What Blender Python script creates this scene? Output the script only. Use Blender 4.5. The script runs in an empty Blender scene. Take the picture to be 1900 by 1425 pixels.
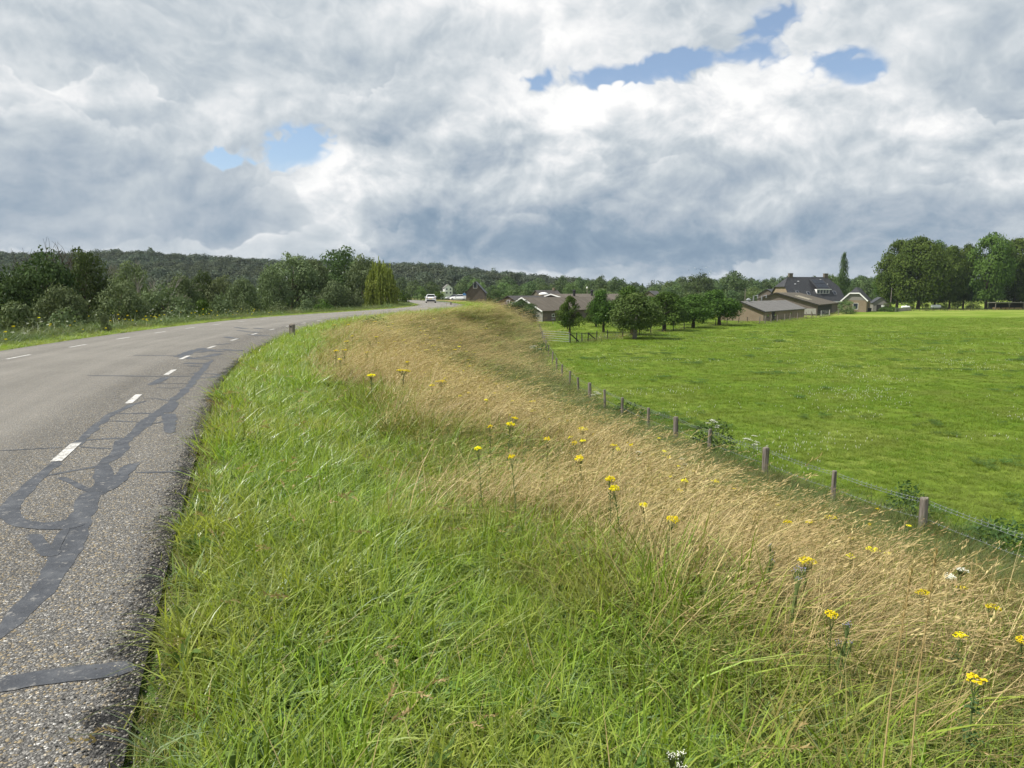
import bpy, bmesh, math, random
import numpy as np
from mathutils import Vector, Matrix, Euler

S = bpy.context.scene
ROOT = S.collection
R = math.radians
RNG = np.random.default_rng(7)
random.seed(7)

# ----------------------------------------------------------------- camera
F_PX, VH, EYE = 1320.0, 545.0, 1.6            # focal length in photo pixels, horizon row, eye height over the road
PITCH = math.atan((712.5 - VH) / F_PX)
cam_d = bpy.data.cameras.new('camera')
cam = bpy.data.objects.new('camera', cam_d)
ROOT.objects.link(cam)
cam.location = (0, 0, EYE)
cam.rotation_euler = (math.pi / 2 - PITCH, 0, 0)
cam_d.sensor_width = 36
cam_d.lens = 36 * F_PX / 1900
cam_d.clip_start = 0.05
cam_d.clip_end = 8000
S.camera = cam

# ----------------------------------------------------------------- light and exposure
SUN_EL, SUN_AZ = R(52), R(-98)                # azimuth clockwise from +Y
sun_dir = Vector((math.sin(SUN_AZ) * math.cos(SUN_EL), math.cos(SUN_AZ) * math.cos(SUN_EL), math.sin(SUN_EL)))
sd = bpy.data.lights.new('sun', 'SUN')
sd.energy = 5.0
sd.angle = R(0.55)
sd.color = (1.0, 0.95, 0.87)
sun = bpy.data.objects.new('sun', sd)
ROOT.objects.link(sun)
sun.rotation_euler = sun_dir.to_track_quat('Z', 'Y').to_euler()
S.view_settings.view_transform = 'Standard'
S.view_settings.look = 'None'
S.view_settings.exposure = 0.3
S.view_settings.gamma = 1.0
S.view_settings.use_curve_mapping = False
S.render.engine = 'CYCLES'
S.cycles.max_bounces = 5
S.cycles.diffuse_bounces = 3
S.cycles.glossy_bounces = 2
S.cycles.transmission_bounces = 4
S.cycles.transparent_max_bounces = 4


def ray(u, v):
    x = (u - 950) / F_PX
    yd = (v - 712.5) / F_PX
    return np.array([x, math.cos(PITCH) - yd * math.sin(PITCH), -math.sin(PITCH) - yd * math.cos(PITCH)])


def at(u, v, z):                               # the point of a level plane seen at a pixel
    d = ray(u, v)
    t = (z - EYE) / d[2]
    return d[0] * t, d[1] * t


def at_y(u, v, y):                             # the point at a distance seen at a pixel
    d = ray(u, v)
    t = y / d[1]
    return np.array([d[0] * t, y, EYE + d[2] * t])


# ----------------------------------------------------------------- node helpers
class NT:
    def __init__(self, tree):
        self.t = tree
        self.t.nodes.clear()

    def n(self, kind, ins=None, **kw):
        nd = self.t.nodes.new(kind)
        for k, v in kw.items():
            setattr(nd, k, v)
        for k, v in (ins or {}).items():
            self.set(nd.inputs[k], v)
        return nd

    def set(self, sock, v):
        if isinstance(v, bpy.types.NodeSocket):
            self.t.links.new(v, sock)
        elif v is not None:
            if sock.type == 'RGBA' and len(v) == 3:
                v = (*v, 1)
            sock.default_value = v

    def m(self, op, a, b=None, c=None, clamp=False):
        nd = self.t.nodes.new('ShaderNodeMath')
        nd.operation = op
        nd.use_clamp = clamp
        for i, v in enumerate((a, b, c)):
            if v is not None:
                self.set(nd.inputs[i], v)
        return nd.outputs[0]

    def vm(self, op, a, b=None, scale=None):
        nd = self.t.nodes.new('ShaderNodeVectorMath')
        nd.operation = op
        self.set(nd.inputs[0], a)
        if b is not None:
            self.set(nd.inputs[1], b)
        if scale is not None:
            self.set(nd.inputs['Scale'], scale)
        return nd.outputs['Value'] if op in ('DOT_PRODUCT', 'LENGTH', 'DISTANCE') else nd.outputs[0]

    def mix(self, fac, a, b, mode='MIX'):
        nd = self.t.nodes.new('ShaderNodeMix')
        nd.data_type = 'RGBA'
        nd.blend_type = mode
        self.set(nd.inputs['Factor'], fac)
        for s, v in zip([s for s in nd.inputs if s.type == 'RGBA'], (a, b)):
            self.set(s, v)
        return [s for s in nd.outputs if s.type == 'RGBA'][0]

    def ramp(self, fac, stops, interp='LINEAR'):
        nd = self.t.nodes.new('ShaderNodeValToRGB')
        cr = nd.color_ramp
        cr.interpolation = interp
        while len(cr.elements) < len(stops):
            cr.elements.new(0.5)
        for e, (p, c) in zip(cr.elements, stops):
            e.position = p
            e.color = (*c, 1) if len(c) == 3 else c
        self.set(nd.inputs[0], fac)
        return nd.outputs[0]

    def noise(self, vec, scale, detail=2, rough=0.5, dist=0.0, out='Fac'):
        nd = self.t.nodes.new('ShaderNodeTexNoise')
        self.set(nd.inputs['Vector'], vec)
        nd.inputs['Scale'].default_value = scale
        nd.inputs['Detail'].default_value = detail
        nd.inputs['Roughness'].default_value = rough
        nd.inputs['Distortion'].default_value = dist
        return nd.outputs[out] if out in nd.outputs else nd.outputs[0]

    def smooth(self, x, lo, hi):
        nd = self.t.nodes.new('ShaderNodeMapRange')
        nd.interpolation_type = 'SMOOTHSTEP'
        self.set(nd.inputs[0], x)
        nd.inputs[1].default_value = lo
        nd.inputs[2].default_value = hi
        return nd.outputs[0]


# ----------------------------------------------------------------- sky
w = bpy.data.worlds.new('World')
S.world = w
w.use_nodes = True
k = NT(w.node_tree)
tc = k.n('ShaderNodeTexCoord')
D = tc.outputs['Generated']
sky = k.n('ShaderNodeTexSky', sky_type='NISHITA', sun_disc=False, sun_elevation=SUN_EL, sun_rotation=SUN_AZ,
          altitude=20, air_density=1.0, dust_density=0.6, ozone_density=1.5)
sep = k.n('ShaderNodeSeparateXYZ', {0: D})
azn = k.m('ARCTAN2', sep.outputs[0], sep.outputs[1])
eln = k.m('ARCSINE', sep.outputs[2])
# puff space: the direction, with heights stretched a little so that clouds lie flat
zc = k.m('MULTIPLY', sep.outputs[2], 1.35)
pv = k.n('ShaderNodeCombineXYZ', {0: sep.outputs[0], 1: sep.outputs[1], 2: zc}).outputs[0]
warp = k.noise(pv, 5.0, 3, 0.5, 0, 'Color')
wv = k.vm('SUBTRACT', warp, (0.5, 0.5, 0.5))
pw = k.vm('ADD', pv, k.vm('SCALE', wv, scale=0.10))


def billow(p, octs):
    """heaped rounded heads with creases between them, about 0..1"""
    acc = None
    for sc, am in octs:
        n_ = k.m('MULTIPLY', k.m('ABSOLUTE', k.m('SUBTRACT', k.noise(p, sc, 0), 0.5)), am * 3.2)
        acc = n_ if acc is None else k.m('ADD', acc, n_)
        p = k.vm('ADD', p, (1.7, 3.1, 0.9))
    return acc


LO = Vector((-0.42, -0.25, 0.87)).normalized()
OCT = [(7.0, 0.42), (15.0, 0.27), (33.0, 0.18), (70.0, 0.11)]
bl = billow(pw, OCT)
nmid = k.noise(pw, 9.0, 8, 0.60)
nmid2 = k.noise(k.vm('ADD', pw, tuple(LO * 0.022)), 9.0, 7, 0.56)
relief = k.m('SUBTRACT', nmid, nmid2)          # lit side of every head
relief = k.m('MULTIPLY_ADD', k.m('SUBTRACT', bl, 0.42), 0.16, relief)
relief = k.m('MULTIPLY_ADD', k.m('SUBTRACT', nmid, 0.5), 0.45, relief)
nsoft = k.noise(pw, 3.2, 4, 0.5)
nsoft2 = k.noise(k.vm('ADD', pw, tuple(LO * 0.05)), 3.2, 4, 0.5)
relsoft = k.m('SUBTRACT', nsoft, nsoft2)
ae = k.n('ShaderNodeCombineXYZ', {0: azn, 1: eln, 2: 0.0}).outputs[0]
aew = k.vm('ADD', ae, k.vm('MULTIPLY', wv, (0.14, 0.09, 0.0)))


def ang(u, v):
    d = ray(u, v)
    return math.atan2(d[0], d[1]), math.atan2(d[2], math.hypot(d[0], d[1]))


def blobs(lst, vec):
    acc = None
    for (u, v, su, sv, amp) in lst:
        a0, e0 = ang(u, v)
        q = k.vm('MULTIPLY', k.vm('SUBTRACT', vec, (a0, e0, 0)), (F_PX / su, F_PX / sv, 0))
        g = k.m('EXPONENT', k.m('MULTIPLY', k.vm('DOT_PRODUCT', q, q), -0.5))
        g = k.m('MULTIPLY', g, amp)
        acc = g if acc is None else k.m('ADD', acc, g)
    return acc


def skyline(pts):
    """height of a cloud bank's top over azimuth, read from a list of pixels"""
    st = sorted((min(1, max(0, ang(u, v)[0] / 3.2 + 0.5)), ang(u, v)[1]) for u, v in pts)
    r_ = k.ramp(k.m('MULTIPLY_ADD', azn, 1 / 3.2, 0.5), [(p_, (e_, e_, e_)) for p_, e_ in st], 'EASE')
    return r_


PXR = 1.0 / F_PX
nvar = k.noise(k.vm('ADD', pw, (4.2, 1.1, 7.7)), 6.0, 3, 0.5)
bm = k.m('SUBTRACT', bl, 0.42)


bmb = k.m('SUBTRACT', billow(k.vm('ADD', pw, (5.3, 2.2, 8.1)), OCT), 0.42)


def bank(pts, amp_px, soft_px, bm=bm):
    """how far below a bank's lumpy top a direction lies (in pixels), and its cover"""
    f = k.m('SUBTRACT', skyline(pts), eln)
    f = k.m('MULTIPLY_ADD', bm, amp_px * PXR, f)
    f = k.m('MULTIPLY_ADD', k.m('SUBTRACT', nsoft, 0.5), amp_px * 1.2 * PXR, f)
    f = k.m('MULTIPLY', f, F_PX)
    crisp = k.smooth(nvar, 0.40, 0.62)         # here a crisp top, there a smeared one
    m_ = k.n('ShaderNodeMix', {0: crisp, 2: k.smooth(f, -25.0, soft_px * 6.0), 3: k.smooth(f, 0.0, soft_px)})
    return f, m_.outputs[0], k.m('MULTIPLY_ADD', crisp, 0.75, 0.25)


def shade(base, rel, soft):
    b_ = k.m('MULTIPLY_ADD', relief, rel, base)
    b_ = k.m('MULTIPLY_ADD', relsoft, soft, b_)
    return b_


def cloud_colour(b_):
    return k.ramp(b_, [(0.0, (0.20, 0.29, 0.40)), (0.24, (0.28, 0.37, 0.47)), (0.42, (0.41, 0.48, 0.56)), (0.60, (0.55, 0.61, 0.66)),
                       (0.76, (0.72, 0.76, 0.79)), (0.90, (0.90, 0.91, 0.92)), (1.0, (1.02, 1.02, 1.01))])


light_map = blobs([
    # bright places (+) and slate cloud bases (-), as (u, v, width, height, amount)
    (1420, 150, 200, 26, 0.16), (1180, 185, 110, 24, 0.12), (1130, 225, 110, 35, 0.14), (840, 190, 110, 36, 0.20), (1050, 280, 36, 28, 0.20), (1000, 215, 60, 40, 0.10),
    (595, 405, 42, 45, 0.36), (560, 455, 120, 16, 0.16), (300, 448, 170, 14, 0.16), (430, 205, 120, 26, 0.16),
    (640, 300, 26, 26, 0.34), (480, 40, 110, 30, 0.16), (900, 40, 220, 35, 0.16), (1560, 50, 120, 40, 0.16), (1150, 60, 140, 40, 0.12),
    (1420, 385, 80, 30, 0.16), (1640, 255, 140, 50, 0.08), (120, 185, 60, 14, 0.14), (1330, 310, 260, 50, 0.03),
    (130, 340, 280, 90, -0.08), (440, 400, 100, 36, -0.10), (700, 110, 150, 45, -0.08), (950, 430, 260, 32, -0.18),
    (1500, 415, 380, 26, -0.14), (1150, 455, 420, 16, -0.10), (740, 470, 90, 26, -0.12), (1830, 150, 110, 80, -0.08), (1800, 425, 200, 36, -0.06),
    (60, 430, 150, 34, -0.08), (1230, 265, 90, 32, -0.10), (250, 110, 120, 50, -0.06), (30, 60, 120, 60, -0.04)], aew)
holes = blobs([(572, 278, 56, 28, 0.95), (480, 298, 80, 14, 0.84), (402, 288, 18, 15, 0.72),
               (1110, 150, 75, 20, 0.80), (1200, 132, 70, 16, 0.64), (1300, 104, 45, 13, 0.66), (1420, 80, 30, 32, 0.86), (1490, 25, 28, 20, 0.76),
               (1370, 104, 45, 14, 0.64), (1530, 118, 42, 22, 0.84), (1600, 136, 36, 13, 0.6), (975, 150, 30, 10, 0.64)],
              k.vm('ADD', ae, k.vm('MULTIPLY', wv, (0.05, 0.03, 0.00))))
# upper sheet of cloud with gaps
b0 = k.m('MULTIPLY_ADD', k.m('SUBTRACT', nsoft, 0.5), 0.55, k.m('ADD', 0.60, light_map))
b0 = shade(b0, 0.75, 1.0)
hole = k.m('MULTIPLY_ADD', bm, -1.9, holes)
hole = k.m('MULTIPLY_ADD', k.m('SUBTRACT', nmid, 0.5), -1.6, hole)
hm = k.m('MULTIPLY', k.smooth(hole, 0.66, 1.10), k.smooth(holes, 0.15, 0.45))
clear = k.mix(0.10, k.vm('SCALE', sky.outputs[0], scale=0.15), (0.75, 0.80, 0.86))
edge = k.m('MULTIPLY', k.smooth(hole, 0.05, 0.42), 0.10)
col = k.mix(hm, cloud_colour(k.m('ADD', b0, edge)), clear)
# heaps across the upper left
for pts_, am_, bs_ in (([(-900, 90), (0, 120), (100, 150), (210, 110), (330, 165), (450, 150), (560, 185), (680, 150), (800, 120), (900, 130), (1000, 190), (1400, 420), (1900, 520)], 80, 0.62),
                       ([(-900, 200), (0, 205), (90, 170), (200, 240), (330, 225), (420, 190), (520, 225), (650, 235), (760, 320), (900, 420), (1900, 520)], 60, 0.57)):
    fq, mq, cq = bank(pts_, am_, 8, bmb)
    mq = k.m('MULTIPLY', mq, k.m('SUBTRACT', 1.0, hm))
    rim = k.m('MULTIPLY', k.m('EXPONENT', k.m('MULTIPLY', fq, -1 / 28.0)), k.m('MULTIPLY', cq, 0.26))
    bq = k.m('ADD', k.m('ADD', k.m('MULTIPLY_ADD', k.m('MINIMUM', fq, 180.0), -0.0007, bs_), rim), k.m('MULTIPLY', light_map, 0.8))
    bq = shade(k.m('MULTIPLY_ADD', k.m('SUBTRACT', nsoft, 0.5), 0.45, bq), 0.85, 1.0)
    col = k.mix(k.m('MULTIPLY', mq, 0.75), col, cloud_colour(bq))
# the big heaped bank on the right
f1, m1, c1 = bank([(-600, 420), (300, 400), (560, 330), (640, 262), (700, 248), (800, 212), (900, 176), (1000, 166), (1080, 172), (1200, 140), (1300, 120), (1420, 122), (1520, 142), (1600, 140), (1700, 150), (1800, 190), (1900, 205), (2300, 230), (3500, 330)], 60, 6)
rim = k.m('MULTIPLY', k.m('EXPONENT', k.m('MULTIPLY', f1, -1 / 42.0)), 0.30)
grad = k.m('MULTIPLY_ADD', k.m('MINIMUM', f1, 330.0), -0.00072, 0.68)
b1 = k.m('ADD', k.m('MULTIPLY_ADD', rim, c1, grad), light_map)
b1 = k.m('MULTIPLY_ADD', k.m('SUBTRACT', nsoft, 0.5), 0.50, b1)
b1 = shade(b1, 1.15, 1.2)
col = k.mix(m1, col, cloud_colour(b1))
# nearer heaps inside the big bank, crisp where they catch the light
for pts_, am_, bs_, cov_ in (([(-900, 420), (400, 420), (620, 400), (700, 340), (800, 300), (900, 310), (1000, 262), (1060, 245), (1130, 300), (1260, 290), (1380, 255), (1480, 250), (1600, 230), (1720, 262), (1820, 240), (1900, 250), (3000, 300)], 75, 0.57, 0.75),
                             ([(-900, 470), (500, 470), (700, 420), (860, 370), (980, 390), (1100, 370), (1230, 385), (1330, 340), (1440, 335), (1560, 375), (1680, 350), (1900, 330), (3000, 360)], 55, 0.47, 0.7)):
    fq, mq, cq = bank(pts_, am_, 7, bmb)
    rim = k.m('MULTIPLY', k.m('EXPONENT', k.m('MULTIPLY', fq, -1 / 26.0)), k.m('MULTIPLY', cq, 0.30))
    bq = k.m('ADD', k.m('ADD', k.m('MULTIPLY_ADD', k.m('MINIMUM', fq, 160.0), -0.0009, bs_), rim), k.m('MULTIPLY', light_map, 0.7))
    bq = shade(k.m('MULTIPLY_ADD', k.m('SUBTRACT', nsoft, 0.5), 0.40, bq), 1.0, 1.0)
    col = k.mix(k.m('MULTIPLY', mq, cov_), col, cloud_colour(bq))
# the grey bank low on the left
f2, m2, c2 = bank([(-900, 340), (-200, 300), (0, 310), (200, 322), (350, 318), (450, 318), (520, 312), (556, 345), (580, 410), (640, 475), (760, 520), (1500, 560)], 50, 14)
rim = k.m('MULTIPLY', k.m('EXPONENT', k.m('MULTIPLY', f2, -1 / 22.0)), 0.10)
b2 = k.m('ADD', k.m('ADD', k.m('MULTIPLY_ADD', k.m('MINIMUM', f2, 150.0), -0.0009, 0.56), rim), k.m('MULTIPLY', light_map, 0.6))
b2 = k.m('MULTIPLY_ADD', k.m('SUBTRACT', nsoft, 0.5), 0.30, b2)
b2 = shade(b2, 0.65, 0.9)
col = k.mix(k.m('MULTIPLY', m2, 0.9), col, cloud_colour(b2))
# small bright heaps along the horizon
f3, m3, c3 = bank([(-900, 452), (0, 466), (150, 456), (300, 438), (420, 452), (520, 432), (600, 412), (670, 450), (740, 492), (900, 506), (1010, 496), (1150, 486), (1270, 500), (1400, 480), (1480, 466), (1580, 484), (1750, 480), (1900, 458), (2600, 466)], 40, 8)
rim = k.m('MULTIPLY', k.m('EXPONENT', k.m('MULTIPLY', f3, -1 / 20.0)), k.m('MULTIPLY', c3, 0.28))
b3 = k.m('ADD', 0.55, rim)
b3 = shade(k.m('MULTIPLY_ADD', k.m('SUBTRACT', nsoft, 0.5), 0.35, b3), 0.7, 0.6)
col = k.mix(k.m('MULTIPLY', m3, 0.85), col, cloud_colour(b3))
bg_c = k.n('ShaderNodeBackground', {'Color': col, 'Strength': 0.81})
k.n('ShaderNodeOutputWorld', {'Surface': bg_c.outputs[0]})
w.cycles.sampling_method = 'MANUAL'
w.cycles.sample_map_resolution = 512


# ----------------------------------------------------------------- materials
def material(name):
    m = bpy.data.materials.new(name)
    m.use_nodes = True
    return m, NT(m.node_tree)


def finish(k, shader, disp=None):
    k.n('ShaderNodeOutputMaterial', {'Surface': shader})


def principled(k, col, rough=0.8, spec=0.3, metal=0.0, normal=None):
    p = k.n('ShaderNodeBsdfPrincipled', {'Base Color': col, 'Roughness': rough, 'Metallic': metal})
    p.inputs['Specular IOR Level'].default_value = spec
    if normal is not None:
        k.set(p.inputs['Normal'], normal)
    return p


def bump(k, h, strength, dist):
    return k.n('ShaderNodeBump', {'Height': h, 'Strength': strength, 'Distance': dist}).outputs[0]


def plain(name, c, rough=0.7, spec=0.3, metal=0.0, var=0.25, scale=3.0, bmp=0.0):
    m, k = material(name)
    pos = k.n('ShaderNodeTexCoord').outputs['Object']
    n1 = k.noise(pos, scale, 5, 0.6)
    col = k.mix(k.m('MULTIPLY_ADD', k.m('SUBTRACT', n1, 0.5), 1.8, 0.5, True), tuple(x * (1 - var) for x in c), tuple(min(1, x * (1 + var)) for x in c))
    nrm = bump(k, n1, 1.0, bmp) if bmp else None
    finish(k, principled(k, col, rough, spec, metal, nrm).outputs[0])
    return m


def leafy(name, dark, light, trans=0.35, spec=0.25, rough=0.55, pos_scale=0.0, alt=None, gloss=True, vary=0.3):
    """leaf or blade material: 'shade' per leaf, 'tint' per instance, patches in the ground plane"""
    m, k = material(name)
    sh = k.n('ShaderNodeAttribute', attribute_name='shade').outputs['Fac']
    col = k.mix(sh, dark, light)
    oi = k.n('ShaderNodeObjectInfo').outputs['Random']
    hv = k.n('ShaderNodeHueSaturation', {'Hue': k.m('MULTIPLY_ADD', oi, 0.03, 0.485), 'Saturation': 1.0,
                                         'Value': k.m('MULTIPLY_ADD', oi, vary, 1.0 - vary / 2), 'Color': col}).outputs[0]
    col = hv
    if alt is not None:
        g = k.n('ShaderNodeNewGeometry').outputs['Position']
        n1 = k.noise(g, pos_scale, 4, 0.6)
        col = k.mix(k.smooth(n1, 0.42, 0.66), col, k.mix(sh, tuple(x * 0.6 for x in alt), alt))
    d = k.n('ShaderNodeBsdfDiffuse', {'Color': col}).outputs[0]
    t = k.n('ShaderNodeBsdfTranslucent', {'Color': k.mix(1.0, col, (1.1, 1.15, 0.6), 'MULTIPLY')}).outputs[0]
    mx = k.n('ShaderNodeMixShader', {0: trans, 1: d, 2: t}).outputs[0]
    if gloss:
        gl = k.n('ShaderNodeBsdfGlossy', {'Roughness': rough, 'Color': (0.9, 0.95, 1.0, 1)}).outputs[0]
        fr = k.n('ShaderNodeFresnel', {'IOR': 1.4}).outputs[0]
        mx = k.n('ShaderNodeMixShader', {0: k.m('MULTIPLY', fr, spec * 0.16), 1: mx, 2: gl}).outputs[0]
    finish(k, mx)
    return m


M = {}
M['blade'] = leafy('lush_blade', (0.155, 0.240, 0.024), (0.39, 0.50, 0.090), 0.42, 0.40, 0.45, 0.8, (0.42, 0.47, 0.10))
M['blue_blade'] = leafy('grey_green_blade', (0.13, 0.20, 0.075), (0.30, 0.40, 0.17), 0.35, 0.5, 0.4)
M['straw'] = leafy('straw_blade', (0.25, 0.185, 0.072), (0.68, 0.55, 0.29), 0.25, 0.25, 0.5, 0.45, (0.44, 0.33, 0.145))
M['olive'] = leafy('half_dry_blade', (0.12, 0.155, 0.028), (0.30, 0.31, 0.085), 0.3, 0.25, 0.5, 0.35, (0.34, 0.28, 0.11))
M['russet'] = leafy('russet_blade', (0.085, 0.072, 0.026), (0.215, 0.170, 0.070), 0.25, 0.2, 0.5, 0.25, (0.135, 0.160, 0.045))
M['rough'] = leafy('rough_herb_blade', (0.060, 0.105, 0.025), (0.15, 0.21, 0.06), 0.3, 0.25, 0.5, 0.5, (0.20, 0.20, 0.08))
M['pasture_blade'] = leafy('pasture_blade', (0.125, 0.200, 0.018), (0.215, 0.310, 0.036), 0.35, 0.2, 0.45, 0.30, (0.25, 0.32, 0.055))
M['herb2'] = leafy('broad_weed_leaf', (0.075, 0.135, 0.030), (0.17, 0.26, 0.075), 0.3)
M['herb'] = leafy('herb_leaf', (0.035, 0.075, 0.02), (0.10, 0.16, 0.055), 0.3)
M['yellow'] = leafy('yellow_petal', (0.80, 0.66, 0.015), (0.92, 0.83, 0.04), 0.2, gloss=False)
M['white_petal'] = leafy('white_petal', (0.6, 0.62, 0.52), (0.85, 0.85, 0.78), 0.2, gloss=False)
M['violet'] = leafy('violet_petal', (0.30, 0.28, 0.55), (0.48, 0.45, 0.75), 0.2, gloss=False)
M['leaf_willow'] = leafy('grey_willow_leaf', (0.07, 0.1, 0.045), (0.2, 0.24, 0.125), 0.18)
M['leaf_dark'] = leafy('dark_leaf', (0.034, 0.058, 0.024), (0.112, 0.155, 0.058), 0.18)  # darkened leaf: cloud shade over the left wood is put into this colour
M['leaf_orchard'] = leafy('orchard_leaf', (0.034, 0.066, 0.014), (0.105, 0.165, 0.036), 0.18)
M['leaf_cherry'] = leafy('olive_leaf', (0.055, 0.082, 0.024), (0.14, 0.18, 0.055), 0.18)
M['leaf_chestnut'] = leafy('chestnut_leaf', (0.034, 0.068, 0.014), (0.130, 0.190, 0.044), 0.18)
M['leaf_weep'] = leafy('weeping_leaf', (0.115, 0.135, 0.030), (0.31, 0.35, 0.09), 0.35)
M['leaf_far'] = leafy('far_leaf', (0.05, 0.085, 0.036), (0.15, 0.205, 0.085), 0.18)
M['leaf_hill'] = leafy('hill_leaf', (0.050, 0.072, 0.052), (0.150, 0.180, 0.115), 0.18, pos_scale=0.012, alt=(0.115, 0.135, 0.080), vary=0.7)  # greyed, bluish leaf: distance haze on the ridge painted into the colour
M['leaf_pale'] = leafy('pale_leaf', (0.075, 0.125, 0.045), (0.20, 0.27, 0.11), 0.35)
M['gorse'] = leafy('gorse_flower', (0.25, 0.20, 0.02), (0.55, 0.42, 0.03), 0.25)
M['bark'] = plain('bark', (0.085, 0.068, 0.052), 0.9, 0.1, var=0.5, scale=5, bmp=0.03)
M['bark_grey'] = plain('grey_bark', (0.23, 0.21, 0.185), 0.9, 0.1, var=0.4, scale=5, bmp=0.03)
M['stem'] = leafy('green_stem', (0.09, 0.13, 0.04), (0.18, 0.22, 0.08), 0.1)
M['white_paint'] = plain('white_paint', (0.78, 0.78, 0.76), 0.5, 0.4, var=0.06)
M['car_white'] = plain('car_white', (0.80, 0.81, 0.82), 0.25, 0.6, var=0.02)
M['glass'] = plain('dark_glass', (0.035, 0.042, 0.05), 0.08, 0.8, var=0.1)
M['black'] = plain('black_trim', (0.02, 0.02, 0.022), 0.6, 0.4, var=0.2)
M['tyre'] = plain('tyre', (0.025, 0.025, 0.025), 0.85, 0.2, var=0.2)
M['steel'] = plain('galvanised_steel', (0.30, 0.31, 0.32), 0.45, 0.5, 0.6, var=0.2)
M['red'] = plain('red_lens', (0.45, 0.02, 0.02), 0.3, 0.6, var=0.1)
M['plate'] = plain('yellow_plate', (0.75, 0.55, 0.05), 0.5, var=0.05)
M['wire'] = plain('fence_wire', (0.20, 0.22, 0.23), 0.5, 0.5, 0.5, var=0.2)
M['blue_sign'] = plain('blue_sign', (0.10, 0.25, 0.55), 0.5, var=0.05)
M['slate'] = plain('slate_roof', (0.045, 0.047, 0.052), 0.6, 0.35, var=0.35, scale=2)
M['panel'] = plain('solar_glass', (0.012, 0.015, 0.022), 0.12, 0.7, var=0.1)
M['concrete'] = plain('concrete', (0.30, 0.29, 0.27), 0.9, 0.1, var=0.2)
M['cream_roof'] = plain('cream_sheet', (0.55, 0.50, 0.36), 0.7, var=0.1)
M['darkwood'] = plain('tarred_wood', (0.035, 0.034, 0.030), 0.8, 0.2, var=0.4)
M['log'] = plain('cut_log', (0.36, 0.25, 0.14), 0.9, 0.1, var=0.4)
M['greywood'] = plain('grey_boards', (0.22, 0.21, 0.19), 0.9, 0.1, var=0.3, scale=6)
M['tank_stave'] = plain('buff_tank', (0.26, 0.20, 0.11), 0.8, var=0.25)


def m_wood_post():
    m, k = material('weathered_post')
    pos = k.n('ShaderNodeTexCoord').outputs['Object']
    st = k.vm('MULTIPLY', pos, (26, 26, 2.0))
    n1 = k.noise(st, 1.0, 5, 0.65)
    n2 = k.noise(pos, 6, 4, 0.6)
    col = k.ramp(n1, [(0.25, (0.075, 0.06, 0.048)), (0.5, (0.20, 0.175, 0.15)), (0.8, (0.36, 0.33, 0.30))])
    col = k.mix(k.m('MULTIPLY', k.smooth(n2, 0.5, 0.72), 0.6), col, (0.15, 0.155, 0.09))
    finish(k, principled(k, col, 0.9, 0.15, 0, bump(k, n1, 1.0, 0.012)).outputs[0])
    return m


M['post'] = m_wood_post()


def m_brick(name, c1, c2, mortar, sc=1.0):
    m, k = material(name)
    pos = k.n('ShaderNodeTexCoord').outputs['UV']
    br = k.n('ShaderNodeTexBrick', {'Vector': pos, 'Color1': c1, 'Color2': c2, 'Mortar': mortar, 'Scale': sc, 'Mortar Size': 0.012,
                                    'Brick Width': 0.22, 'Row Height': 0.065})
    g = k.n('ShaderNodeNewGeometry').outputs['Position']
    n1 = k.noise(g, 0.7, 5, 0.65)
    n2 = k.noise(g, 6, 3, 0.6)
    col = k.mix(k.m('MULTIPLY', n1, 0.75), br.outputs[0], tuple(x * 0.55 for x in c1))
    col = k.mix(k.m('MULTIPLY', k.smooth(n2, 0.5, 0.75), 0.3), col, mortar)
    finish(k, principled(k, col, 0.9, 0.15).outputs[0])
    return m


M['brick_red'] = m_brick('brown_brick', (0.105, 0.085, 0.068), (0.150, 0.120, 0.095), (0.22, 0.20, 0.17))
M['brick_dark'] = m_brick('purple_brick', (0.14, 0.105, 0.092), (0.19, 0.145, 0.125), (0.22, 0.20, 0.18))
M['brick_tan'] = m_brick('tan_brick', (0.235, 0.165, 0.098), (0.29, 0.21, 0.13), (0.33, 0.30, 0.25))
M['brick_grey'] = m_brick('grey_render', (0.33, 0.31, 0.285), (0.37, 0.345, 0.32), (0.36, 0.34, 0.32))


def m_corrugated(name, c, streak):
    m, k = material(name)
    uv = k.n('ShaderNodeTexCoord').outputs['UV']
    s = k.n('ShaderNodeSeparateXYZ', {0: uv})
    st = k.vm('MULTIPLY', uv, (3.0, 0.35, 1))
    n1 = k.noise(st, 1.0, 6, 0.65)
    n2 = k.noise(uv, 1.3, 5, 0.6)
    wv = k.m('SINE', k.m('MULTIPLY', s.outputs[0], 6.2832 / 0.18))
    rows = k.m('FRACT', k.m('DIVIDE', s.outputs[1], 1.15))
    lap = k.smooth(rows, 0.93, 1.0)
    col = k.mix(k.smooth(n1, 0.35, 0.7), tuple(x * 0.62 for x in c), c)
    col = k.mix(k.m('MULTIPLY', k.smooth(n2, 0.5, 0.7), 0.8), col, streak)
    col = k.mix(k.m('MULTIPLY', lap, 0.5), col, tuple(x * 0.35 for x in c))
    finish(k, principled(k, col, 0.85, 0.2, 0, bump(k, wv, 0.6, 0.02)).outputs[0])
    return m


M['roof_old'] = m_corrugated('old_fibre_cement', (0.165, 0.142, 0.115), (0.11, 0.10, 0.075))
M['roof_lichen'] = m_corrugated('lichen_fibre_cement', (0.150, 0.132, 0.105), (0.12, 0.115, 0.07))
M['roof_grey'] = m_corrugated('grey_fibre_cement', (0.225, 0.217, 0.205), (0.14, 0.135, 0.125))


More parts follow.
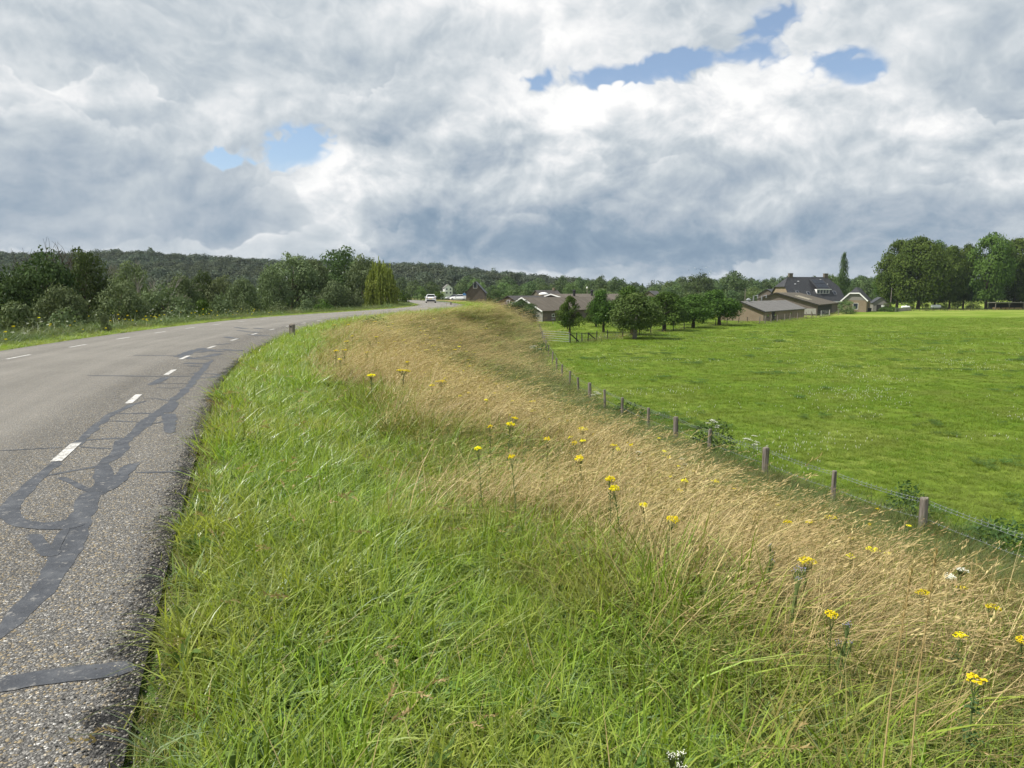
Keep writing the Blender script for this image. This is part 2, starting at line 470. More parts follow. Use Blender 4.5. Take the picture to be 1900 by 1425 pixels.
def m_tiles(name, c):
    m, k = material(name)
    uv = k.n('ShaderNodeTexCoord').outputs['UV']
    br = k.n('ShaderNodeTexBrick', {'Vector': uv, 'Color1': c, 'Color2': tuple(x * 1.6 for x in c), 'Mortar': tuple(x * 0.3 for x in c),
                                    'Scale': 1.0, 'Mortar Size': 0.02, 'Brick Width': 0.25, 'Row Height': 0.33})
    n1 = k.noise(uv, 1.2, 5, 0.65)
    col = k.mix(k.m('MULTIPLY', k.smooth(n1, 0.5, 0.8), 0.4), br.outputs[0], (0.10, 0.10, 0.09))
    finish(k, principled(k, col, 0.5, 0.4, 0, bump(k, br.outputs['Fac'], -0.5, 0.02)).outputs[0])
    return m


M['tiles'] = m_tiles('dark_roof_tiles', (0.030, 0.031, 0.034))
M['tiles_brown'] = m_tiles('brown_roof_tiles', (0.055, 0.048, 0.042))


def m_asphalt():
    m, k = material('worn_asphalt')
    pos = k.n('ShaderNodeNewGeometry').outputs['Position']
    uv = k.n('ShaderNodeTexCoord').outputs['UV']         # u across from the right-hand edge, v along, in metres
    s = k.n('ShaderNodeSeparateXYZ', {0: uv})
    vo = k.n('ShaderNodeTexVoronoi', {'Vector': pos, 'Scale': 95.0, 'Randomness': 1.0})
    stone = k.n('ShaderNodeSeparateColor', {0: vo.outputs['Color']})
    vo2 = k.n('ShaderNodeTexVoronoi', {'Vector': pos, 'Scale': 190.0, 'Randomness': 1.0})
    st2 = k.n('ShaderNodeSeparateColor', {0: vo2.outputs['Color']})
    big = k.ramp(stone.outputs[0], [(0.0, (0.055, 0.054, 0.052)), (0.35, (0.11, 0.107, 0.101)), (0.65, (0.165, 0.158, 0.147)),
                                    (0.88, (0.26, 0.25, 0.23)), (0.96, (0.50, 0.485, 0.45)), (1.0, (0.72, 0.70, 0.66))])
    small = k.ramp(st2.outputs[0], [(0.0, (0.05, 0.049, 0.047)), (0.5, (0.125, 0.120, 0.112)), (1.0, (0.30, 0.29, 0.265))])
    col = k.mix(k.smooth(st2.outputs[1], 0.55, 0.6), big, small)
    edge = k.smooth(vo.outputs['Distance'], 0.52, 0.75)      # bitumen between the stones
    col = k.mix(k.m('MULTIPLY', edge, 0.75), col, (0.055, 0.052, 0.048))
    ocher = k.smooth(stone.outputs[1], 0.86, 0.9)
    col = k.mix(k.m('MULTIPLY', ocher, 0.5), col, (0.42, 0.32, 0.16))
    # broad wear: paler and warmer towards the middle of the road, darker patches
    n1 = k.noise(pos, 0.35, 5, 0.6)
    st = k.vm('MULTIPLY', uv, (1.6, 0.08, 1))
    n2 = k.noise(st, 1.0, 4, 0.55)
    warm = k.smooth(s.outputs[0], -1.3, -2.4)
    col = k.mix(k.m('MULTIPLY', warm, 0.55), col, (0.255, 0.24, 0.212))
    wear = k.m('MULTIPLY_ADD', k.m('SUBTRACT', n2, 0.5), 0.75, k.m('MULTIPLY_ADD', k.m('SUBTRACT', n1, 0.5), 0.5, 1.0))
    col = k.mix(1.0, col, k.n('ShaderNodeCombineColor', {0: wear, 1: wear, 2: wear}).outputs[0], 'MULTIPLY')
    # fresh bitumen bleeding along the right edge and crumbs of soil at both edges
    n3 = k.noise(pos, 2.6, 6, 0.7)
    n4 = k.noise(pos, 30, 3, 0.6)
    e = k.m('ADD', s.outputs[0], k.m('MULTIPLY', k.m('SUBTRACT', n3, 0.5), 0.55))
    e = k.m('ADD', e, k.m('MULTIPLY', k.m('SUBTRACT', n4, 0.5), 0.35))
    bit = k.smooth(e, -0.17, -0.06)
    sp = k.smooth(stone.outputs[2], 0.80, 0.84)
    col = k.mix(k.m('MULTIPLY', bit, k.m('MULTIPLY_ADD', sp, -0.7, 1.0)), col, (0.010, 0.010, 0.010))
    le = k.smooth(k.m('ADD', s.outputs[0], k.m('MULTIPLY', n3, 0.5)), -6.55, -6.85)
    col = k.mix(k.m('MULTIPLY', le, 0.7), col, (0.10, 0.085, 0.06))
    h = k.m('ADD', k.m('MULTIPLY', vo.outputs['Distance'], -1.0), k.m('MULTIPLY', vo2.outputs['Distance'], -0.4))
    finish(k, principled(k, col, 0.8, 0.3, 0, bump(k, h, 0.8, 0.012)).outputs[0])
    return m


def m_tar():
    m, k = material('tar_seal')
    pos = k.n('ShaderNodeNewGeometry').outputs['Position']
    n1 = k.noise(pos, 5, 5, 0.65)
    n2 = k.noise(pos, 60, 3, 0.6)
    n3 = k.noise(pos, 16, 4, 0.6)
    col = k.ramp(n1, [(0.3, (0.030, 0.033, 0.040)), (0.5, (0.050, 0.054, 0.063)), (0.72, (0.095, 0.10, 0.108))])
    col = k.mix(k.m('MULTIPLY', k.smooth(n2, 0.62, 0.72), 0.4), col, (0.26, 0.26, 0.25))
    vo = k.n('ShaderNodeTexVoronoi', {'Vector': pos, 'Scale': 75.0})
    gs = k.n('ShaderNodeSeparateColor', {0: vo.outputs['Color']})
    worn = k.m('MULTIPLY', k.smooth(n3, 0.54, 0.68), k.smooth(gs.outputs[0], 0.45, 0.6))
    col = k.mix(k.m('MULTIPLY', worn, 0.8), col, (0.25, 0.24, 0.22))
    finish(k, principled(k, col, k.m('MULTIPLY_ADD', n3, 0.5, 0.3), 0.45, 0, bump(k, k.m('ADD', n3, k.m('MULTIPLY', n2, 0.3)), 0.6, 0.012)).outputs[0])
    return m


def m_marking():
    m, k = material('worn_road_paint')
    pos = k.n('ShaderNodeNewGeometry').outputs['Position']
    n1 = k.noise(pos, 9, 5, 0.7)
    n2 = k.noise(pos, 55, 2, 0.6)
    mk = k.smooth(k.m('ADD', k.m('MULTIPLY', n1, 0.7), k.m('MULTIPLY', n2, 0.4)), 0.50, 0.61)
    col = k.mix(k.m('MULTIPLY', mk, 0.85), (0.60, 0.59, 0.56), (0.27, 0.26, 0.24))
    finish(k, principled(k, col, 0.7, 0.3).outputs[0])
    return m


M['asphalt'] = m_asphalt()
M['tar'] = m_tar()
M['marking'] = m_marking()


def m_dike():
    m, k = material('dike_soil')
    pos = k.n('ShaderNodeNewGeometry').outputs['Position']
    uv = k.n('ShaderNodeTexCoord').outputs['UV']         # u across (0 at the road edge, 1 at the toe), metres along
    s = k.n('ShaderNodeSeparateXYZ', {0: uv})
    n1 = k.noise(pos, 1.1, 6, 0.65)
    n2 = k.noise(pos, 14, 4, 0.65)
    n3 = k.noise(pos, 0.22, 4, 0.6)
    u = k.m('ADD', s.outputs[0], k.m('MULTIPLY', k.m('SUBTRACT', n1, 0.5), 0.16))
    straw = k.mix(n2, (0.17, 0.13, 0.055), (0.34, 0.27, 0.13))
    green = k.mix(n2, (0.045, 0.085, 0.018), (0.10, 0.16, 0.04))
    russ = k.mix(n2, (0.085, 0.072, 0.028), (0.17, 0.14, 0.06))
    col = k.mix(k.smooth(u, 0.13, 0.22), green, straw)
    col = k.mix(k.smooth(u, 0.32, 0.48), col, russ)
    col = k.mix(k.m('MULTIPLY', k.smooth(n3, 0.48, 0.62), 0.7), col, k.mix(n2, (0.09, 0.11, 0.03), (0.18, 0.19, 0.07)))
    col = k.mix(k.smooth(u, 0.85, 0.97), col, k.mix(n2, (0.06, 0.075, 0.03), (0.12, 0.14, 0.055)))
    finish(k, principled(k, col, 1.0, 0.05, 0, bump(k, n2, 1.0, 0.06)).outputs[0])
    return m


def m_pasture():
    m, k = material('pasture_grass')
    pos = k.n('ShaderNodeNewGeometry').outputs['Position']
    n1 = k.noise(pos, 0.045, 5, 0.6)
    n2 = k.noise(pos, 0.35, 5, 0.65)
    n3 = k.noise(pos, 5.0, 5, 0.7)
    n4 = k.noise(pos, 28, 3, 0.6)
    col = k.mix(k.smooth(n2, 0.35, 0.68), (0.132, 0.208, 0.020), (0.172, 0.252, 0.031))
    col = k.mix(k.m('MULTIPLY', k.smooth(n1, 0.42, 0.62), 0.75), col, (0.28, 0.32, 0.075))
    fine = k.m('MULTIPLY_ADD', k.m('SUBTRACT', n3, 0.5), 1.1, k.m('MULTIPLY_ADD', k.m('SUBTRACT', n4, 0.5), 0.9, 1.0))
    col = k.mix(1.0, col, k.n('ShaderNodeCombineColor', {0: fine, 1: fine, 2: fine}).outputs[0], 'MULTIPLY')
    finish(k, principled(k, col, 1.0, 0.08, 0, bump(k, k.m('ADD', n3, k.m('MULTIPLY', n4, 0.4)), 1.0, 0.12)).outputs[0])
    return m


M['dike'] = m_dike()
M['pasture'] = m_pasture()
M['forest_floor'] = plain('forest_floor', (0.035, 0.045, 0.022), 1.0, 0.05, var=0.4, scale=0.1)


# ----------------------------------------------------------------- object helpers
def tag(o, label=None, cat=None, group=None, kind=None):
    if label:
        o['label'] = label
    if cat:
        o['category'] = cat
    if group:
        o['group'] = group
    if kind:
        o['kind'] = kind
    return o


def empty(name, loc=(0, 0, 0), rz=0.0):
    o = bpy.data.objects.new(name, None)
    ROOT.objects.link(o)
    o.location = loc
    o.rotation_euler = (0, 0, rz)
    o.empty_display_size = 0.2
    return o


def link(name, me, parent=None, loc=None):
    o = bpy.data.objects.new(name, me)
    ROOT.objects.link(o)
    if parent:
        o.parent = parent
    if loc is not None:
        o.location = loc
    return o


def copy_tree(o, parent=None):
    c = o.copy()
    ROOT.objects.link(c)
    c.parent = parent
    for ch in list(o.children):
        copy_tree(ch, c)
    return c


def mesh(name, verts, faces, mat, shade=None, smooth=False, uv=None):
    """numpy-fast mesh; faces is an (n,3) or (n,4) array or a list; shade is one float per vertex"""
    me = bpy.data.meshes.new(name)
    if isinstance(faces, np.ndarray):
        n, c = faces.shape
        me.vertices.add(len(verts))
        me.vertices.foreach_set('co', np.asarray(verts, np.float32).ravel())
        me.loops.add(n * c)
        me.loops.foreach_set('vertex_index', faces.astype(np.int32).ravel())
        me.polygons.add(n)
        me.polygons.foreach_set('loop_start', np.arange(0, n * c, c, dtype=np.int32))
        me.update(calc_edges=True)
    else:
        me.from_pydata([tuple(v) for v in verts], [], [tuple(f) for f in faces])
    if shade is not None:
        a = me.attributes.new('shade', 'FLOAT', 'POINT')
        a.data.foreach_set('value', np.asarray(shade, np.float32))
    if uv is not None:
        ul = me.uv_layers.new(name='UVMap')
        li = np.empty(len(me.loops), np.int32)
        me.loops.foreach_get('vertex_index', li)
        ul.data.foreach_set('uv', np.asarray(uv, np.float32)[li].ravel())
    if mat is not None:
        me.materials.append(mat)
    if smooth:
        me.polygons.foreach_set('use_smooth', np.ones(len(me.polygons), bool))
    me.validate()
    return me


class MB:
    """collects boxes, tubes and quads into one mesh, with metric UVs per face"""
    def __init__(self):
        self.v, self.f = [], []

    def quad(self, *pts):
        i = len(self.v)
        self.v += [tuple(p) for p in pts]
        self.f.append(tuple(range(i, i + len(pts))))

    def box(self, c, s, rz=0.0, mat=None):
        x, y, z = s[0] / 2, s[1] / 2, s[2] / 2
        P = [Vector((a * x, b_ * y, d * z)) for d in (-1, 1) for a, b_ in ((-1, -1), (1, -1), (1, 1), (-1, 1))]
        rot = mat if mat is not None else Matrix.Rotation(rz, 3, 'Z')
        i = len(self.v)
        self.v += [tuple(rot @ p + Vector(c)) for p in P]
        for q in ((0, 3, 2, 1), (4, 5, 6, 7), (0, 1, 5, 4), (1, 2, 6, 5), (2, 3, 7, 6), (3, 0, 4, 7)):
            self.f.append(tuple(i + j for j in q))

    def bar(self, a, b_, w, h=None):
        a, b_ = Vector(a), Vector(b_)
        d = b_ - a
        L = d.length
        rot = d.to_track_quat('X', 'Z').to_matrix()
        self.box((a + b_) / 2, (L, w, h or w), mat=rot)

    def tube(self, pts, rad, n=6, cap=True):
        pts = [Vector(p) for p in pts]
        if not hasattr(rad, '__len__'):
            rad = [rad] * len(pts)
        i0 = len(self.v)
        for j, p in enumerate(pts):
            d = (pts[min(j + 1, len(pts) - 1)] - pts[max(j - 1, 0)])
            if d.length < 1e-9:
                d = Vector((0, 0, 1))
            d.normalize()
            up = Vector((0, 0, 1)) if abs(d.z) < 0.95 else Vector((1, 0, 0))
            a = d.cross(up).normalized()
            c = d.cross(a).normalized()
            for q in range(n):
                t = 2 * math.pi * q / n
                self.v.append(tuple(p + (a * math.cos(t) + c * math.sin(t)) * rad[j]))
        for j in range(len(pts) - 1):
            for q in range(n):
                r = (q + 1) % n
                self.f.append((i0 + j * n + q, i0 + j * n + r, i0 + (j + 1) * n + r, i0 + (j + 1) * n + q))
        if cap:
            self.f.append(tuple(i0 + q for q in range(n))[::-1])
            self.f.append(tuple(i0 + (len(pts) - 1) * n + q for q in range(n)))

    def lathe(self, prof, n=16, c=(0, 0, 0), axis='Z'):
        i0 = len(self.v)
        for r, h in prof:
            for q in range(n):
                t = 2 * math.pi * q / n
                p = (r * math.cos(t), r * math.sin(t), h)
                if axis == 'X':
                    p = (h, p[0], p[1])
                self.v.append((p[0] + c[0], p[1] + c[1], p[2] + c[2]))
        for j in range(len(prof) - 1):
            for q in range(n):
                r = (q + 1) % n
                self.f.append((i0 + j * n + q, i0 + j * n + r, i0 + (j + 1) * n + r, i0 + (j + 1) * n + q))
        self.f.append(tuple(i0 + q for q in range(n))[::-1])
        self.f.append(tuple(i0 + (len(prof) - 1) * n + q for q in range(n)))

    def mesh(self, name, mat, smooth=False, shade=None):
        me = bpy.data.meshes.new(name)
        me.from_pydata(self.v, [], self.f)
        me.materials.append(mat)
        ul = me.uv_layers.new(name='UVMap')
        for p in me.polygons:
            n = p.normal
            ua = Vector((-n.y, n.x, 0))
            if ua.length < 1e-4:
                ua = Vector((1, 0, 0))
            ua.normalize()
            va = n.cross(ua)
            for li in p.loop_indices:
                co = me.vertices[me.loops[li].vertex_index].co
                ul.data[li].uv = (co.dot(ua), co.dot(va))
        if shade is not None:
            a = me.attributes.new('shade', 'FLOAT', 'POINT')
            a.data.foreach_set('value', np.full(len(self.v), shade, np.float32))
        if smooth:
            for p in me.polygons:
                p.use_smooth = True
        return me

    def build(self, name, mat, parent=None, smooth=False, shade=None):
        return link(name, self.mesh(name, mat, smooth, shade), parent)


# ----------------------------------------------------------------- road line and dike shape
Z_LOW = -3.4                                   # pasture level
ROAD_W = 7.0
RE = np.array([(26, -50), (12.5, -25), (4.3, -10), (1.6, -4.5), (-0.45, 0.0), (-1.31, 2.24), (-1.64, 2.98), (-2.19, 4.41), (-3.28, 7.3), (-5.02, 12.0), (-6.7, 17.5),
               (-8.2, 24.5), (-9.4, 32.5), (-10.05, 40), (-10.1, 48), (-9.1, 57), (-7.5, 67), (-6.1, 79), (-5.8, 91), (-6.6, 104), (-9.0, 119),
               (-13.2, 141), (-20, 168), (-29, 198), (-42, 240), (-75, 320), (-130, 420)], float)


def spline(P, step):
    out = []
    P = np.vstack([2 * P[0] - P[1], P, 2 * P[-1] - P[-2]])
    for i in range(1, len(P) - 2):
        p0, p1, p2, p3 = P[i - 1:i + 3]
        n = max(2, int(np.linalg.norm(p2 - p1) / step))
        for t in np.linspace(0, 1, n, endpoint=False):
            out.append(0.5 * (2 * p1 + (p2 - p0) * t + (2 * p0 - 5 * p1 + 4 * p2 - p3) * t * t + (3 * p1 - p0 - 3 * p2 + p3) * t ** 3))
    out.append(P[-2])
    return np.array(out)


EL = spline(RE, 0.5)
for _ in range(30):                            # ease the kinks left by reading points off
    EL[1:-1] = 0.25 * EL[:-2] + 0.5 * EL[1:-1] + 0.25 * EL[2:]
seg = np.linalg.norm(np.diff(EL, axis=0), axis=1)
SL = np.concatenate([[0], np.cumsum(seg)])
S0 = np.interp(0.0, EL[:, 1], SL)              # arc length is 0 abreast of the camera
SL = SL - S0
TG = np.gradient(EL, axis=0)
TG /= np.linalg.norm(TG, axis=1)[:, None]
NR = np.stack([TG[:, 1], -TG[:, 0]], 1)        # to the right
SY = np.interp(SL, SL, EL[:, 1])
TOE_S = np.interp(EL[:, 1], [-50, 10, 19, 28, 49, 72, 98, 111, 140, 165, 300], [13.6, 13.3, 13.1, 12.8, 12.2, 9.1, 9.1, 10.2, 15.5, 21, 21])
SH_S = np.interp(EL[:, 1], [-50, 104, 128, 150, 300], [2.0, 2.0, 5.0, 10.5, 10.5])      # how far the level shoulder reaches


def along(s):
    s = np.asarray(s, float)
    p = np.stack([np.interp(s, SL, EL[:, 0]), np.interp(s, SL, EL[:, 1])], -1)
    n = np.stack([np.interp(s, SL, NR[:, 0]), np.interp(s, SL, NR[:, 1])], -1)
    return p, n / np.linalg.norm(n, axis=-1, keepdims=True)


def prof(d, s):
    """height of the dike at distance d right of the road's right edge, s along it"""
    d = np.asarray(d, float)
    D, sh = np.interp(s, SL, TOE_S), np.interp(s, SL, SH_S)
    t = np.clip((d - sh) / (D - sh - 0.4), 0, 1)
    fall = np.where(t < 0.12, t * t / 0.24, t - 0.06)
    fall = np.where(t > 0.88, 0.82 + 0.06 + 0.0 * t - (1 - t) ** 2 / 0.24 , fall) / 0.88
    z = -0.03 - 0.05 * np.clip(d / 2, 0, 1) + (Z_LOW + 0.08) * np.clip(fall, 0, 1)
    e = -d - ROAD_W                            # beyond the left edge
    zl = -0.03 - 0.05 * np.clip(e / 2, 0, 1) - np.clip((e - 3.0) / 2.6, 0, 1.55) ** 1.0 * 2.6
    return np.where(d < -ROAD_W, zl, np.where(d < 0, -0.06, z))


def to_sd(x, y):
    x, y = np.atleast_1d(x).astype(float), np.atleast_1d(y).astype(float)
    sub = slice(None, None, 2)
    P = EL[sub]
    i = np.empty(len(x), int)
    for a in range(0, len(x), 4000):
        dd = (x[a:a + 4000, None] - P[None, :, 0]) ** 2 + (y[a:a + 4000, None] - P[None, :, 1]) ** 2
        i[a:a + 4000] = dd.argmin(1)
    i = i * 2
    dx, dy = x - EL[i, 0], y - EL[i, 1]
    d = dx * NR[i, 0] + dy * NR[i, 1]
    return SL[i] + dx * TG[i, 0] + dy * TG[i, 1], d, TOE_S[i]


def HT(x, y):
    s, d, D = to_sd(x, y)
    return prof(d, s)


def hit(u, v, lift=0.0):
    """where the line of sight through a pixel meets the dike or pasture raised by lift"""
    r = ray(u, v)
    t = np.concatenate([np.linspace(1.5, 40, 900), np.linspace(40, 260, 1200)])
    x, y, z = r[0] * t, r[1] * t, EYE + r[2] * t
    h = HT(x, y) + lift
    i = np.argmax(z < h)
    return float(x[i]), float(y[i]), float(h[i] - lift)


# ground sheet out to the horizon, dike, road
def grid_mesh(name, X, Y, Z, mat, uv=None):
    n, m_ = X.shape
    idx = np.arange(n * m_).reshape(n, m_)
    F = np.stack([idx[:-1, :-1], idx[:-1, 1:], idx[1:, 1:], idx[1:, :-1]], -1).reshape(-1, 4)
    V = np.stack([X, Y, Z], -1).reshape(-1, 3)
    return mesh(name, V, F, mat, smooth=True, uv=None if uv is None else uv.reshape(-1, 2))


gx, gy = np.meshgrid(np.array([-2500, -1500, -500, -200, 0, 60, 200, 500, 1500, 2500.]), np.array([-250, -60, 0, 60, 150, 300, 700, 2000, 4600.]))
o = link('ground', grid_mesh('ground', gx, gy, np.full(gx.shape, Z_LOW - 0.02), M['pasture']))
tag(o, kind='structure')
ss = np.concatenate([np.arange(-45, 60, 0.5), np.arange(60, 200, 1.0), np.arange(200, 430, 4.0)])
dd = np.concatenate([[-22, -18, -14], np.linspace(-ROAD_W - 6, -ROAD_W, 9), [-4, -1, 0], np.linspace(0.4, 15.5, 44), [17, 19, 21, 23, 24]])
ps, ns_ = along(ss)
Dg = np.interp(ss, SL, TOE_S)
XX = ps[:, None, 0] + ns_[:, None, 0] * dd[None]
YY = ps[:, None, 1] + ns_[:, None, 1] * dd[None]
ZZ = prof(np.broadcast_to(dd[None], XX.shape), ss[:, None])
bumpz = (np.sin(XX * 1.7 + YY * 0.9) * np.sin(YY * 1.3 - XX * 0.6) * 0.05 + np.sin(XX * 0.5) * np.sin(YY * 0.37) * 0.06)
ZZ = ZZ + np.where(dd[None] > 1.2, bumpz, 0)
ZZ = np.where(dd[None] > Dg[:, None] + 0.35, Z_LOW - 0.3, ZZ)
UV = np.stack([np.broadcast_to(dd[None], XX.shape) / Dg[:, None], np.broadcast_to(ss[:, None], XX.shape)], -1)
o = link('dike', grid_mesh('dike', XX, YY, ZZ, M['dike'], UV))
tag(o, kind='structure')
dr = np.linspace(-ROAD_W, 0, 9)
XX = ps[:, None, 0] + ns_[:, None, 0] * dr[None]
YY = ps[:, None, 1] + ns_[:, None, 1] * dr[None]
UV = np.stack([np.broadcast_to(dr[None], XX.shape), np.broadcast_to(ss[:, None], XX.shape)], -1)
road = link('road', grid_mesh('road', XX, YY, np.zeros(XX.shape), M['asphalt'], UV))
tag(road, kind='structure')

# painted dashes: one line 1.35 m in from each edge
_, dC, _ = to_sd(*np.array([at(120, 838, 0), at(247, 740, 0), at(315, 691, 0)]).T)


def dash(s0, s1, d, z=0.0055):
    n = 5
    s = np.linspace(s0, s1, n)
    p, nn = along(s)
    V = []
    for j in range(n):
        for e in (-0.05, 0.05):
            q = p[j] + nn[j] * (d + e)
            V.append((q[0], q[1], z))
    F = [(2 * j, 2 * j + 2, 2 * j + 3, 2 * j + 1) for j in range(n - 1)]
    link('road_marking', mesh('road_marking', V, F, M['marking']), road)


for (ua, va, ub, vb) in [(97, 857, 148, 822), (234, 749, 262, 732), (306, 696, 325, 686)]:
    sA, dA, _ = to_sd(*at(ua, va, 0))
    sB, dB, _ = to_sd(*at(ub, vb, 0))
    dash(float(sA[0]), float(sB[0]), float((dA[0] + dB[0]) / 2))
    s_last, d_last = float(sA[0]), float(dA[0])
for j in range(1, 26):
    dash(s_last + 3.55 * j, s_last + 3.55 * j + 1.0, -1.45)
sA, dA, _ = to_sd(*at(45, 666, 0))
for j in range(-3, 24):
    dash(float(sA[0]) + 3.75 * j, float(sA[0]) + 3.75 * j + 1.25, -ROAD_W + 1.4)

# tar: crack sealing poured in ribbons with wandering edges
Z1 = lambda x, y: (x * 560 / 1900, 560 + y * 420 / 1425)
Z2 = lambda x, y: (x * 560 / 1716, 960 + y * 465 / 1425)
tar_n = [0]


def tar(pts, width, rough=0.35, taper=(1, 1)):
    g = np.array([at(*p, 0) for p in pts])
    L = np.concatenate([[0], np.cumsum(np.linalg.norm(np.diff(g, axis=0), axis=1))])
    n = max(6, int(L[-1] / 0.045))
    t = np.linspace(0, L[-1], n)
    c = np.stack([np.interp(t, L, g[:, 0]), np.interp(t, L, g[:, 1])], 1)
    for _ in range(8):
        c[1:-1] = 0.25 * c[:-2] + 0.5 * c[1:-1] + 0.25 * c[2:]
    tg = np.gradient(c, axis=0)
    tg /= np.maximum(np.linalg.norm(tg, axis=1), 1e-6)[:, None]
    nn = np.stack([tg[:, 1], -tg[:, 0]], 1)
    def wob():
        a = RNG.normal(0, 1, n)
        for _ in range(6):
            a[1:-1] = 0.25 * a[:-2] + 0.5 * a[1:-1] + 0.25 * a[2:]
        return a + RNG.normal(0, 0.10, n)
    f = t / L[-1]
    prof_w = np.minimum(1, 0.25 + np.minimum(f / 0.08, (1 - f) / 0.08)) * (taper[0] * (1 - f) + taper[1] * f)
    wl = width / 2 * prof_w * (1 + rough * wob())
    wr = width / 2 * prof_w * (1 + rough * wob())
    tar_n[0] += 1
    z = 0.0018 + 0.00006 * tar_n[0]
    V = []
    for j in range(n):
        a = c[j] - nn[j] * max(wl[j], 0.008)
        e = c[j] + nn[j] * max(wr[j], 0.008)
        V += [(a[0], a[1], z), (e[0], e[1], z)]
    F = [(2 * j, 2 * j + 2, 2 * j + 3, 2 * j + 1) for j in range(n - 1)]
    link('tar_seal', mesh('tar_seal', V, F, M['tar']), road)


main = [Z1(*p) for p in [(1340, 365), (1300, 400), (1250, 455), (1215, 500), (1180, 545), (1130, 590), (1065, 640), (1020, 690), (940, 735), (890, 790), (840, 840), (775, 885),
                         (760, 940), (700, 985), (650, 1040), (650, 1085), (665, 1130), (620, 1180), (570, 1240), (535, 1310), (500, 1370), (470, 1400)]]
main += [Z2(*p) for p in [(430, 90), (390, 190), (330, 290), (270, 390), (170, 490), (80, 590), (-10, 680), (-120, 770), (-260, 850)]]
tar(main, 0.145, 0.5)
tar([Z1(*p) for p in [(930, 622), (840, 645), (760, 685), (700, 705), (650, 745), (600, 790), (545, 840), (500, 880), (440, 930)]], 0.10, 0.5)
tar([Z1(*p) for p in [(360, 1000), (300, 1060), (225, 1130), (150, 1205), (80, 1270), (30, 1320), (60, 1370), (150, 1405), (270, 1415), (400, 1395), (490, 1350)]], 0.125, 0.4)
tar([Z1(*p) for p in [(700, 705), (850, 702), (1010, 705)]], 0.07)
tar([Z1(*p) for p in [(680, 750), (770, 753), (870, 755)]], 0.05)
tar([Z1(*p) for p in [(500, 875), (640, 862), (770, 858)]], 0.07)
tar([Z1(*p) for p in [(500, 912), (600, 922), (700, 925)]], 0.04)
tar([Z1(*p) for p in [(300, 1095), (450, 1062), (560, 1050), (650, 1030)]], 0.06)
tar([Z1(*p) for p in [(370, 1105), (440, 1130), (510, 1170), (590, 1195)]], 0.06)
tar([Z1(*p) for p in [(900, 612), (990, 608), (1070, 625)]], 0.05)
tar([Z1(*p) for p in [(0, 938), (150, 930), (390, 918)]], 0.035)
tar([Z1(*p) for p in [(-400, 962), (0, 938)]], 0.03)
tar([Z1(*p) for p in [(550, 465), (800, 467), (1050, 470), (1230, 468)]], 0.10)
tar([Z1(*p) for p in [(840, 337), (980, 338), (1110, 340)]], 0.13)
tar([Z1(*p) for p in [(1110, 340), (1160, 350), (1230, 360), (1340, 360)]], 0.22)
tar([Z1(*p) for p in [(1150, 340), (1200, 315), (1290, 290)]], 0.3)
tar([Z1(*p) for p in [(1240, 352), (1310, 345), (1385, 325)]], 0.25)
tar([Z1(*p) for p in [(850, 1075), (1000, 1075), (1150, 1068)]], 0.045)
tar([Z1(*p) for p in [(1215, 478), (1330, 480), (1385, 462)]], 0.10)
tar([Z1(*p) for p in [(1190, 452), (1300, 452), (1390, 460)]], 0.09)
tar([Z1(*p) for p in [(1045, 475), (990, 505), (950, 525)]], 0.17)
tar([Z1(*p) for p in [(960, 515), (1080, 516), (1190, 513)]], 0.06)
tar([Z1(*p) for p in [(980, 540), (1090, 545), (1150, 540)]], 0.05)
tar([Z1(*p) for p in [(1040, 705), (1075, 720), (1070, 760), (1060, 790), (1075, 828)]], 0.16, 0.5)
tar([Z1(*p) for p in [(890, 770), (960, 770), (1040, 755), (1075, 735)]], 0.06)
tar([Z1(*p) for p in [(875, 1012), (810, 1030), (770, 1080), (720, 1130), (660, 1200)]], 0.13, 0.4)
tar([Z1(*p) for p in [(1100, 630), (1085, 665), (1050, 700)]], 0.12)
tar([Z2(*p) for p in [(-300, 1000), (0, 955), (200, 915), (420, 890), (600, 870), (770, 862)]], 0.115, 0.3, (1.0, 1.25))
tar([Z2(*p) for p in [(130, 30), (220, 60), (330, 60), (480, 40)]], 0.12)
tar([Z2(*p) for p in [(170, 100), (240, 170), (310, 220)]], 0.09)
tar([Z2(*p) for p in [(380, 60), (330, 130), (300, 210)]], 0.06)
for (a, b_) in [((1390, 300), (1530, 308)), ((1160, 385), (1300, 390)), ((1180, 402), (1280, 405)), ((1500, 180), (1640, 195)), ((1480, 160), (1560, 170)), ((1350, 270), (1450, 262)),
                ((1300, 300), (1400, 315)), ((1560, 205), (1700, 215)), ((1420, 220), (1500, 232)), ((1600, 165), (1700, 172)), ((1240, 320), (1330, 300))]:
    tar([Z1(*a), Z1((a[0] + b_[0]) / 2, (a[1] + b_[1]) / 2 + 2), Z1(*b_)], 0.22, 0.5)

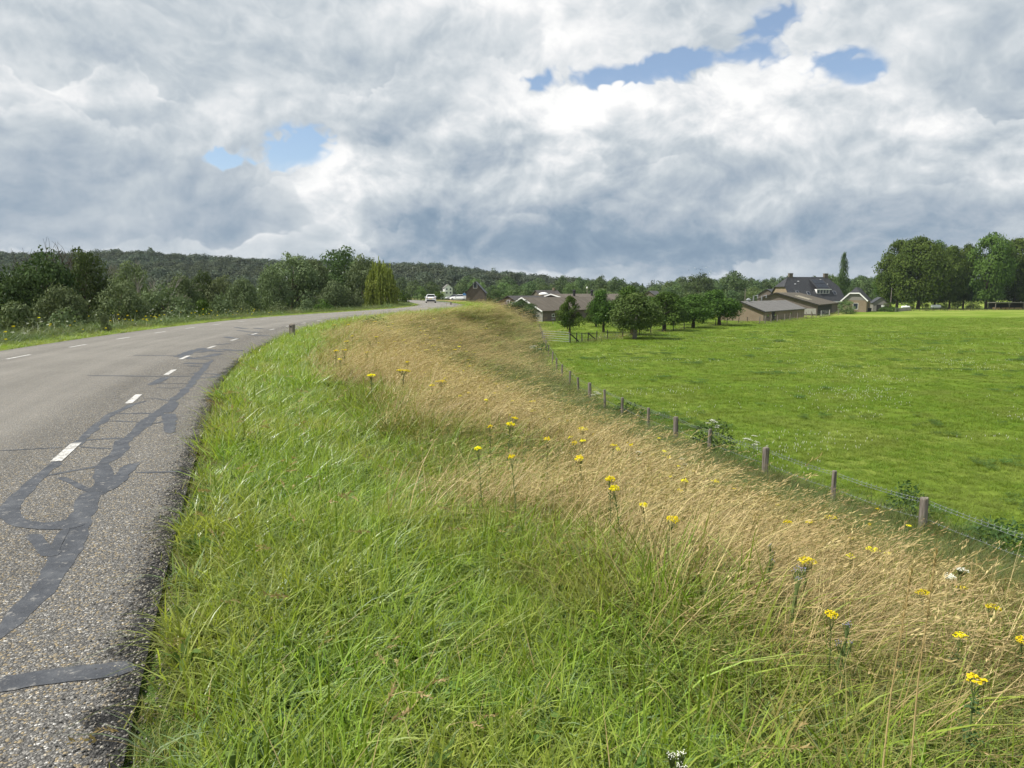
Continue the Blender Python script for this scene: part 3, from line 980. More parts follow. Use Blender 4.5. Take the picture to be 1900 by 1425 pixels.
# ----------------------------------------------------------------- scattered stuff: prototypes set out on points
def gn_scatter(name, protos, pos, rot, scl, idx, label, kind='stuff', mat=None):
    col = bpy.data.collections.new(name + '_kinds')
    for i, me in enumerate(protos):
        ob = bpy.data.objects.new('%s_kind_%02d' % (name, i), me)
        col.objects.link(ob)
    me = bpy.data.meshes.new(name)
    me.vertices.add(len(pos))
    me.vertices.foreach_set('co', np.asarray(pos, np.float32).ravel())
    for an, ty, dat, key in (('rot', 'FLOAT_VECTOR', rot, 'vector'), ('scl', 'FLOAT_VECTOR', scl, 'vector'), ('idx', 'INT', idx, 'value')):
        a = me.attributes.new(an, ty, 'POINT')
        a.data.foreach_set(key, np.asarray(dat, np.int32 if ty == 'INT' else np.float32).ravel())
    ob = link(name, me)
    ng = bpy.data.node_groups.new(name + '_set_out', 'GeometryNodeTree')
    ng.interface.new_socket('Geometry', in_out='INPUT', socket_type='NodeSocketGeometry')
    ng.interface.new_socket('Geometry', in_out='OUTPUT', socket_type='NodeSocketGeometry')
    gi = ng.nodes.new('NodeGroupInput')
    go = ng.nodes.new('NodeGroupOutput')
    ip = ng.nodes.new('GeometryNodeInstanceOnPoints')
    ci = ng.nodes.new('GeometryNodeCollectionInfo')
    ci.inputs[0].default_value = col
    ci.inputs['Separate Children'].default_value = True
    ci.inputs['Reset Children'].default_value = True
    def attr(an, ty):
        nd = ng.nodes.new('GeometryNodeInputNamedAttribute')
        nd.data_type = ty
        nd.inputs[0].default_value = an
        return nd.outputs[0]
    ip.inputs['Pick Instance'].default_value = True
    L = ng.links.new
    L(gi.outputs[0], ip.inputs['Points'])
    L(ci.outputs[0], ip.inputs['Instance'])
    L(attr('idx', 'INT'), ip.inputs['Instance Index'])
    L(attr('rot', 'FLOAT_VECTOR'), ip.inputs['Rotation'])
    L(attr('scl', 'FLOAT_VECTOR'), ip.inputs['Scale'])
    L(ip.outputs[0], go.inputs[0])
    md = ob.modifiers.new('set_out', 'NODES')
    md.node_group = ng
    tag(ob, kind=kind)
    if label:
        ob['label'] = label
    return ob


def blades(n, rad, hmin, hmax, wid, lean, droop, rng, az=None, az_sd=0.6, seg=4, z0=-0.02, fold=0.0):
    """n arched grass blades as tapered ribbons; returns verts, quads, shade"""
    t = np.linspace(0, 1, seg + 1)
    bx, by = rng.normal(0, rad, n), rng.normal(0, rad, n)
    H = rng.uniform(hmin, hmax, n)
    A = rng.uniform(0, 2 * np.pi, n) if az is None else rng.normal(az, az_sd, n)
    ln = np.abs(rng.normal(lean, lean * 0.5 + 0.05, n))
    dr = np.abs(rng.normal(droop, droop * 0.6 + 0.03, n))
    W = wid * rng.uniform(0.7, 1.3, n)
    out = ln[:, None] * t + dr[:, None] * t ** 2.4
    nrm = np.sqrt(1 + 0.35 * (ln + dr) ** 2)
    r = out * H[:, None] / nrm[:, None]
    z = (t - 0.45 * np.clip(dr, 0, 1.6)[:, None] * t ** 3) * H[:, None] / nrm[:, None] + z0
    cx = bx[:, None] + np.cos(A)[:, None] * r
    cy = by[:, None] + np.sin(A)[:, None] * r
    wt = W[:, None] * np.where(t < 0.5, 0.75 + 0.5 * t, 1.0 - (t - 0.5) * 1.85)[None]
    tw = rng.uniform(-0.9, 0.9, n) + np.pi / 2
    sx, sy = np.cos(A + tw), np.sin(A + tw)
    V = np.empty((n, seg + 1, 2, 3))
    V[:, :, 0, 0] = cx - sx[:, None] * wt / 2
    V[:, :, 0, 1] = cy - sy[:, None] * wt / 2
    V[:, :, 1, 0] = cx + sx[:, None] * wt / 2
    V[:, :, 1, 1] = cy + sy[:, None] * wt / 2
    V[:, :, 0, 2] = z
    V[:, :, 1, 2] = z + wt * 0.15
    i = np.arange(n * (seg + 1) * 2).reshape(n, seg + 1, 2)
    Fq = np.stack([i[:, :-1, 0], i[:, :-1, 1], i[:, 1:, 1], i[:, 1:, 0]], -1).reshape(-1, 4)
    sh = np.repeat(rng.uniform(0, 1, n) ** 1.3, (seg + 1) * 2)
    tips = np.stack([cx[:, -1], cy[:, -1], z[:, -1]], 1)
    dirs = np.stack([cx[:, -1] - cx[:, -2], cy[:, -1] - cy[:, -2], z[:, -1] - z[:, -2]], 1)
    return V.reshape(-1, 3), Fq, sh, tips, dirs


def join(parts):
    V, F, Sh, o_ = [], [], [], 0
    for v, f, s in parts:
        V.append(v)
        F.append(f + o_)
        Sh.append(s)
        o_ += len(v)
    return np.vstack(V), np.vstack(F), np.concatenate(Sh)


def seed_heads(tips, dirs, rng, L, wid, n_sp, spread):
    """feathery grass panicles at stalk tips: small spikelet diamonds along the last stretch"""
    V, F, Sh = [], [], []
    o_ = 0
    for p, d in zip(tips, dirs):
        d = d / max(np.linalg.norm(d), 1e-6)
        s0 = rng.uniform(0.3, 1.0)
        for j in range(n_sp):
            f = j / n_sp
            q = p + d * L * (f - 0.45) + np.array([0, 0, -0.25 * L * f * f])
            dv = d + rng.normal(0, spread, 3)
            dv /= np.linalg.norm(dv)
            sd_ = np.cross(dv, rng.normal(0, 1, 3))
            sd_ /= max(np.linalg.norm(sd_), 1e-6)
            ln, w_ = L * 0.26 * rng.uniform(0.7, 1.3), wid * rng.uniform(0.7, 1.3) * (1.0 - 0.5 * f)
            V += [q, q + dv * ln * 0.5 - sd_ * w_ / 2, q + dv * ln, q + dv * ln * 0.5 + sd_ * w_ / 2]
            F.append([o_, o_ + 1, o_ + 2, o_ + 3])
            Sh += [s0 * rng.uniform(0.8, 1.0)] * 4
            o_ += 4
    return np.array(V), np.array(F), np.array(Sh)


def tuft(name, mat, seed, **kw):
    rng = np.random.default_rng(seed)
    hd = kw.pop('heads', None)
    v, f, s, tips, dirs = blades(rng=rng, **kw)
    if hd:
        a = seed_heads(tips, dirs, rng, *hd)
        v, f, s = join([(v, f, s), a])
    return mesh(name, v, f, mat, shade=s)


def strew(zones, dlo, dhi, left=False, jitter=0.0):
    """points on the dike by arc length: zones = (s0, s1, per m2, scale)"""
    S_, D_, K_ = [], [], []
    for s0, s1, dens, sc in zones:
        n = int((s1 - s0) * (dhi - dlo) * dens)
        S_.append(RNG.uniform(s0, s1, n))
        D_.append(RNG.uniform(dlo, dhi, n))
        K_.append(np.full(n, sc))
    s, d, kk = np.concatenate(S_), np.concatenate(D_), np.concatenate(K_)
    return s, d, kk


def place(s, d):
    p, n = along(s)
    xy = p + n * d[:, None]
    z = prof(d, s)
    x, y = xy[:, 0], xy[:, 1]
    z = z + np.where(d > 1.2, np.sin(x * 1.7 + y * 0.9) * np.sin(y * 1.3 - x * 0.6) * 0.05 + np.sin(x * 0.5) * np.sin(y * 0.37) * 0.06, 0)
    return x, y, z


def in_view(x, y, mx=0.90, pad=3.0):
    return (np.abs(x) < mx * np.maximum(y, 0) + pad)


def vnoise(x, y, scale, seed=0):
    """cheap smooth value noise in 0..1"""
    rng = np.random.default_rng(seed)
    tab = rng.uniform(0, 1, (64, 64))
    xs, ys = x / scale, y / scale
    x0, y0 = np.floor(xs).astype(int), np.floor(ys).astype(int)
    fx, fy = xs - x0, ys - y0
    fx, fy = fx * fx * (3 - 2 * fx), fy * fy * (3 - 2 * fy)
    g = lambda a, b_: tab[a % 64, b_ % 64]
    return (g(x0, y0) * (1 - fx) + g(x0 + 1, y0) * fx) * (1 - fy) + (g(x0, y0 + 1) * (1 - fx) + g(x0 + 1, y0 + 1) * fx) * fy


def scatter_grass(name, protos, s, d, kk, label, keep=None, hscale=(0.75, 1.25), wind=None, groups=None):
    x, y, z = place(s, d)
    ok = in_view(x, y)
    if keep is not None:
        ok &= keep(x, y, s, d)
    x, y, z, kk, d, s = x[ok], y[ok], z[ok], kk[ok], d[ok], s[ok]
    n = len(x)
    rz = RNG.uniform(0, 2 * np.pi, n) if wind is None else RNG.normal(0, wind, n)
    rot = np.stack([RNG.normal(0, 0.08, n), RNG.normal(0, 0.08, n), rz], 1)
    h = RNG.uniform(*hscale, n) * (0.8 + 0.5 * vnoise(x, y, 0.9, 5))
    scl = np.stack([h * kk, h * kk, h * np.where(kk > 1, 1 + (kk - 1) * 0.12, 1)], 1)
    idx = RNG.integers(0, len(protos), n)
    return gn_scatter(name, protos, np.stack([x, y, z], 1), rot, scl, idx, label)


Z_GREEN = [(-1, 5, 420, 1.0), (5, 9, 260, 1.1), (9, 16, 130, 1.35), (16, 30, 55, 1.9), (30, 60, 20, 2.8), (60, 130, 7, 4.5)]
P_green = [tuft('lush_tuft', M['blade'], 100 + i, n=28, rad=0.05, hmin=0.09, hmax=0.24 + 0.03 * (i % 3), wid=0.0072, lean=0.30, droop=0.45, seg=4) for i in range(6)]
P_green += [tuft('lush_tuft', M['blade'], 120 + i, n=18, rad=0.05, hmin=0.14, hmax=0.34, wid=0.0085, lean=0.5, droop=0.9, seg=5) for i in range(2)]
P_green += [tuft('lush_tuft', M['blue_blade'], 131 + i, n=20, rad=0.05, hmin=0.10, hmax=0.27, wid=0.0075, lean=0.45, droop=0.6, seg=4) for i in range(2)]
P_green += [tuft('lush_tuft', M['straw'], 135, n=5, rad=0.07, hmin=0.12, hmax=0.30, wid=0.0035, lean=0.6, droop=0.5, seg=4)]
P_green += [tuft('lush_tuft', M['olive'], 130, n=12, rad=0.05, hmin=0.08, hmax=0.24, wid=0.004, lean=0.6, droop=0.4, seg=4)]
s, d, kk = strew(Z_GREEN, 0.0, 3.9)
scatter_grass('verge_grass', P_green, s, d, kk, 'lush green grass of the road verge beside the asphalt',
              keep=lambda x, y, s, d: (d > 0.06 + 0.16 * vnoise(x, y, 0.35, 3)) & (RNG.uniform(0, 1, len(x)) < np.where(d < 0.35, 0.45, 1.0)) &
              (d + (vnoise(x, y, 1.1, 11) - 0.5) * 1.3 + RNG.normal(0, 0.22, len(x)) < np.interp(s, [0, 4, 12, 30], [2.75, 2.45, 2.0, 1.7])))
# broad-leaved weeds and pale seed heads among the verge blades
rg = np.random.default_rng(19)
P_weed = []
for q in range(3):
    mb = MB()
    for j in range(11):
        a, L, w_ = rg.uniform(0, 6.28), rg.uniform(0.06, 0.13), rg.uniform(0.014, 0.026)
        c_, s_ = math.cos(a), math.sin(a)
        P_ = lambda f, o_, z_: (c_ * L * f - s_ * o_, s_ * L * f + c_ * o_, z_)
        z1, z2 = rg.uniform(0.06, 0.12), rg.uniform(0.05, 0.14)
        mb.quad(P_(0.05, -.003, .01), P_(0.5, -w_ / 2, z1), P_(0.5, w_ / 2, z1 + .006), P_(0.05, .003, .01))
        mb.quad(P_(0.5, -w_ / 2, z1), P_(1.0, -.002, z2), P_(1.0, .002, z2), P_(0.5, w_ / 2, z1 + .006))
    P_weed.append(mb.mesh('verge_weed', M['herb2'], shade=[0.2, 0.5, 0.8][q]))
P_weed.append(tuft('seed_stalk', M['straw'], 151, n=2, rad=0.03, hmin=0.28, hmax=0.42, wid=0.0025, lean=0.3, droop=0.3, seg=5, heads=(0.07, 0.008, 16, 0.45)))
s, d, kk = strew([(0, 5, 16, 1.0), (5, 10, 11, 1.1), (10, 18, 5, 1.4)], 0.1, 4.2)
scatter_grass('verge_weeds', P_weed, s, d, kk, 'broad leaved weeds and pale seed heads among the verge grass')
# short, drier blades right at the asphalt edge
P_edge = [tuft('edge_tuft', M['olive'], 140 + i, n=16, rad=0.04, hmin=0.04, hmax=0.13, wid=0.0035, lean=0.7, droop=0.4, seg=3) for i in range(3)]
s, d, kk = strew([(-1, 5, 420, 1.0), (5, 10, 220, 1.2), (10, 20, 90, 1.6), (20, 45, 40, 2.2)], -0.08, 0.5)
scatter_grass('edge_grass', P_edge, s, d, kk, 'short half dry grass creeping over the asphalt edge',
              keep=lambda x, y, s, d: d > -0.06 + 0.14 * vnoise(x, y, 0.3, 4))

# crumbs of broken asphalt and grit along the edge
rg = np.random.default_rng(8)
P_cr = []
for q in range(3):
    mb = MB()
    mb.lathe([(0.004, -0.003), (0.009, 0.0), (0.008, 0.004), (0.003, 0.007)], 6)
    mb.v = [tuple(np.array(v_) * rg.uniform(0.75, 1.25, 3)) for v_ in mb.v]
    P_cr.append(mb.mesh('crumb', plain('grit_%d' % q, [(0.05, 0.05, 0.048), (0.22, 0.20, 0.17), (0.42, 0.39, 0.33)][q], 0.9)))
n = 9000
s = np.abs(RNG.normal(0, 7, n)) + 0.3
d = np.clip(RNG.normal(-0.02, 0.09, n), -0.5, 0.16)
x, y, z = place(s, d)
sc = RNG.uniform(0.2, 0.75, n)
gn_scatter('edge_grit', P_cr, np.stack([x, y, np.where(d < 0, 0.001, z + 0.004)], 1), RNG.uniform(0, 6, (n, 3)) * np.array([0.1, 0.1, 1]), np.stack([sc, sc, sc], 1), RNG.choice(3, n, p=[.55, .33, .12]), 'grit and crumbled asphalt along the road edge')

# dry slope: straw stalks bent by the wind over a half-dry undergrowth
Z_DRY = [(-1, 5, 210, 1.0), (5, 10, 170, 1.05), (10, 18, 100, 1.3), (18, 32, 45, 1.8), (32, 60, 17, 2.7), (60, 125, 6, 4.2)]
P_straw = [tuft('straw_tuft', M['straw'], 200 + i, n=9, rad=0.05, hmin=0.38, hmax=0.74, wid=0.0030, lean=0.65, droop=0.40, az=0.15, az_sd=0.55, seg=5,
                heads=(0.10, 0.006, 7, 0.22)) for i in range(5)]
P_straw += [tuft('straw_tuft', M['straw'], 220 + i, n=18, rad=0.06, hmin=0.18, hmax=0.5, wid=0.0034, lean=0.9, droop=0.8, az=0.2, az_sd=0.8, seg=5) for i in range(3)]
P_under = [tuft('undergrowth_tuft', M['olive'], 240 + i, n=22, rad=0.06, hmin=0.10, hmax=0.32, wid=0.0045, lean=0.6, droop=0.8, seg=4) for i in range(4)]
P_under += [tuft('undergrowth_tuft', M['blade'], 250 + i, n=20, rad=0.06, hmin=0.12, hmax=0.34, wid=0.0055, lean=0.6, droop=0.9, seg=4) for i in range(2)]
P_russet = [tuft('russet_tuft', M['russet'], 260 + i, n=20, rad=0.07, hmin=0.14, hmax=0.42, wid=0.0036, lean=0.5, droop=0.5, az=0.2, az_sd=1.0, seg=4,
                 heads=(0.06, 0.006, 4, 0.3)) for i in range(4)]
P_rough = [tuft('rough_tuft', M['rough'], 280 + i, n=26, rad=0.09, hmin=0.25, hmax=0.75, wid=0.007, lean=0.35, droop=0.6, seg=4) for i in range(4)]


def straw_keep(x, y, s, d):
    D = np.interp(s, SL, TOE_S)
    a = d + (vnoise(x, y, 1.1, 11) - 0.5) * 1.3 + RNG.normal(0, 0.30, len(x))
    lo = np.interp(s, [0, 4, 12, 30], [2.5, 2.3, 1.9, 1.6])
    amt = np.interp(a, [0, 0.01], [1, 1])
    p = np.clip((a - lo + 0.35) / 0.9, 0, 1) * np.interp(d / D, [0.0, 0.25, 0.33, 0.43, 0.55, 1.0], [1, 1, 0.5, 0.12, 0.02, 0.0])
    p *= np.interp(x - 0.35 * y, [0.5, 3.0], [1.0, 0.6]) * 0.85
    p *= np.interp(0.6 * vnoise(x, y, 2.6, 21) + 0.4 * vnoise(x, y, 0.9, 25), [0.32, 0.58], [0.06, 0.9]) * np.interp(s, [0, 14, 35, 70], [1, 1, 0.55, 0.4]) * np.interp(s, [0, 2, 6], [0.55, 0.7, 1])
    p = np.maximum(p, np.interp(s, [22, 45], [0, 0.5]) * np.interp(d / D, [0.2, 0.3, 0.9, 1.0], [0, 1, 0.8, 0.3]) * np.interp(vnoise(x, y, 2.4, 23), [0.4, 0.65], [0.03, 1]))
    return (RNG.uniform(0, 1, len(x)) < p) & (d < D * 1.0)


s, d, kk = strew(Z_DRY, 1.2, 13.5)
scatter_grass('straw_grass', P_straw, s, d, kk, 'long straw coloured grass bent by the wind on the dike slope', keep=straw_keep, wind=0.35)
s, d, kk = strew(Z_DRY, 1.9, 14.0)
scatter_grass('undergrowth_grass', P_under, s, d, kk, 'half green undergrowth grass beneath the straw',
              keep=lambda x, y, s, d: (d < np.interp(s, SL, TOE_S) * 1.01) & (RNG.uniform(0, 1, len(x)) < np.interp(d / np.interp(s, SL, TOE_S), [0.12, 0.3, 0.45, 1], [1, 0.8, 0.9, 0.85]) * np.interp(vnoise(x, y, 2.6, 21), [0.3, 0.7], [1, 0.5])), hscale=(0.9, 1.7))
s, d, kk = strew(Z_DRY, 3.0, 14.0)
scatter_grass('russet_grass', P_russet, s, d, kk, 'russet brown seeding grass on the lower dike slope',
              keep=lambda x, y, s, d: (d < np.interp(s, SL, TOE_S) * 1.01) & (RNG.uniform(0, 1, len(x)) < np.interp(d / np.interp(s, SL, TOE_S), [0.24, 0.36, 0.8, 1], [0.1, 1.0, 0.8, 0.3])))
s, d, kk = strew([(4, 18, 42, 1.0), (18, 34, 18, 1.3), (34, 60, 9, 1.8), (60, 125, 4, 2.6)], 6.5, 15.6)
scatter_grass('fence_line_growth', P_rough, s, d, kk, 'rough green and buff growth along the pasture fence',
              keep=lambda x, y, s, d: RNG.uniform(0, 1, len(x)) < np.interp(d / np.interp(s, SL, TOE_S), [0.55, 0.74, 0.98, 1.03, 1.05], [0.0, 0.9, 1, 0.6, 0]), hscale=(0.6, 1.15))

# left verge beyond the road
P_lv = P_green[:4] + [tuft('weed_tuft', M['rough'], 300, n=24, rad=0.07, hmin=0.25, hmax=0.7, wid=0.006, lean=0.3, droop=0.6)]
s, d, kk = strew([(10, 30, 26, 2.2), (30, 60, 14, 2.8), (60, 120, 6, 4.0)], -ROAD_W - 4.6, -ROAD_W - 0.05)
e_ = -d - ROAD_W
x, y, z = place(s, d)
h = np.interp(e_, [0, 0.6, 1.8, 4.6], [0.4, 0.55, 0.8, 1.5]) * RNG.uniform(0.7, 1.3, len(s))
idx = np.where(RNG.uniform(0, 1, len(s)) < np.interp(e_, [0.8, 2.2], [0.05, 0.75]), 4, RNG.integers(0, 4, len(s)))
ok = (e_ > 0.1 * RNG.uniform(0, 1, len(s)))
gn_scatter('far_verge_grass', P_lv, np.stack([x, y, z], 1)[ok], np.stack([0 * x, 0 * x, RNG.uniform(0, 6.3, len(x))], 1)[ok],
           np.stack([kk * 0.8, kk * 0.8, h], 1)[ok], idx[ok], 'green verge grass and weeds beyond the far edge of the road')

# pasture: short tufts near the fence, thinning out into the mown-looking distance
P_past = [tuft('pasture_tuft', M['pasture_blade'], 320 + i, n=34, rad=0.09, hmin=0.06, hmax=0.20, wid=0.009, lean=0.5, droop=0.6, seg=3) for i in range(5)]


def pasture_points(zones):
    X_, Y_, K_ = [], [], []
    for y0, y1, dens, sc in zones:
        x0, x1 = 3.0, 0.92 * y1
        n = int((x1 - x0) * (y1 - y0) * dens)
        X_.append(RNG.uniform(x0, x1, n))
        Y_.append(RNG.uniform(y0, y1, n))
        K_.append(np.full(n, sc))
    x, y, kk = np.concatenate(X_), np.concatenate(Y_), np.concatenate(K_)
    s, d, D = to_sd(x, y)
    ok = (d > D + 0.4) & in_view(x, y, 0.90)
    return x[ok], y[ok], kk[ok]


x, y, kk = pasture_points([(12, 24, 42, 1.0), (24, 38, 20, 1.35), (38, 60, 8, 2.0), (60, 95, 2.6, 3.4), (95, 150, 1.0, 5.0)])
nz = vnoise(x, y, 2.2, 31)
hh = RNG.uniform(0.7, 1.25, len(x)) * (0.7 + 0.6 * nz)
gn_scatter('pasture_grass', P_past, np.stack([x, y, np.full(len(x), Z_LOW - 0.02)], 1), np.stack([0 * x, 0 * x, RNG.uniform(0, 6.3, len(x))], 1),
           np.stack([kk, kk, hh * np.sqrt(kk) * 0.8], 1), RNG.integers(0, 5, len(x)), 'short bright green grass of the pasture')
# dark leafy clover patches
V, F, Sh = [], [], []
rg = np.random.default_rng(77)
for q in range(70):
    a, r_, z_ = rg.uniform(0, 6.28), 0.17 * math.sqrt(rg.uniform()), rg.uniform(0.05, 0.13)
    cx, cy, sz, t0, i0 = r_ * math.cos(a), r_ * math.sin(a), rg.uniform(0.012, 0.022), rg.uniform(0, 6.28), len(V)
    for m_ in range(3):
        t = t0 + m_ * 2.094
        i0 = len(V)
        V += [(cx, cy, z_), (cx + sz * math.cos(t - .6), cy + sz * math.sin(t - .6), z_ + rg.normal(0, .006)), (cx + sz * 1.3 * math.cos(t), cy + sz * 1.3 * math.sin(t), z_ + rg.normal(0, .008)),
              (cx + sz * math.cos(t + .6), cy + sz * math.sin(t + .6), z_ + rg.normal(0, .006))]
        F.append((i0, i0 + 1, i0 + 2, i0 + 3))
        Sh += [rg.uniform()] * 4
M['clover'] = leafy('clover_leaf', (0.07, 0.135, 0.030), (0.15, 0.23, 0.065), 0.3)
P_cl = [mesh('clover_leaves', np.array(V), np.array(F), M['clover'], np.array(Sh))]
x, y, kk = pasture_points([(12, 30, 26, 1.0), (30, 60, 10, 1.5), (60, 95, 3, 2.4)])
nz = vnoise(x, y * 1.8, 3.2, 61) * 0.6 + vnoise(x, y * 1.6, 1.1, 62) * 0.4
ok = nz + RNG.normal(0, 0.07, len(x)) > 0.82
x, y, kk = x[ok], y[ok], kk[ok]
gn_scatter('clover_patches', P_cl, np.stack([x, y, np.full(len(x), Z_LOW)], 1), np.stack([0 * x, 0 * x, RNG.uniform(0, 6.3, len(x))], 1), np.stack([kk, kk, RNG.uniform(0.8, 1.5, len(x))], 1),
           np.zeros(len(x)), 'dark green patches of clover leaves in the pasture')
# white clover heads in drifts
mb = MB()
mb.lathe([(0.003, -0.05), (0.008, 0.0), (0.011, 0.009), (0.006, 0.017)], 6)
clover = mb.mesh('clover_head', M['white_petal'], shade=0.6)
x, y, kk = pasture_points([(14, 30, 14, 0.9), (30, 55, 6, 1.0), (55, 90, 1.5, 1.2)])
nz = vnoise(x, y, 3.5, 41) * 0.6 + vnoise(x * 0.35, y, 1.6, 42) * 0.4
ok = (nz > 0.54) & (RNG.uniform(0, 1, len(x)) < np.clip((nz - 0.5) * 4, 0, 1)) & (x / y > 0.12)
x, y, kk = x[ok], y[ok], kk[ok]
gn_scatter('white_clover', [clover], np.stack([x, y, Z_LOW + 0.09 + 0.06 * RNG.uniform(0, 1, len(x))], 1), np.zeros((len(x), 3)), np.stack([kk, kk, kk], 1),
           np.zeros(len(x)), 'drifts of white clover heads in the pasture')


# ----------------------------------------------------------------- flowers and herbs on the slope
def ragwort_meshes(seed, n_fl, rad):
    rng = np.random.default_rng(seed)
    h = 0.72
    st = MB()
    st.tube([(0, 0, 0), (0.01, 0.005, h * 0.5), (0.0, 0.0, h - 0.10)], [0.007, 0.006, 0.004], 5)
    fl = MB()
    for j in range(n_fl):
        a, r = rng.uniform(0, 6.28), rad * math.sqrt(rng.uniform(0, 1))
        p = (r * math.cos(a), r * math.sin(a), h - 0.22 * r * r / rad + rng.normal(0, 0.006))
        if j % 4 == 0:
            st.tube([(0, 0, h - 0.14 + rng.uniform(0, 0.05)), (p[0] * 0.6, p[1] * 0.6, h - 0.06), p], 0.0018, 3, False)
        q = rng.uniform(0.0065, 0.0105)
        i0 = len(fl.v)
        for m_ in range(7):                   # ray petals round a domed disc
            t = 6.283 * m_ / 7
            fl.v.append((p[0] + q * math.cos(t), p[1] + q * math.sin(t), p[2] + rng.normal(0, 0.002)))
        fl.v.append((p[0], p[1], p[2] + 0.004))
        fl.v.append((p[0], p[1], p[2] - 0.006))
        for m_ in range(7):
            fl.f.append((i0 + m_, i0 + (m_ + 1) % 7, i0 + 7))
            fl.f.append((i0 + (m_ + 1) % 7, i0 + m_, i0 + 8))
    lf = MB()
    for j in range(16):
        a, z = rng.uniform(0, 6.28), rng.uniform(0.10, h - 0.14)
        L = rng.uniform(0.05, 0.10) * (1.15 - 0.5 * z / h)
        c, s_ = math.cos(a), math.sin(a)
        for m_ in range(3):
            f0, f1 = m_ / 3, (m_ + 1) / 3
            ww = 0.018 * (1.1 - f0)
            lf.quad((c * L * f0, s_ * L * f0, z + 0.03 * f0), (c * L * (f0 + .12) - s_ * ww, s_ * L * (f0 + .12) + c * ww, z + 0.03 * f0 + 0.01),
                    (c * L * f1, s_ * L * f1, z + 0.03 * f1 - 0.012 * f1), (c * L * (f0 + .12) + s_ * ww, s_ * L * (f0 + .12) - c * ww, z + 0.03 * f0 + 0.01))
    return st.mesh('stem', M['stem'], shade=0.4), fl.mesh('flower_head', M['yellow'], shade=0.6), lf.mesh('foliage', M['herb'], shade=0.6)


RAG = [ragwort_meshes(400 + i, n, r) for i, (n, r) in enumerate([(80, 0.072), (56, 0.058), (32, 0.042), (110, 0.092)])]


def ragwort(x, y, z, kind, sc, label, group):
    o = empty('ragwort', (x, y, z - 0.02), random.uniform(0, 6.28))
    o.rotation_euler = (random.uniform(-0.1, 0.1), random.uniform(0.0, 0.2), random.uniform(0, 6.28))
    o.scale = (sc, sc, sc)
    for nm, me in zip(('stem', 'flower_head', 'foliage'), RAG[kind]):
        link(nm, me, o)
    tag(o, label, 'ragwort', group)
    return o


G_R = 'yellow ragwort on the dike slope'
BIG = [(742, 684, 26, 'tall leafy yellow ragwort with a broad flat head in the straw, upper slope'),
       (690, 692, 15, 'ragwort left of the tallest leafy ragwort, thin bare stem and small flat head'),
       (818, 704, 20, 'broad yellow ragwort just right of the tall leafy ragwort'),
       (620, 648, 9, 'yellow ragwort on the green edge, first of the row near the road bend'),
       (639, 647, 9, 'ragwort with a rounded yellow head beside the first ragwort by the green edge'),
       (686, 651, 9, 'ragwort with a dark dry stem beside it on the upper slope'),
       (936, 780, 16, 'flat yellow ragwort head standing in the middle of the pale straw band'),
       (898, 829, 13, 'low yellow ragwort at the lower left margin of the pale straw band'),
       (962, 842, 13, 'ragwort leaning half sideways in the straw below the flat headed one'),
       (990, 742, 14, 'wide yellow ragwort at the brown edge of the lower slope'),
       (1016, 803, 12, 'ragwort with an upright oval head between the pale straw and brown grass'),
       (1076, 790, 18, 'twin headed yellow ragwort on a tall green stem in the straw'),
       (1129, 823, 13, 'ball shaped ragwort head right of the twin headed one'),
       (1138, 883, 18, 'ragwort on a thick leafy green stem in the centre of the straw slope'),
       (1166, 895, 15, 'lower ragwort head just right of the thick stemmed one'),
       (1205, 925, 12, 'small ragwort head above and left of the broad double head'),
       (1222, 950, 24, 'broad double ragwort head on a tall bare stem in the near straw'),
       (1275, 886, 13, 'pair of small stacked ragwort heads in the straw'),
       (1463, 967, 16, 'ragwort bent over in the straw before the second near fence post'),
       (1542, 956, 20, 'rounded yellow ragwort in front of the fence, near the russet grass'),
       (1485, 1030, 30, 'widest ragwort head in the near straw, beside small violet flowers'),
       (1609, 1012, 22, 'flat wide ragwort head in russet grass below the last fence post'),
       (1681, 972, 10, 'small ragwort at the foot of the last near fence post'),
       (1723, 1095, 22, 'ragwort crossed by the tall straw stalk at the near right'),
       (1828, 1123, 22, 'ragwort with a pointed yellow head close to the white yarrow'),
       (1550, 1128, 13, 'oval ragwort head low in the bent straw, near right'),
       (1898, 1174, 16, 'yellow ragwort cut off by the edge of the view, near right')]
for (u, v, px, lab) in BIG:
    lift = 0.50 if v > 900 else 0.60
    x, y, z = hit(u, v, lift)
    dist = math.hypot(x, y)
    want = px / F_PX * dist * 1.12                     # head width in metres
    kind = 3 if px >= 20 else 0 if px >= 15 else 1 if px >= 11 else 2
    o = ragwort(x, y, z, kind, 1.0, lab, G_R)
    f = max(0.42, min(1.3, want / (2 * (0.075, 0.06, 0.045, 0.095)[kind])))
    o.scale = (f, f, lift / 0.72)
SMALL = [(812, 714), (633, 661), (939, 726), (875, 731), (862, 712), (908, 782), (1086, 794), (1110, 799), (1076, 826), (1083, 836), (1250, 852), (1217, 838), (1226, 833),
         (1285, 865), (1432, 931), (1508, 970), (1585, 992), (1623, 944), (1654, 1020), (1590, 1040), (1510, 1032), (1793, 1089), (1770, 1165), (1795, 1234), (648, 631), (617, 604),
         (645, 599), (697, 594), (740, 617), (775, 637), (815, 614), (832, 660), (780, 655), (764, 630), (853, 640), (880, 655), (868, 664), (930, 690), (900, 702), (1000, 762), (955, 745),
         (1060, 812), (940, 765), (1150, 838), (1240, 838), (1262, 858), (1270, 905), (785, 686), (840, 690), (905, 745), (1025, 770), (1360, 905), (735, 650), (655, 620), (1100, 845)]
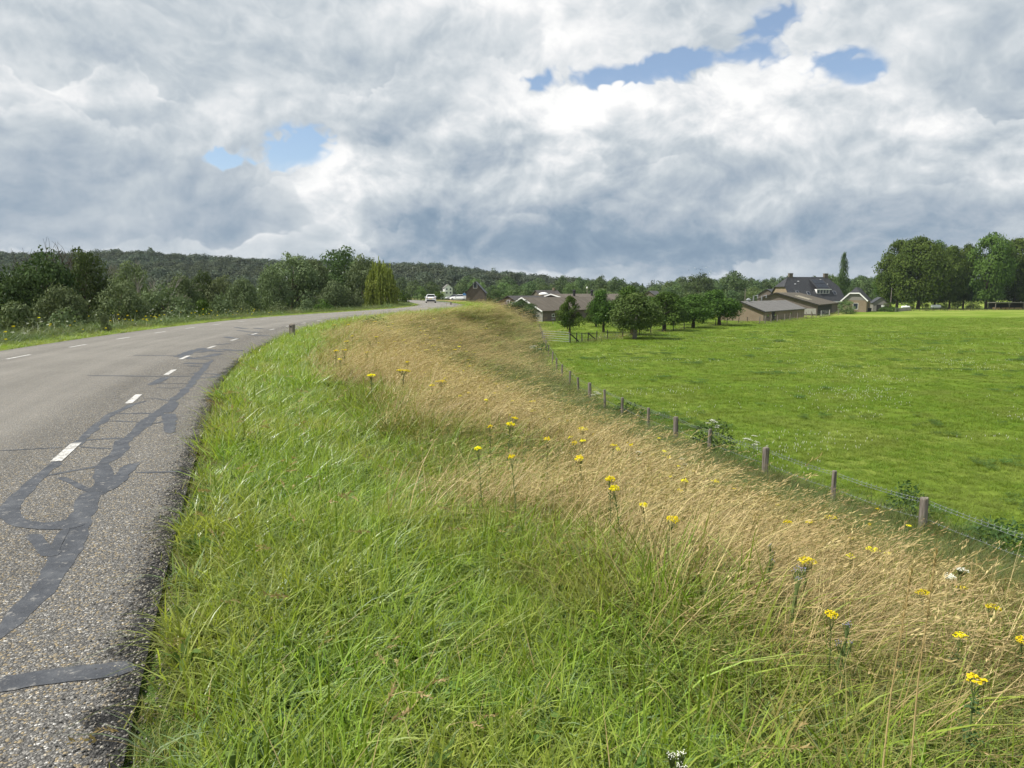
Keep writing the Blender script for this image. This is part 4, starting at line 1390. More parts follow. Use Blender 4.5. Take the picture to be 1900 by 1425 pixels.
for j, (u, v) in enumerate(SMALL):
    lift = 0.46 if v > 900 else 0.56
    x, y, z = hit(u, v, lift)
    o = ragwort(x, y, z, 2 if j % 3 else 1, random.uniform(0.6, 0.95), 'small yellow ragwort head among the dry grass', G_R + ', small heads')
    f = max(0.7, min(2.4, 9 / F_PX * math.hypot(x, y) * 1.0 / 0.10)) * random.uniform(0.7, 1.1)
    o.scale[0] = o.scale[1] = f
    o.scale[2] = lift / 0.72 * random.uniform(0.9, 1.1)


rgw = np.random.default_rng(5)
s = np.concatenate([rgw.uniform(5, 20, 26), rgw.uniform(20, 45, 40), rgw.uniform(45, 90, 24)])
d = np.interp(s, [5, 30, 90], [3.2, 3.5, 4.5]) + rgw.exponential(2.0, len(s))
x, y, z = place(s, d)
for j in range(len(s)):
    if d[j] < 10 and in_view(x[j], y[j], 0.72, 0):
        o = ragwort(x[j], y[j], z[j], 2 if j % 2 else 1, 1, 'small yellow ragwort head among the dry grass', G_R + ', small heads')
        f = max(0.6, min(2.0, 7 / F_PX * math.hypot(x[j], y[j]) / 0.10)) * random.uniform(0.7, 1.15)
        o.scale = (f, f, random.uniform(0.5, 0.66) / 0.72)


def small_head_words(x, y):
    r_ = math.hypot(x, y)
    if r_ < 12:
        return 'small yellow ragwort head in the near straw', G_R + ', small heads in the near straw'
    if r_ < 30:
        return 'small yellow ragwort head halfway along the slope', G_R + ', small heads halfway along'
    return 'tiny yellow ragwort on the far slope towards the white car', G_R + ', tiny heads on the far slope'


for q in bpy.data.objects:
    if q.get('label') == 'small yellow ragwort head among the dry grass':
        q['label'], q['group'] = small_head_words(q.location.x, q.location.y)


def umbel(name, u, v, lift, rad, mat, label, cat, group, n_head=5, leaf=True, base=None):
    x, y, z = hit(u, v, lift) if base is None else hit(u, base)
    if base is not None:                       # grow it tall enough for its head to stand where it is seen
        lift = max(lift, float(at_y(u, v, y)[2] - z))
    o = empty(name, (x, y, z - 0.02), random.uniform(0, 6))
    st, lf = MB(), MB()
    st.tube([(0, 0, 0), (0.02, 0.01, lift * 0.6), (0, 0, lift * 0.85)], [0.010, 0.008, 0.005], 5)
    for j in range(n_head):
        a = 6.28 * j / n_head + random.uniform(-.4, .4)
        r = 0 if j == 0 else rad * random.uniform(0.8, 1.6)
        fl = MB()
        hz = lift * (1.0 - 0.22 * random.random() * (j > 0))
        c = Vector((r * math.cos(a), r * math.sin(a), hz))
        st.tube([(0, 0, lift * random.uniform(0.55, 0.8)), c * 0.7 + Vector((0, 0, hz * 0.27)), c], 0.004, 4, False)
        for q in range(26 if mat != 'violet' else 8):
            t, rr = random.uniform(0, 6.28), rad * 0.75 * math.sqrt(random.random())
            p = c + Vector((rr * math.cos(t), rr * math.sin(t), 0.02 - rr * 0.2 + random.gauss(0, 0.004)))
            st.tube([c - Vector((0, 0, 0.03)), p], 0.0012, 3, False)
            s_ = rad * 0.12
            fl.quad(p + Vector((-s_, 0, 0)), p + Vector((0, -s_, 0.003)), p + Vector((s_, 0, 0)), p + Vector((0, s_, 0.003)))
        fl.build('flower_head', M[mat], o, shade=0.6)
    if leaf:
        for j in range(90):
            a, zz = random.uniform(0, 6.28), random.uniform(0.05, lift * 0.7)
            r = random.uniform(0.02, 0.28) * (1 - 0.5 * zz / lift)
            p = Vector((r * math.cos(a), r * math.sin(a), zz))
            dv = Vector((math.cos(a + random.gauss(0, .6)), math.sin(a + random.gauss(0, .6)), random.uniform(-0.3, 0.5))) * 0.06
            sv = Vector((-dv.y, dv.x, random.gauss(0, 0.02))) * 0.4
            lf.quad(p, p + dv * 0.5 - sv, p + dv, p + dv * 0.5 + sv)
    st.build('stem', M['stem'], o, shade=0.6)
    if leaf:
        lf.build('foliage', M['herb'], o, shade=0.6)
    tag(o, label, cat, group)


G_H = 'white umbel flowers by the pasture fence'
umbel('hogweed', 1319, 786, 1.2, 0.12, 'white_petal', 'tall white hogweed with stacked umbels by the fence, dark leaves below', 'hogweed', G_H, 6, base=850)
umbel('hogweed', 1396, 829, 1.0, 0.13, 'white_petal', 'white hogweed with wide heads just left of the thick split fence post', 'hogweed', G_H, 5, base=872)
umbel('hogweed', 1106, 736, 0.9, 0.15, 'white_petal', 'flat white hogweed leaning beside the small far fence posts', 'hogweed', G_H, 4, base=765)
umbel('hogweed', 992, 642, 1.1, 0.25, 'white_petal', 'white hogweed on a dark leafy clump where the slope meets the fence corner', 'hogweed', G_H, 6, base=668)
G_Y = 'white yarrow in the dry grass'
umbel('yarrow', 1185, 838, 0.6, 0.05, 'white_petal', 'single white yarrow head in the straw above the ragwort cluster', 'yarrow', G_Y, 2, False)
umbel('yarrow', 1265, 851, 0.6, 0.05, 'white_petal', 'white yarrow among the small ragworts by the fence growth', 'yarrow', G_Y, 3, False)
umbel('yarrow', 1780, 1055, 0.6, 0.055, 'white_petal', 'cluster of three white yarrow heads in russet grass, near right', 'yarrow', G_Y, 4, False)
umbel('yarrow', 1264, 1408, 0.3, 0.02, 'white_petal', 'white yarrow low in the green grass at the bottom of the view', 'yarrow', G_Y, 3, False)
umbel('yarrow', 1480, 1055, 0.5, 0.02, 'violet', 'small violet wild flowers below the widest ragwort head', 'wild flower', 'violet wild flowers', 5, False)
umbel('yarrow', 1570, 1165, 0.4, 0.02, 'violet', 'small violet wild flowers left of the tall straw stalks', 'wild flower', 'violet wild flowers', 4, False)
umbel('yarrow', 1430, 1010, 0.5, 0.018, 'violet', 'small violet wild flowers left of the widest ragwort head', 'wild flower', 'violet wild flowers', 3, False)
for q in bpy.data.objects:
    if q.get('group') == 'violet wild flowers':
        q.name = 'wild_flower'


def herb_clump(u, v, lift, rad, n, label, mat='herb'):
    x, y, z = hit(u, v, 0.0)
    rng = np.random.default_rng(int(u))
    V, F = [], []
    a = rng.uniform(0, 6.28, n)
    r = rad * np.sqrt(rng.uniform(0, 1, n))
    zz = lift * rng.uniform(0.03, 1, n) * np.sqrt(np.clip(1.1 - (r / rad) ** 2, 0.1, 1))
    P = np.stack([r * np.cos(a), r * np.sin(a), zz], 1)
    dv = rng.normal(0, 1, (n, 3)) * np.array([1, 1, 0.6])
    dv /= np.linalg.norm(dv, axis=1)[:, None]
    sv = np.cross(dv, rng.normal(0, 1, (n, 3)))
    sv /= np.linalg.norm(sv, axis=1)[:, None]
    L = rng.uniform(0.03, 0.08, n)[:, None] * (1 + rad)
    q = np.stack([P, P + dv * L * 0.5 - sv * L * 0.22, P + dv * L, P + dv * L * 0.5 + sv * L * 0.22], 1).reshape(-1, 3)
    o = empty('mugwort', (x, y, z - 0.03))
    link('foliage', mesh('foliage', q, np.arange(4 * n).reshape(n, 4), M[mat], np.repeat(rng.uniform(0, 1, n), 4)), o)
    st = MB()
    for j in range(9):
        t, rr = rng.uniform(0, 6.28), rad * 0.7 * math.sqrt(rng.uniform(0, 1))
        st.tube([(rr * .3 * math.cos(t), rr * .3 * math.sin(t), 0), (rr * math.cos(t), rr * math.sin(t), lift * rng.uniform(0.7, 1.05))], [0.008, 0.003], 4)
    st.build('stem', M['stem'], o, shade=0.3)
    tag(o, label, 'herb', 'dark leafy herbs on the slope')


herb_clump(694, 610, 0.75, 0.7, 700, 'dark bushy herb on the upper slope near the road bend')
herb_clump(1000, 662, 1.3, 1.0, 900, 'dark leafy herb clump below the white hogweed at the fence corner')
herb_clump(1322, 842, 1.15, 0.7, 1100, 'dark green herb clump around the tall hogweed by the fence')
herb_clump(1682, 965, 0.9, 0.45, 900, 'dark leafy mugwort clump just left of the last near fence post')
herb_clump(1165, 775, 0.7, 0.7, 700, 'green herb clump among the brown grass by the middle fence posts')
herb_clump(1870, 1035, 0.75, 0.8, 1000, 'dark green herb clump at the slope foot, right edge of the view')
herb_clump(690, 668, 0.55, 0.10, 160, 'thin dark dock stalk behind a ragwort on the upper slope')
herb_clump(905, 598, 0.7, 0.5, 300, 'small dark herb clump high on the far dike slope')

# two tall straw stalks in front
for (ub, vb, ut, vt, lab) in [(1688, 1422, 1738, 1018, 'tallest straw stalk with a feathery head rising at the near right'),
                              (1632, 1422, 1692, 1055, 'second tall straw stalk, left of the tallest one at the near right')]:
    x, y, z = hit(ub, vb, 0.25)
    top = at_y(ut, vt, y + 0.12)
    b0 = Vector((x, y, z - 0.03))
    o = empty('grass_stalk', b0)
    tv = Vector(top) - b0
    mb = MB()
    mid = tv * 0.55 + Vector((-0.012, 0, 0.0))
    mb.tube([(0, 0, 0), mid, tv], [0.0028, 0.0024, 0.0012], 5)
    mb.build('stem', M['straw'], o, shade=0.8)
    rng = np.random.default_rng(3)
    n = 60
    f = rng.uniform(0.74, 1.02, n)
    pp = np.array([list(mid.lerp(tv, (q - 0.55) / 0.45)) for q in f])
    dv = np.array(tv.normalized()) + rng.normal(0, 0.35, (n, 3))
    dv /= np.linalg.norm(dv, axis=1)[:, None]
    sv = np.cross(dv, rng.normal(0, 1, (n, 3)))
    sv /= np.linalg.norm(sv, axis=1)[:, None]
    q = np.stack([pp, pp + dv * 0.01 - sv * 0.0028, pp + dv * 0.022, pp + dv * 0.01 + sv * 0.0028], 1).reshape(-1, 3)
    link('seed_head', mesh('seed_head', q, np.arange(4 * n).reshape(n, 4), M['straw'], np.repeat(rng.uniform(0.3, 1, n), 4)), o)
    tag(o, lab, 'grass stalk', 'tall straw stalks')

# flowers of the far verge
mb = MB()
for q in range(16):
    p = Vector((random.gauss(0, 0.05), random.gauss(0, 0.05), random.gauss(0, 0.02)))
    mb.lathe([(0.002, -0.02), (0.02, 0.0), (0.006, 0.014)], 5, p)
fl_y = mb.mesh('verge_flower', M['yellow'], shade=0.4)
fl_w = mb.mesh('verge_flower', M['white_petal'], shade=0.5)
s, d, kk = strew([(14, 55, 1.6, 1.0)], -ROAD_W - 3.8, -ROAD_W - 1.0)
x, y, z = place(s, d)
gn_scatter('verge_flowers', [fl_y, fl_w], np.stack([x, y, z + RNG.uniform(0.35, 0.85, len(x)) * np.interp(-d - ROAD_W, [1, 2.5], [0.5, 1])], 1), np.zeros((len(x), 3)),
           np.repeat(RNG.uniform(0.3, 0.65, len(x))[:, None], 3, 1), (RNG.uniform(0, 1, len(x)) < 0.35).astype(int), 'yellow and white wild flowers in the far verge')


# ----------------------------------------------------------------- trees
def leaves_on(P, Nn, size, rng, aspect=0.55, flop=0.9):
    n = len(P)
    nv = Nn + rng.normal(0, flop, (n, 3))
    nv /= np.linalg.norm(nv, axis=1)[:, None]
    a = np.cross(nv, rng.normal(0, 1, (n, 3)))
    a /= np.maximum(np.linalg.norm(a, axis=1), 1e-6)[:, None]
    b_ = np.cross(nv, a)
    L = (size * rng.uniform(0.6, 1.4, n))[:, None]
    q = np.stack([P - a * L * 0.5, P - b_ * L * 0.5 * aspect + a * L * 0.05, P + a * L * 0.5, P + b_ * L * 0.5 * aspect - nv * L * 0.12], 1)
    return q.reshape(-1, 3)


def crown_mesh(name, profile, mat, seed, n_leaf, leaf, n_lobe=46, lobe=(0.10, 0.19), zsq=0.75, hollow=0.7, fill=0.12, zscale=1.0, flop=0.42, spread=0.5):
    """a crown one unit tall and at most one wide: leaf sprays over many overlapping boughs"""
    rng = np.random.default_rng(seed)
    pz, pr = np.array(profile).T
    C, Rr = [], []
    for j in range(n_lobe):
        z = rng.uniform(pz[0], pz[-1])
        r = np.interp(z, pz, pr)
        lr = rng.uniform(*lobe) * (0.55 + 0.9 * r)
        a = rng.uniform(0, 6.2832)
        rho = max(0.0, r - lr * 0.6) * rng.uniform(hollow, 1.1)
        zc_ = max(z, pz[0] + lr * 0.4)
        C.append((rho * math.cos(a), rho * math.sin(a), zc_))
        Rr.append(lr)
    C, Rr = np.array(C), np.array(Rr)
    w_ = Rr ** 2
    li = rng.choice(n_lobe, n_leaf, p=w_ / w_.sum())
    u = rng.normal(0, 1, (n_leaf, 3))
    u[:, 2] += 0.35
    u /= np.linalg.norm(u, axis=1)[:, None]
    rad = Rr[li] * np.where(rng.uniform(0, 1, n_leaf) < fill, rng.uniform(0.2, 0.8, n_leaf), rng.normal(0.95, 0.13, n_leaf))
    P = C[li] + u * rad[:, None] * np.array([1, 1, zsq])
    P[:, 2] = np.maximum(P[:, 2], 0.0)
    rr_ = np.percentile(np.hypot(P[:, 0], P[:, 1]), 97)
    P[:, :2] *= 0.5 / rr_
    P[:, 2] = P[:, 2] / np.percentile(P[:, 2], 99.8)
    q = leaves_on(P, u, leaf, rng, flop=flop)
    lob_sh = rng.uniform(0, 1, n_lobe)
    sh = np.clip((1 - spread) * lob_sh[li] + spread * rng.uniform(0, 1, n_leaf), 0, 1)
    return mesh(name, q, np.arange(4 * n_leaf).reshape(-1, 4), mat, np.repeat(sh, 4))


def weeping_mesh(name, mat, seed, n_str=620, per=26):
    rng = np.random.default_rng(seed)
    P, Sh = [], []
    for j in range(n_str):
        a = rng.uniform(0, 6.283)
        r0 = 0.5 * math.sqrt(rng.uniform(0.02, 1))
        ztop = 0.96 - 0.48 * (r0 / 0.5) ** 3.2 * rng.uniform(0.5, 1.15) + rng.normal(0, 0.05)
        r0 *= 0.86 + 0.14 * math.sin(3 * a + 1.0) + 0.07 * math.sin(7 * a)
        L = rng.uniform(0.15, 0.65) * (0.5 + r0 * 1.2)
        s0 = rng.uniform(0, 1)
        drift = rng.normal(0, 0.03, 2)
        for q in range(per):
            f = q / per
            rr = r0 * (0.93 + 0.08 * f)
            P.append((rr * math.cos(a) + drift[0] * f + rng.normal(0, .006), rr * math.sin(a) + drift[1] * f + rng.normal(0, .006), max(0.01, ztop - L * f)))
            Sh.append(s0 * 0.6 + 0.4 * rng.uniform())
    P = np.array(P)
    n = len(P)
    a = np.tile([0, 0, 1.0], (n, 1)) + rng.normal(0, 0.35, (n, 3))
    a /= np.linalg.norm(a, axis=1)[:, None]
    b_ = np.cross(a, rng.normal(0, 1, (n, 3)))
    b_ /= np.linalg.norm(b_, axis=1)[:, None]
    L = 0.06
    q = np.stack([P - a * L * .5, P - b_ * L * .18, P + a * L * .5, P + b_ * L * .18], 1).reshape(-1, 3)
    return mesh(name, q, np.arange(4 * n).reshape(-1, 4), mat, np.repeat(np.array(Sh), 4))


def trunk_mesh(name, mat, seed, r0, fork, reach, n_limb=7, top=0.85, lean=0.0, twigs=0):
    rng = np.random.default_rng(seed)
    mb = MB()
    w_ = lambda s_: rng.normal(0, s_)
    base = Vector((0, 0, -0.02))
    kn = [base, Vector((w_(.01), w_(.01), fork * 0.5)), Vector((lean + w_(.015), w_(.015), fork)), Vector((lean * 1.6 + w_(.03), w_(.03), (fork + top) / 2)), Vector((lean * 2 + w_(.04), w_(.04), top))]
    mb.tube(kn, [r0 * 1.35, r0, r0 * 0.8, r0 * 0.45, r0 * 0.12], 9)
    for j in range(n_limb):
        f = rng.uniform(0, 1) ** 0.8
        z0 = fork * 0.85 + (top - fork) * 0.65 * f
        p0 = Vector((np.interp(z0, [0, fork, top], [0, lean, lean * 2]), 0, z0))
        a = 6.283 * j / n_limb + w_(0.4)
        R1 = reach * rng.uniform(0.6, 1.0) * (1 - 0.35 * f)
        p1 = p0 + Vector((math.cos(a) * R1 * 0.5, math.sin(a) * R1 * 0.5, 0.10 + w_(.03)))
        p2 = p0 + Vector((math.cos(a + w_(.3)) * R1, math.sin(a + w_(.3)) * R1, 0.20 + 0.12 * rng.uniform() + w_(.03)))
        rr = r0 * (0.5 - 0.2 * f)
        mb.tube([p0, p1, p2], [rr, rr * 0.6, rr * 0.2], 6)
        for q in range(twigs):
            t = rng.uniform(0.3, 1)
            s0 = p1.lerp(p2, t)
            e = s0 + Vector((w_(.06), w_(.06), abs(w_(.09)) + 0.03))
            mb.tube([s0, s0.lerp(e, 0.5) + Vector((w_(.01), w_(.01), 0)), e], [rr * 0.28, rr * 0.2, rr * 0.06], 4, False)
            for q2 in range(3):
                s1 = s0.lerp(e, rng.uniform(0.3, 1))
                mb.tube([s1, s1 + Vector((w_(.035), w_(.035), abs(w_(.04)) + .01))], [rr * 0.14, rr * 0.05], 3, False)
    return mb.mesh(name, mat, smooth=True)


PR = dict(
    chestnut=[(0.13, .22), (.24, .40), (.42, .5), (.62, .47), (.80, .38), (.93, .22), (1, .06)],
    orchard=[(0.22, .30), (.30, .46), (.45, .5), (.65, .49), (.82, .40), (.94, .24), (1, .08)],
    cone=[(.20, .15), (.30, .5), (.45, .44), (.65, .33), (.85, .2), (1, .05)],
    broad=[(0.02, .36), (.2, .47), (.45, .5), (.68, .46), (.86, .34), (1, .14)],
    dome=[(0.0, .4), (.3, .48), (.6, .5), (.8, .42), (.92, .28), (1, .12)],
    poplar=[(.06, .2), (.2, .42), (.5, .5), (.78, .36), (1, .08)],
    bush=[(0, .42), (.35, .5), (.7, .38), (1, .1)],
)


def variants(kind, mat, n, cnt, leaf, **kw):
    return [crown_mesh('crown', PR[kind], M[mat], 500 + 17 * i + len(kind) * 31, cnt, leaf, **kw) for i in range(n)]


TREE = {}
TREE['chestnut'] = (variants('chestnut', 'leaf_chestnut', 3, 17000, 0.036, n_lobe=64, lobe=(0.13, 0.25), zsq=0.6), [trunk_mesh('trunk', M['bark'], 21 + i, 0.028, 0.22, 0.33) for i in range(2)])
TREE['orchard'] = (variants('orchard', 'leaf_orchard', 3, 9000, 0.044, n_lobe=44, lobe=(0.15, 0.27), zsq=0.65), [trunk_mesh('trunk', M['bark'], 31 + i, 0.036, 0.30, 0.36) for i in range(2)])
TREE['cherry'] = (variants('orchard', 'leaf_cherry', 1, 9000, 0.044, n_lobe=44, lobe=(0.13, 0.25)), [trunk_mesh('trunk', M['bark_grey'], 41, 0.036, 0.27, 0.36)])
TREE['cone'] = (variants('cone', 'leaf_orchard', 1, 5500, 0.044, n_lobe=42), [trunk_mesh('trunk', M['bark'], 51, 0.034, 0.25, 0.33)])
TREE['willow'] = (variants('broad', 'leaf_willow', 3, 10000, 0.036, n_lobe=46, lobe=(0.12, 0.25)), [trunk_mesh('trunk', M['bark'], 61 + i, 0.035, 0.2, 0.36) for i in range(2)])
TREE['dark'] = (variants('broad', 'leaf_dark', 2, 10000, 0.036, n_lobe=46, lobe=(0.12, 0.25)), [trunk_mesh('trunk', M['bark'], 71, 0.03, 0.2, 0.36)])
TREE['far'] = (variants('broad', 'leaf_far', 3, 3200, 0.06, n_lobe=22, lobe=(0.18, 0.34), spread=0.3), [trunk_mesh('trunk', M['bark'], 81, 0.03, 0.18, 0.3, 4)])
TREE['far_pale'] = (variants('broad', 'leaf_pale', 1, 3200, 0.06, n_lobe=22, lobe=(0.18, 0.34), spread=0.3), [trunk_mesh('trunk', M['bark'], 82, 0.03, 0.18, 0.3, 4)])
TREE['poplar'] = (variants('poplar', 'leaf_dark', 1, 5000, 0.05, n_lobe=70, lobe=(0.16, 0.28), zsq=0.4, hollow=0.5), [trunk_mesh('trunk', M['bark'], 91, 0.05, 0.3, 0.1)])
TREE['bush'] = (variants('bush', 'leaf_orchard', 2, 3000, 0.055, n_lobe=26, lobe=(0.16, 0.28)), [trunk_mesh('trunk', M['bark'], 95, 0.03, 0.1, 0.3, 5, 0.6)])
TREE['bush_grey'] = (variants('bush', 'leaf_willow', 2, 3400, 0.050, n_lobe=26, lobe=(0.16, 0.28)), [trunk_mesh('trunk', M['bark'], 96, 0.03, 0.1, 0.3, 5, 0.6)])
TREE['bush_pale'] = (variants('bush', 'leaf_pale', 2, 2200, 0.06, n_lobe=26, lobe=(0.16, 0.28)), [trunk_mesh('trunk', M['bark'], 97, 0.03, 0.1, 0.3, 5, 0.6)])
TREE['gorse'] = (variants('bush', 'gorse', 1, 1200, 0.07, n_lobe=20, lobe=(0.16, 0.28)), [trunk_mesh('trunk', M['bark'], 98, 0.03, 0.1, 0.3, 5, 0.6)])
TREE['weeping'] = ([crown_mesh('crown', PR['broad'], M['leaf_weep'], 905, 7000, 0.04, n_lobe=34, lobe=(0.14, 0.26), zsq=0.8)], [trunk_mesh('trunk', M['bark'], 99, 0.04, 0.35, 0.35)])
tree_n = [0]


def tree(name, label, cat, x, y, z, h, w_, kind, group=None, rz=None):
    cr, tr = TREE[kind]
    i = tree_n[0]
    tree_n[0] += 1
    o = empty(name, (x, y, z), random.uniform(0, 6.28) if rz is None else rz)
    for nm, me in (('crown', cr[i % len(cr)]), ('trunk', tr[i % len(tr)])):
        c = link(nm, me, o)
        c.scale = (w_, w_, h)
    tag(o, label, cat, group)
    return o


def tree_px(name, label, cat, u, vtop, wpx, y, kind, group=None, zb=Z_LOW):
    p = at_y(u, vtop, y)
    wpx *= 1.22 if kind in ('chestnut', 'willow', 'dark') else 1.0
    return tree(name, label, cat, p[0], y, zb, p[2] - zb, wpx / F_PX * y, kind, group)


# trees of the wet woodland left of the dike
G_W = 'trees of the wet woodland left of the road'
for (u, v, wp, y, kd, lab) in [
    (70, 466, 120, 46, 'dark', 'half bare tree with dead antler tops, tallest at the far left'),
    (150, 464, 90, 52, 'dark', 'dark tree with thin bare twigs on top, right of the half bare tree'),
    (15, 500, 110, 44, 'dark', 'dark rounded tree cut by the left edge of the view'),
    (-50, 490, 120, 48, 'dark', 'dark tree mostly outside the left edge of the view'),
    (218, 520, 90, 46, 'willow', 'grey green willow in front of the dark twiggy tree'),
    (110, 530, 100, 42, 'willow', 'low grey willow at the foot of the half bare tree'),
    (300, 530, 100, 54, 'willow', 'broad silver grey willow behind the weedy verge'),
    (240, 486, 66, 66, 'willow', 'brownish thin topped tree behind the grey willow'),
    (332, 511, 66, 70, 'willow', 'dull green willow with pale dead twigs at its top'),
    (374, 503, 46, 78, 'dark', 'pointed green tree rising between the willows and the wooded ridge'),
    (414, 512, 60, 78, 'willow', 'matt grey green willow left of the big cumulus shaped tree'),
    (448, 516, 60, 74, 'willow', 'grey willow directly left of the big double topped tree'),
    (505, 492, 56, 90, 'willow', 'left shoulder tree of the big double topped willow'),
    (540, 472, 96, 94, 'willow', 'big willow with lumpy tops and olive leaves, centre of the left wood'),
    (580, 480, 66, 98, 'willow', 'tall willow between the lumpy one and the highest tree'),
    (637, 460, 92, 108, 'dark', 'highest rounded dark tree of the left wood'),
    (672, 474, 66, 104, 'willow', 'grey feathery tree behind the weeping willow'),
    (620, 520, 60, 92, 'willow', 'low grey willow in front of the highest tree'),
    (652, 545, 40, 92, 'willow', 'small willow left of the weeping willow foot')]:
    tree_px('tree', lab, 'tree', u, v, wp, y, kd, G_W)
wil = tree_px('weeping_willow', 'yellow green weeping willow beside the road bend', 'willow tree', 707, 491, 68, 97, 'weeping')
c_ = link('hanging_branches', weeping_mesh('hanging_branches', M['leaf_weep'], 5, 330, 22), wil)
c_.scale = wil.children[0].scale * 1.03
G_B = 'shrubs at the foot of the left wood'
for (u, v, wp, y, kd, lab) in [
    (30, 560, 130, 38, 'bush_grey', 'dark shrub low behind the weeds, far left'), (120, 575, 130, 38, 'bush_grey', 'low dark shrub under the half bare tree'),
    (375, 556, 60, 64, 'bush', 'dull olive shrub behind the verge, right of the silver willow'), (452, 561, 60, 68, 'bush_grey', 'round grey shrub behind the verge before the big willow'),
    (255, 560, 90, 50, 'bush_grey', 'grey shrub between the two front willows'), (520, 560, 60, 84, 'bush_grey', 'shrub at the foot of the big lumpy willow'),
    (570, 556, 60, 86, 'bush_grey', 'shrub right of the big lumpy willow foot'), (600, 556, 56, 88, 'bush', 'dark shrub beneath the highest tree'),
    (668, 556, 40, 100, 'bush_grey', 'shrub under the left side of the weeping willow'), (745, 540, 34, 118, 'bush', 'dark shrub right of the weeping willow'),
    (-60, 560, 140, 38, 'bush_grey', 'shrub outside the left edge of the view'), (410, 545, 60, 70, 'bush_grey', 'pale grey shrub before the matt willow')]:
    tree_px('shrub', lab, 'shrub', u, v, wp, y, kd, G_B)
p = at_y(192, 584, 31)
tree('shrub', 'small olive shrub on the far verge among yellow flowers', 'shrub', p[0], 31, -1.3, p[2] + 1.3, 0.75, 'bush_grey', G_B)
tree_px('shrub', 'pale sunlit bush by the road end, left of the white car', 'shrub', 780, 531, 34, 185, 'bush_pale', zb=-2.0)
for (u, v, wp, y, lab) in [(755, 545, 20, 180, 'small green bush left of the pale sunlit bush'), (812, 541, 34, 200, 'green bush right above the white car'), (833, 551, 22, 190, 'low bush under the white house')]:
    tree_px('shrub', lab, 'shrub', u, v, wp, y, 'bush', 'bushes at the road end', zb=-1.5)


# bare antler tops and pale snags
def snag(u, vb, vt, y, label, mat, spread, n, seed):
    b0, t0 = at_y(u, vb, y), at_y(u, vt, y)
    rng = np.random.default_rng(seed)
    mb = MB()
    H = t0[2] - b0[2]

    def grow(p, d, L, r, lev):
        q = p + d * L
        mid = p.lerp(q, 0.5) + Vector(rng.normal(0, L * 0.06, 3))
        mb.tube([p, mid, q], [r, r * 0.75, r * 0.5], 5 if lev < 2 else 3, False)
        if lev < 4:
            for _ in range(3 if lev < 3 else 2):
                nd = (d + Vector(rng.normal(0, spread, 3)) + Vector((0, 0, 0.25))).normalized()
                grow(p.lerp(q, rng.uniform(0.55, 1.0)), nd, L * rng.uniform(0.5, 0.75), r * 0.58, lev + 1)
    o = empty('bare_tree', (b0[0], y, Z_LOW))
    for j in range(n):
        d = Vector((rng.normal(0, spread * 0.8), rng.normal(0, spread * 0.5), 1.0)).normalized()
        grow(Vector((0, 0, 0)), d, (b0[2] - Z_LOW + H) * 0.42, 0.13, 0)
    mz = max(q[2] for q in mb.v)
    mb.v = [(q[0], q[1], q[2] * (t0[2] - Z_LOW) / mz) for q in mb.v]
    mb.build('trunk', M[mat], o)
    tag(o, label, 'bare tree')
    return o


snag(70, 500, 440, 50, 'dark bare branches forking above the half bare tree, far left', 'bark', 0.42, 3, 2)
snag(152, 500, 448, 58, 'dark bare twigs above the second dark tree, far left', 'bark', 0.32, 3, 4)
snag(274, 545, 506, 60, 'pale dead snag sticking out of the silver willow', 'bark_grey', 0.3, 2, 6)
snag(325, 535, 508, 76, 'pale dead twigs on top of the dull green willow', 'bark_grey', 0.4, 3, 8)
snag(225, 520, 476, 72, 'brown bare twigs behind the grey willow', 'bark_grey', 0.35, 3, 9)

# wooded ridge
RU = np.array([-900, -300, 0, 70, 180, 270, 320, 400, 480, 560, 640, 700, 760, 830, 900, 960, 1030, 1090, 1150, 1250, 1400])
RV = np.array([470, 468, 470, 468, 467, 464, 470, 474, 478, 482, 484, 486, 487, 493, 500, 507, 513, 518, 524, 530, 538])


def hill_z(x, y):
    u = 950 + F_PX * x / y
    zr = EYE + (VH - np.interp(u, RU, RV)) / F_PX * 760 - 17.0
    zr = np.maximum(zr, Z_LOW)
    t = np.clip((y - 400) / 360, 0, 1)
    return Z_LOW - 0.6 + (zr - Z_LOW) * t * t * (3 - 2 * t)


uu, yy = np.meshgrid(np.linspace(-900, 1400, 90), np.concatenate([np.linspace(380, 760, 24), [820, 1000, 1400]]))
xx = (uu - 950) / F_PX * yy
o = link('hill', grid_mesh('hill', xx, yy, hill_z(xx, yy), M['forest_floor']))
tag(o, kind='structure')
P_hill = [crown_mesh('ridge_crown', PR['dome'], M['leaf_hill'], 600 + i, 1300, 0.085, n_lobe=13, lobe=(0.24, 0.40), flop=0.35, spread=0.25) for i in range(4)]
g = 8.0
hx, hy = np.meshgrid(np.arange(-760, 260, g), np.arange(385, 815, g))
hx, hy = (hx + RNG.uniform(-3.4, 3.4, hx.shape)).ravel(), (hy + RNG.uniform(-3.4, 3.4, hy.shape)).ravel()
uu = 950 + F_PX * hx / hy
ok = (uu > -260) & (uu < 1130) & (hy > np.interp(uu, [880, 960, 1130], [385, 540, 700])) & ~((uu > 800) & (uu < 862) & (hy < 470))
hx, hy = hx[ok], hy[ok]
n = len(hx)
hh = RNG.uniform(9.5, 17.5, n) * (0.85 + 0.3 * vnoise(hx, hy, 40, 51))
gn_scatter('hillside_wood', P_hill, np.stack([hx, hy, hill_z(hx, hy) - 0.5], 1), np.stack([0 * hx, 0 * hx, RNG.uniform(0, 6.3, n)], 1),
           np.stack([hh * RNG.uniform(0.8, 1.25, n), hh * RNG.uniform(0.8, 1.25, n), hh], 1), RNG.integers(0, 4, n), 'dark mixed wood covering the ridge behind')
tree_px('conifer', 'dark conifer standing up on the ridge skyline', 'conifer', 278, 459, 15, 745, 'dark', zb=float(hill_z(np.array([-380.]), np.array([745.]))[0]))

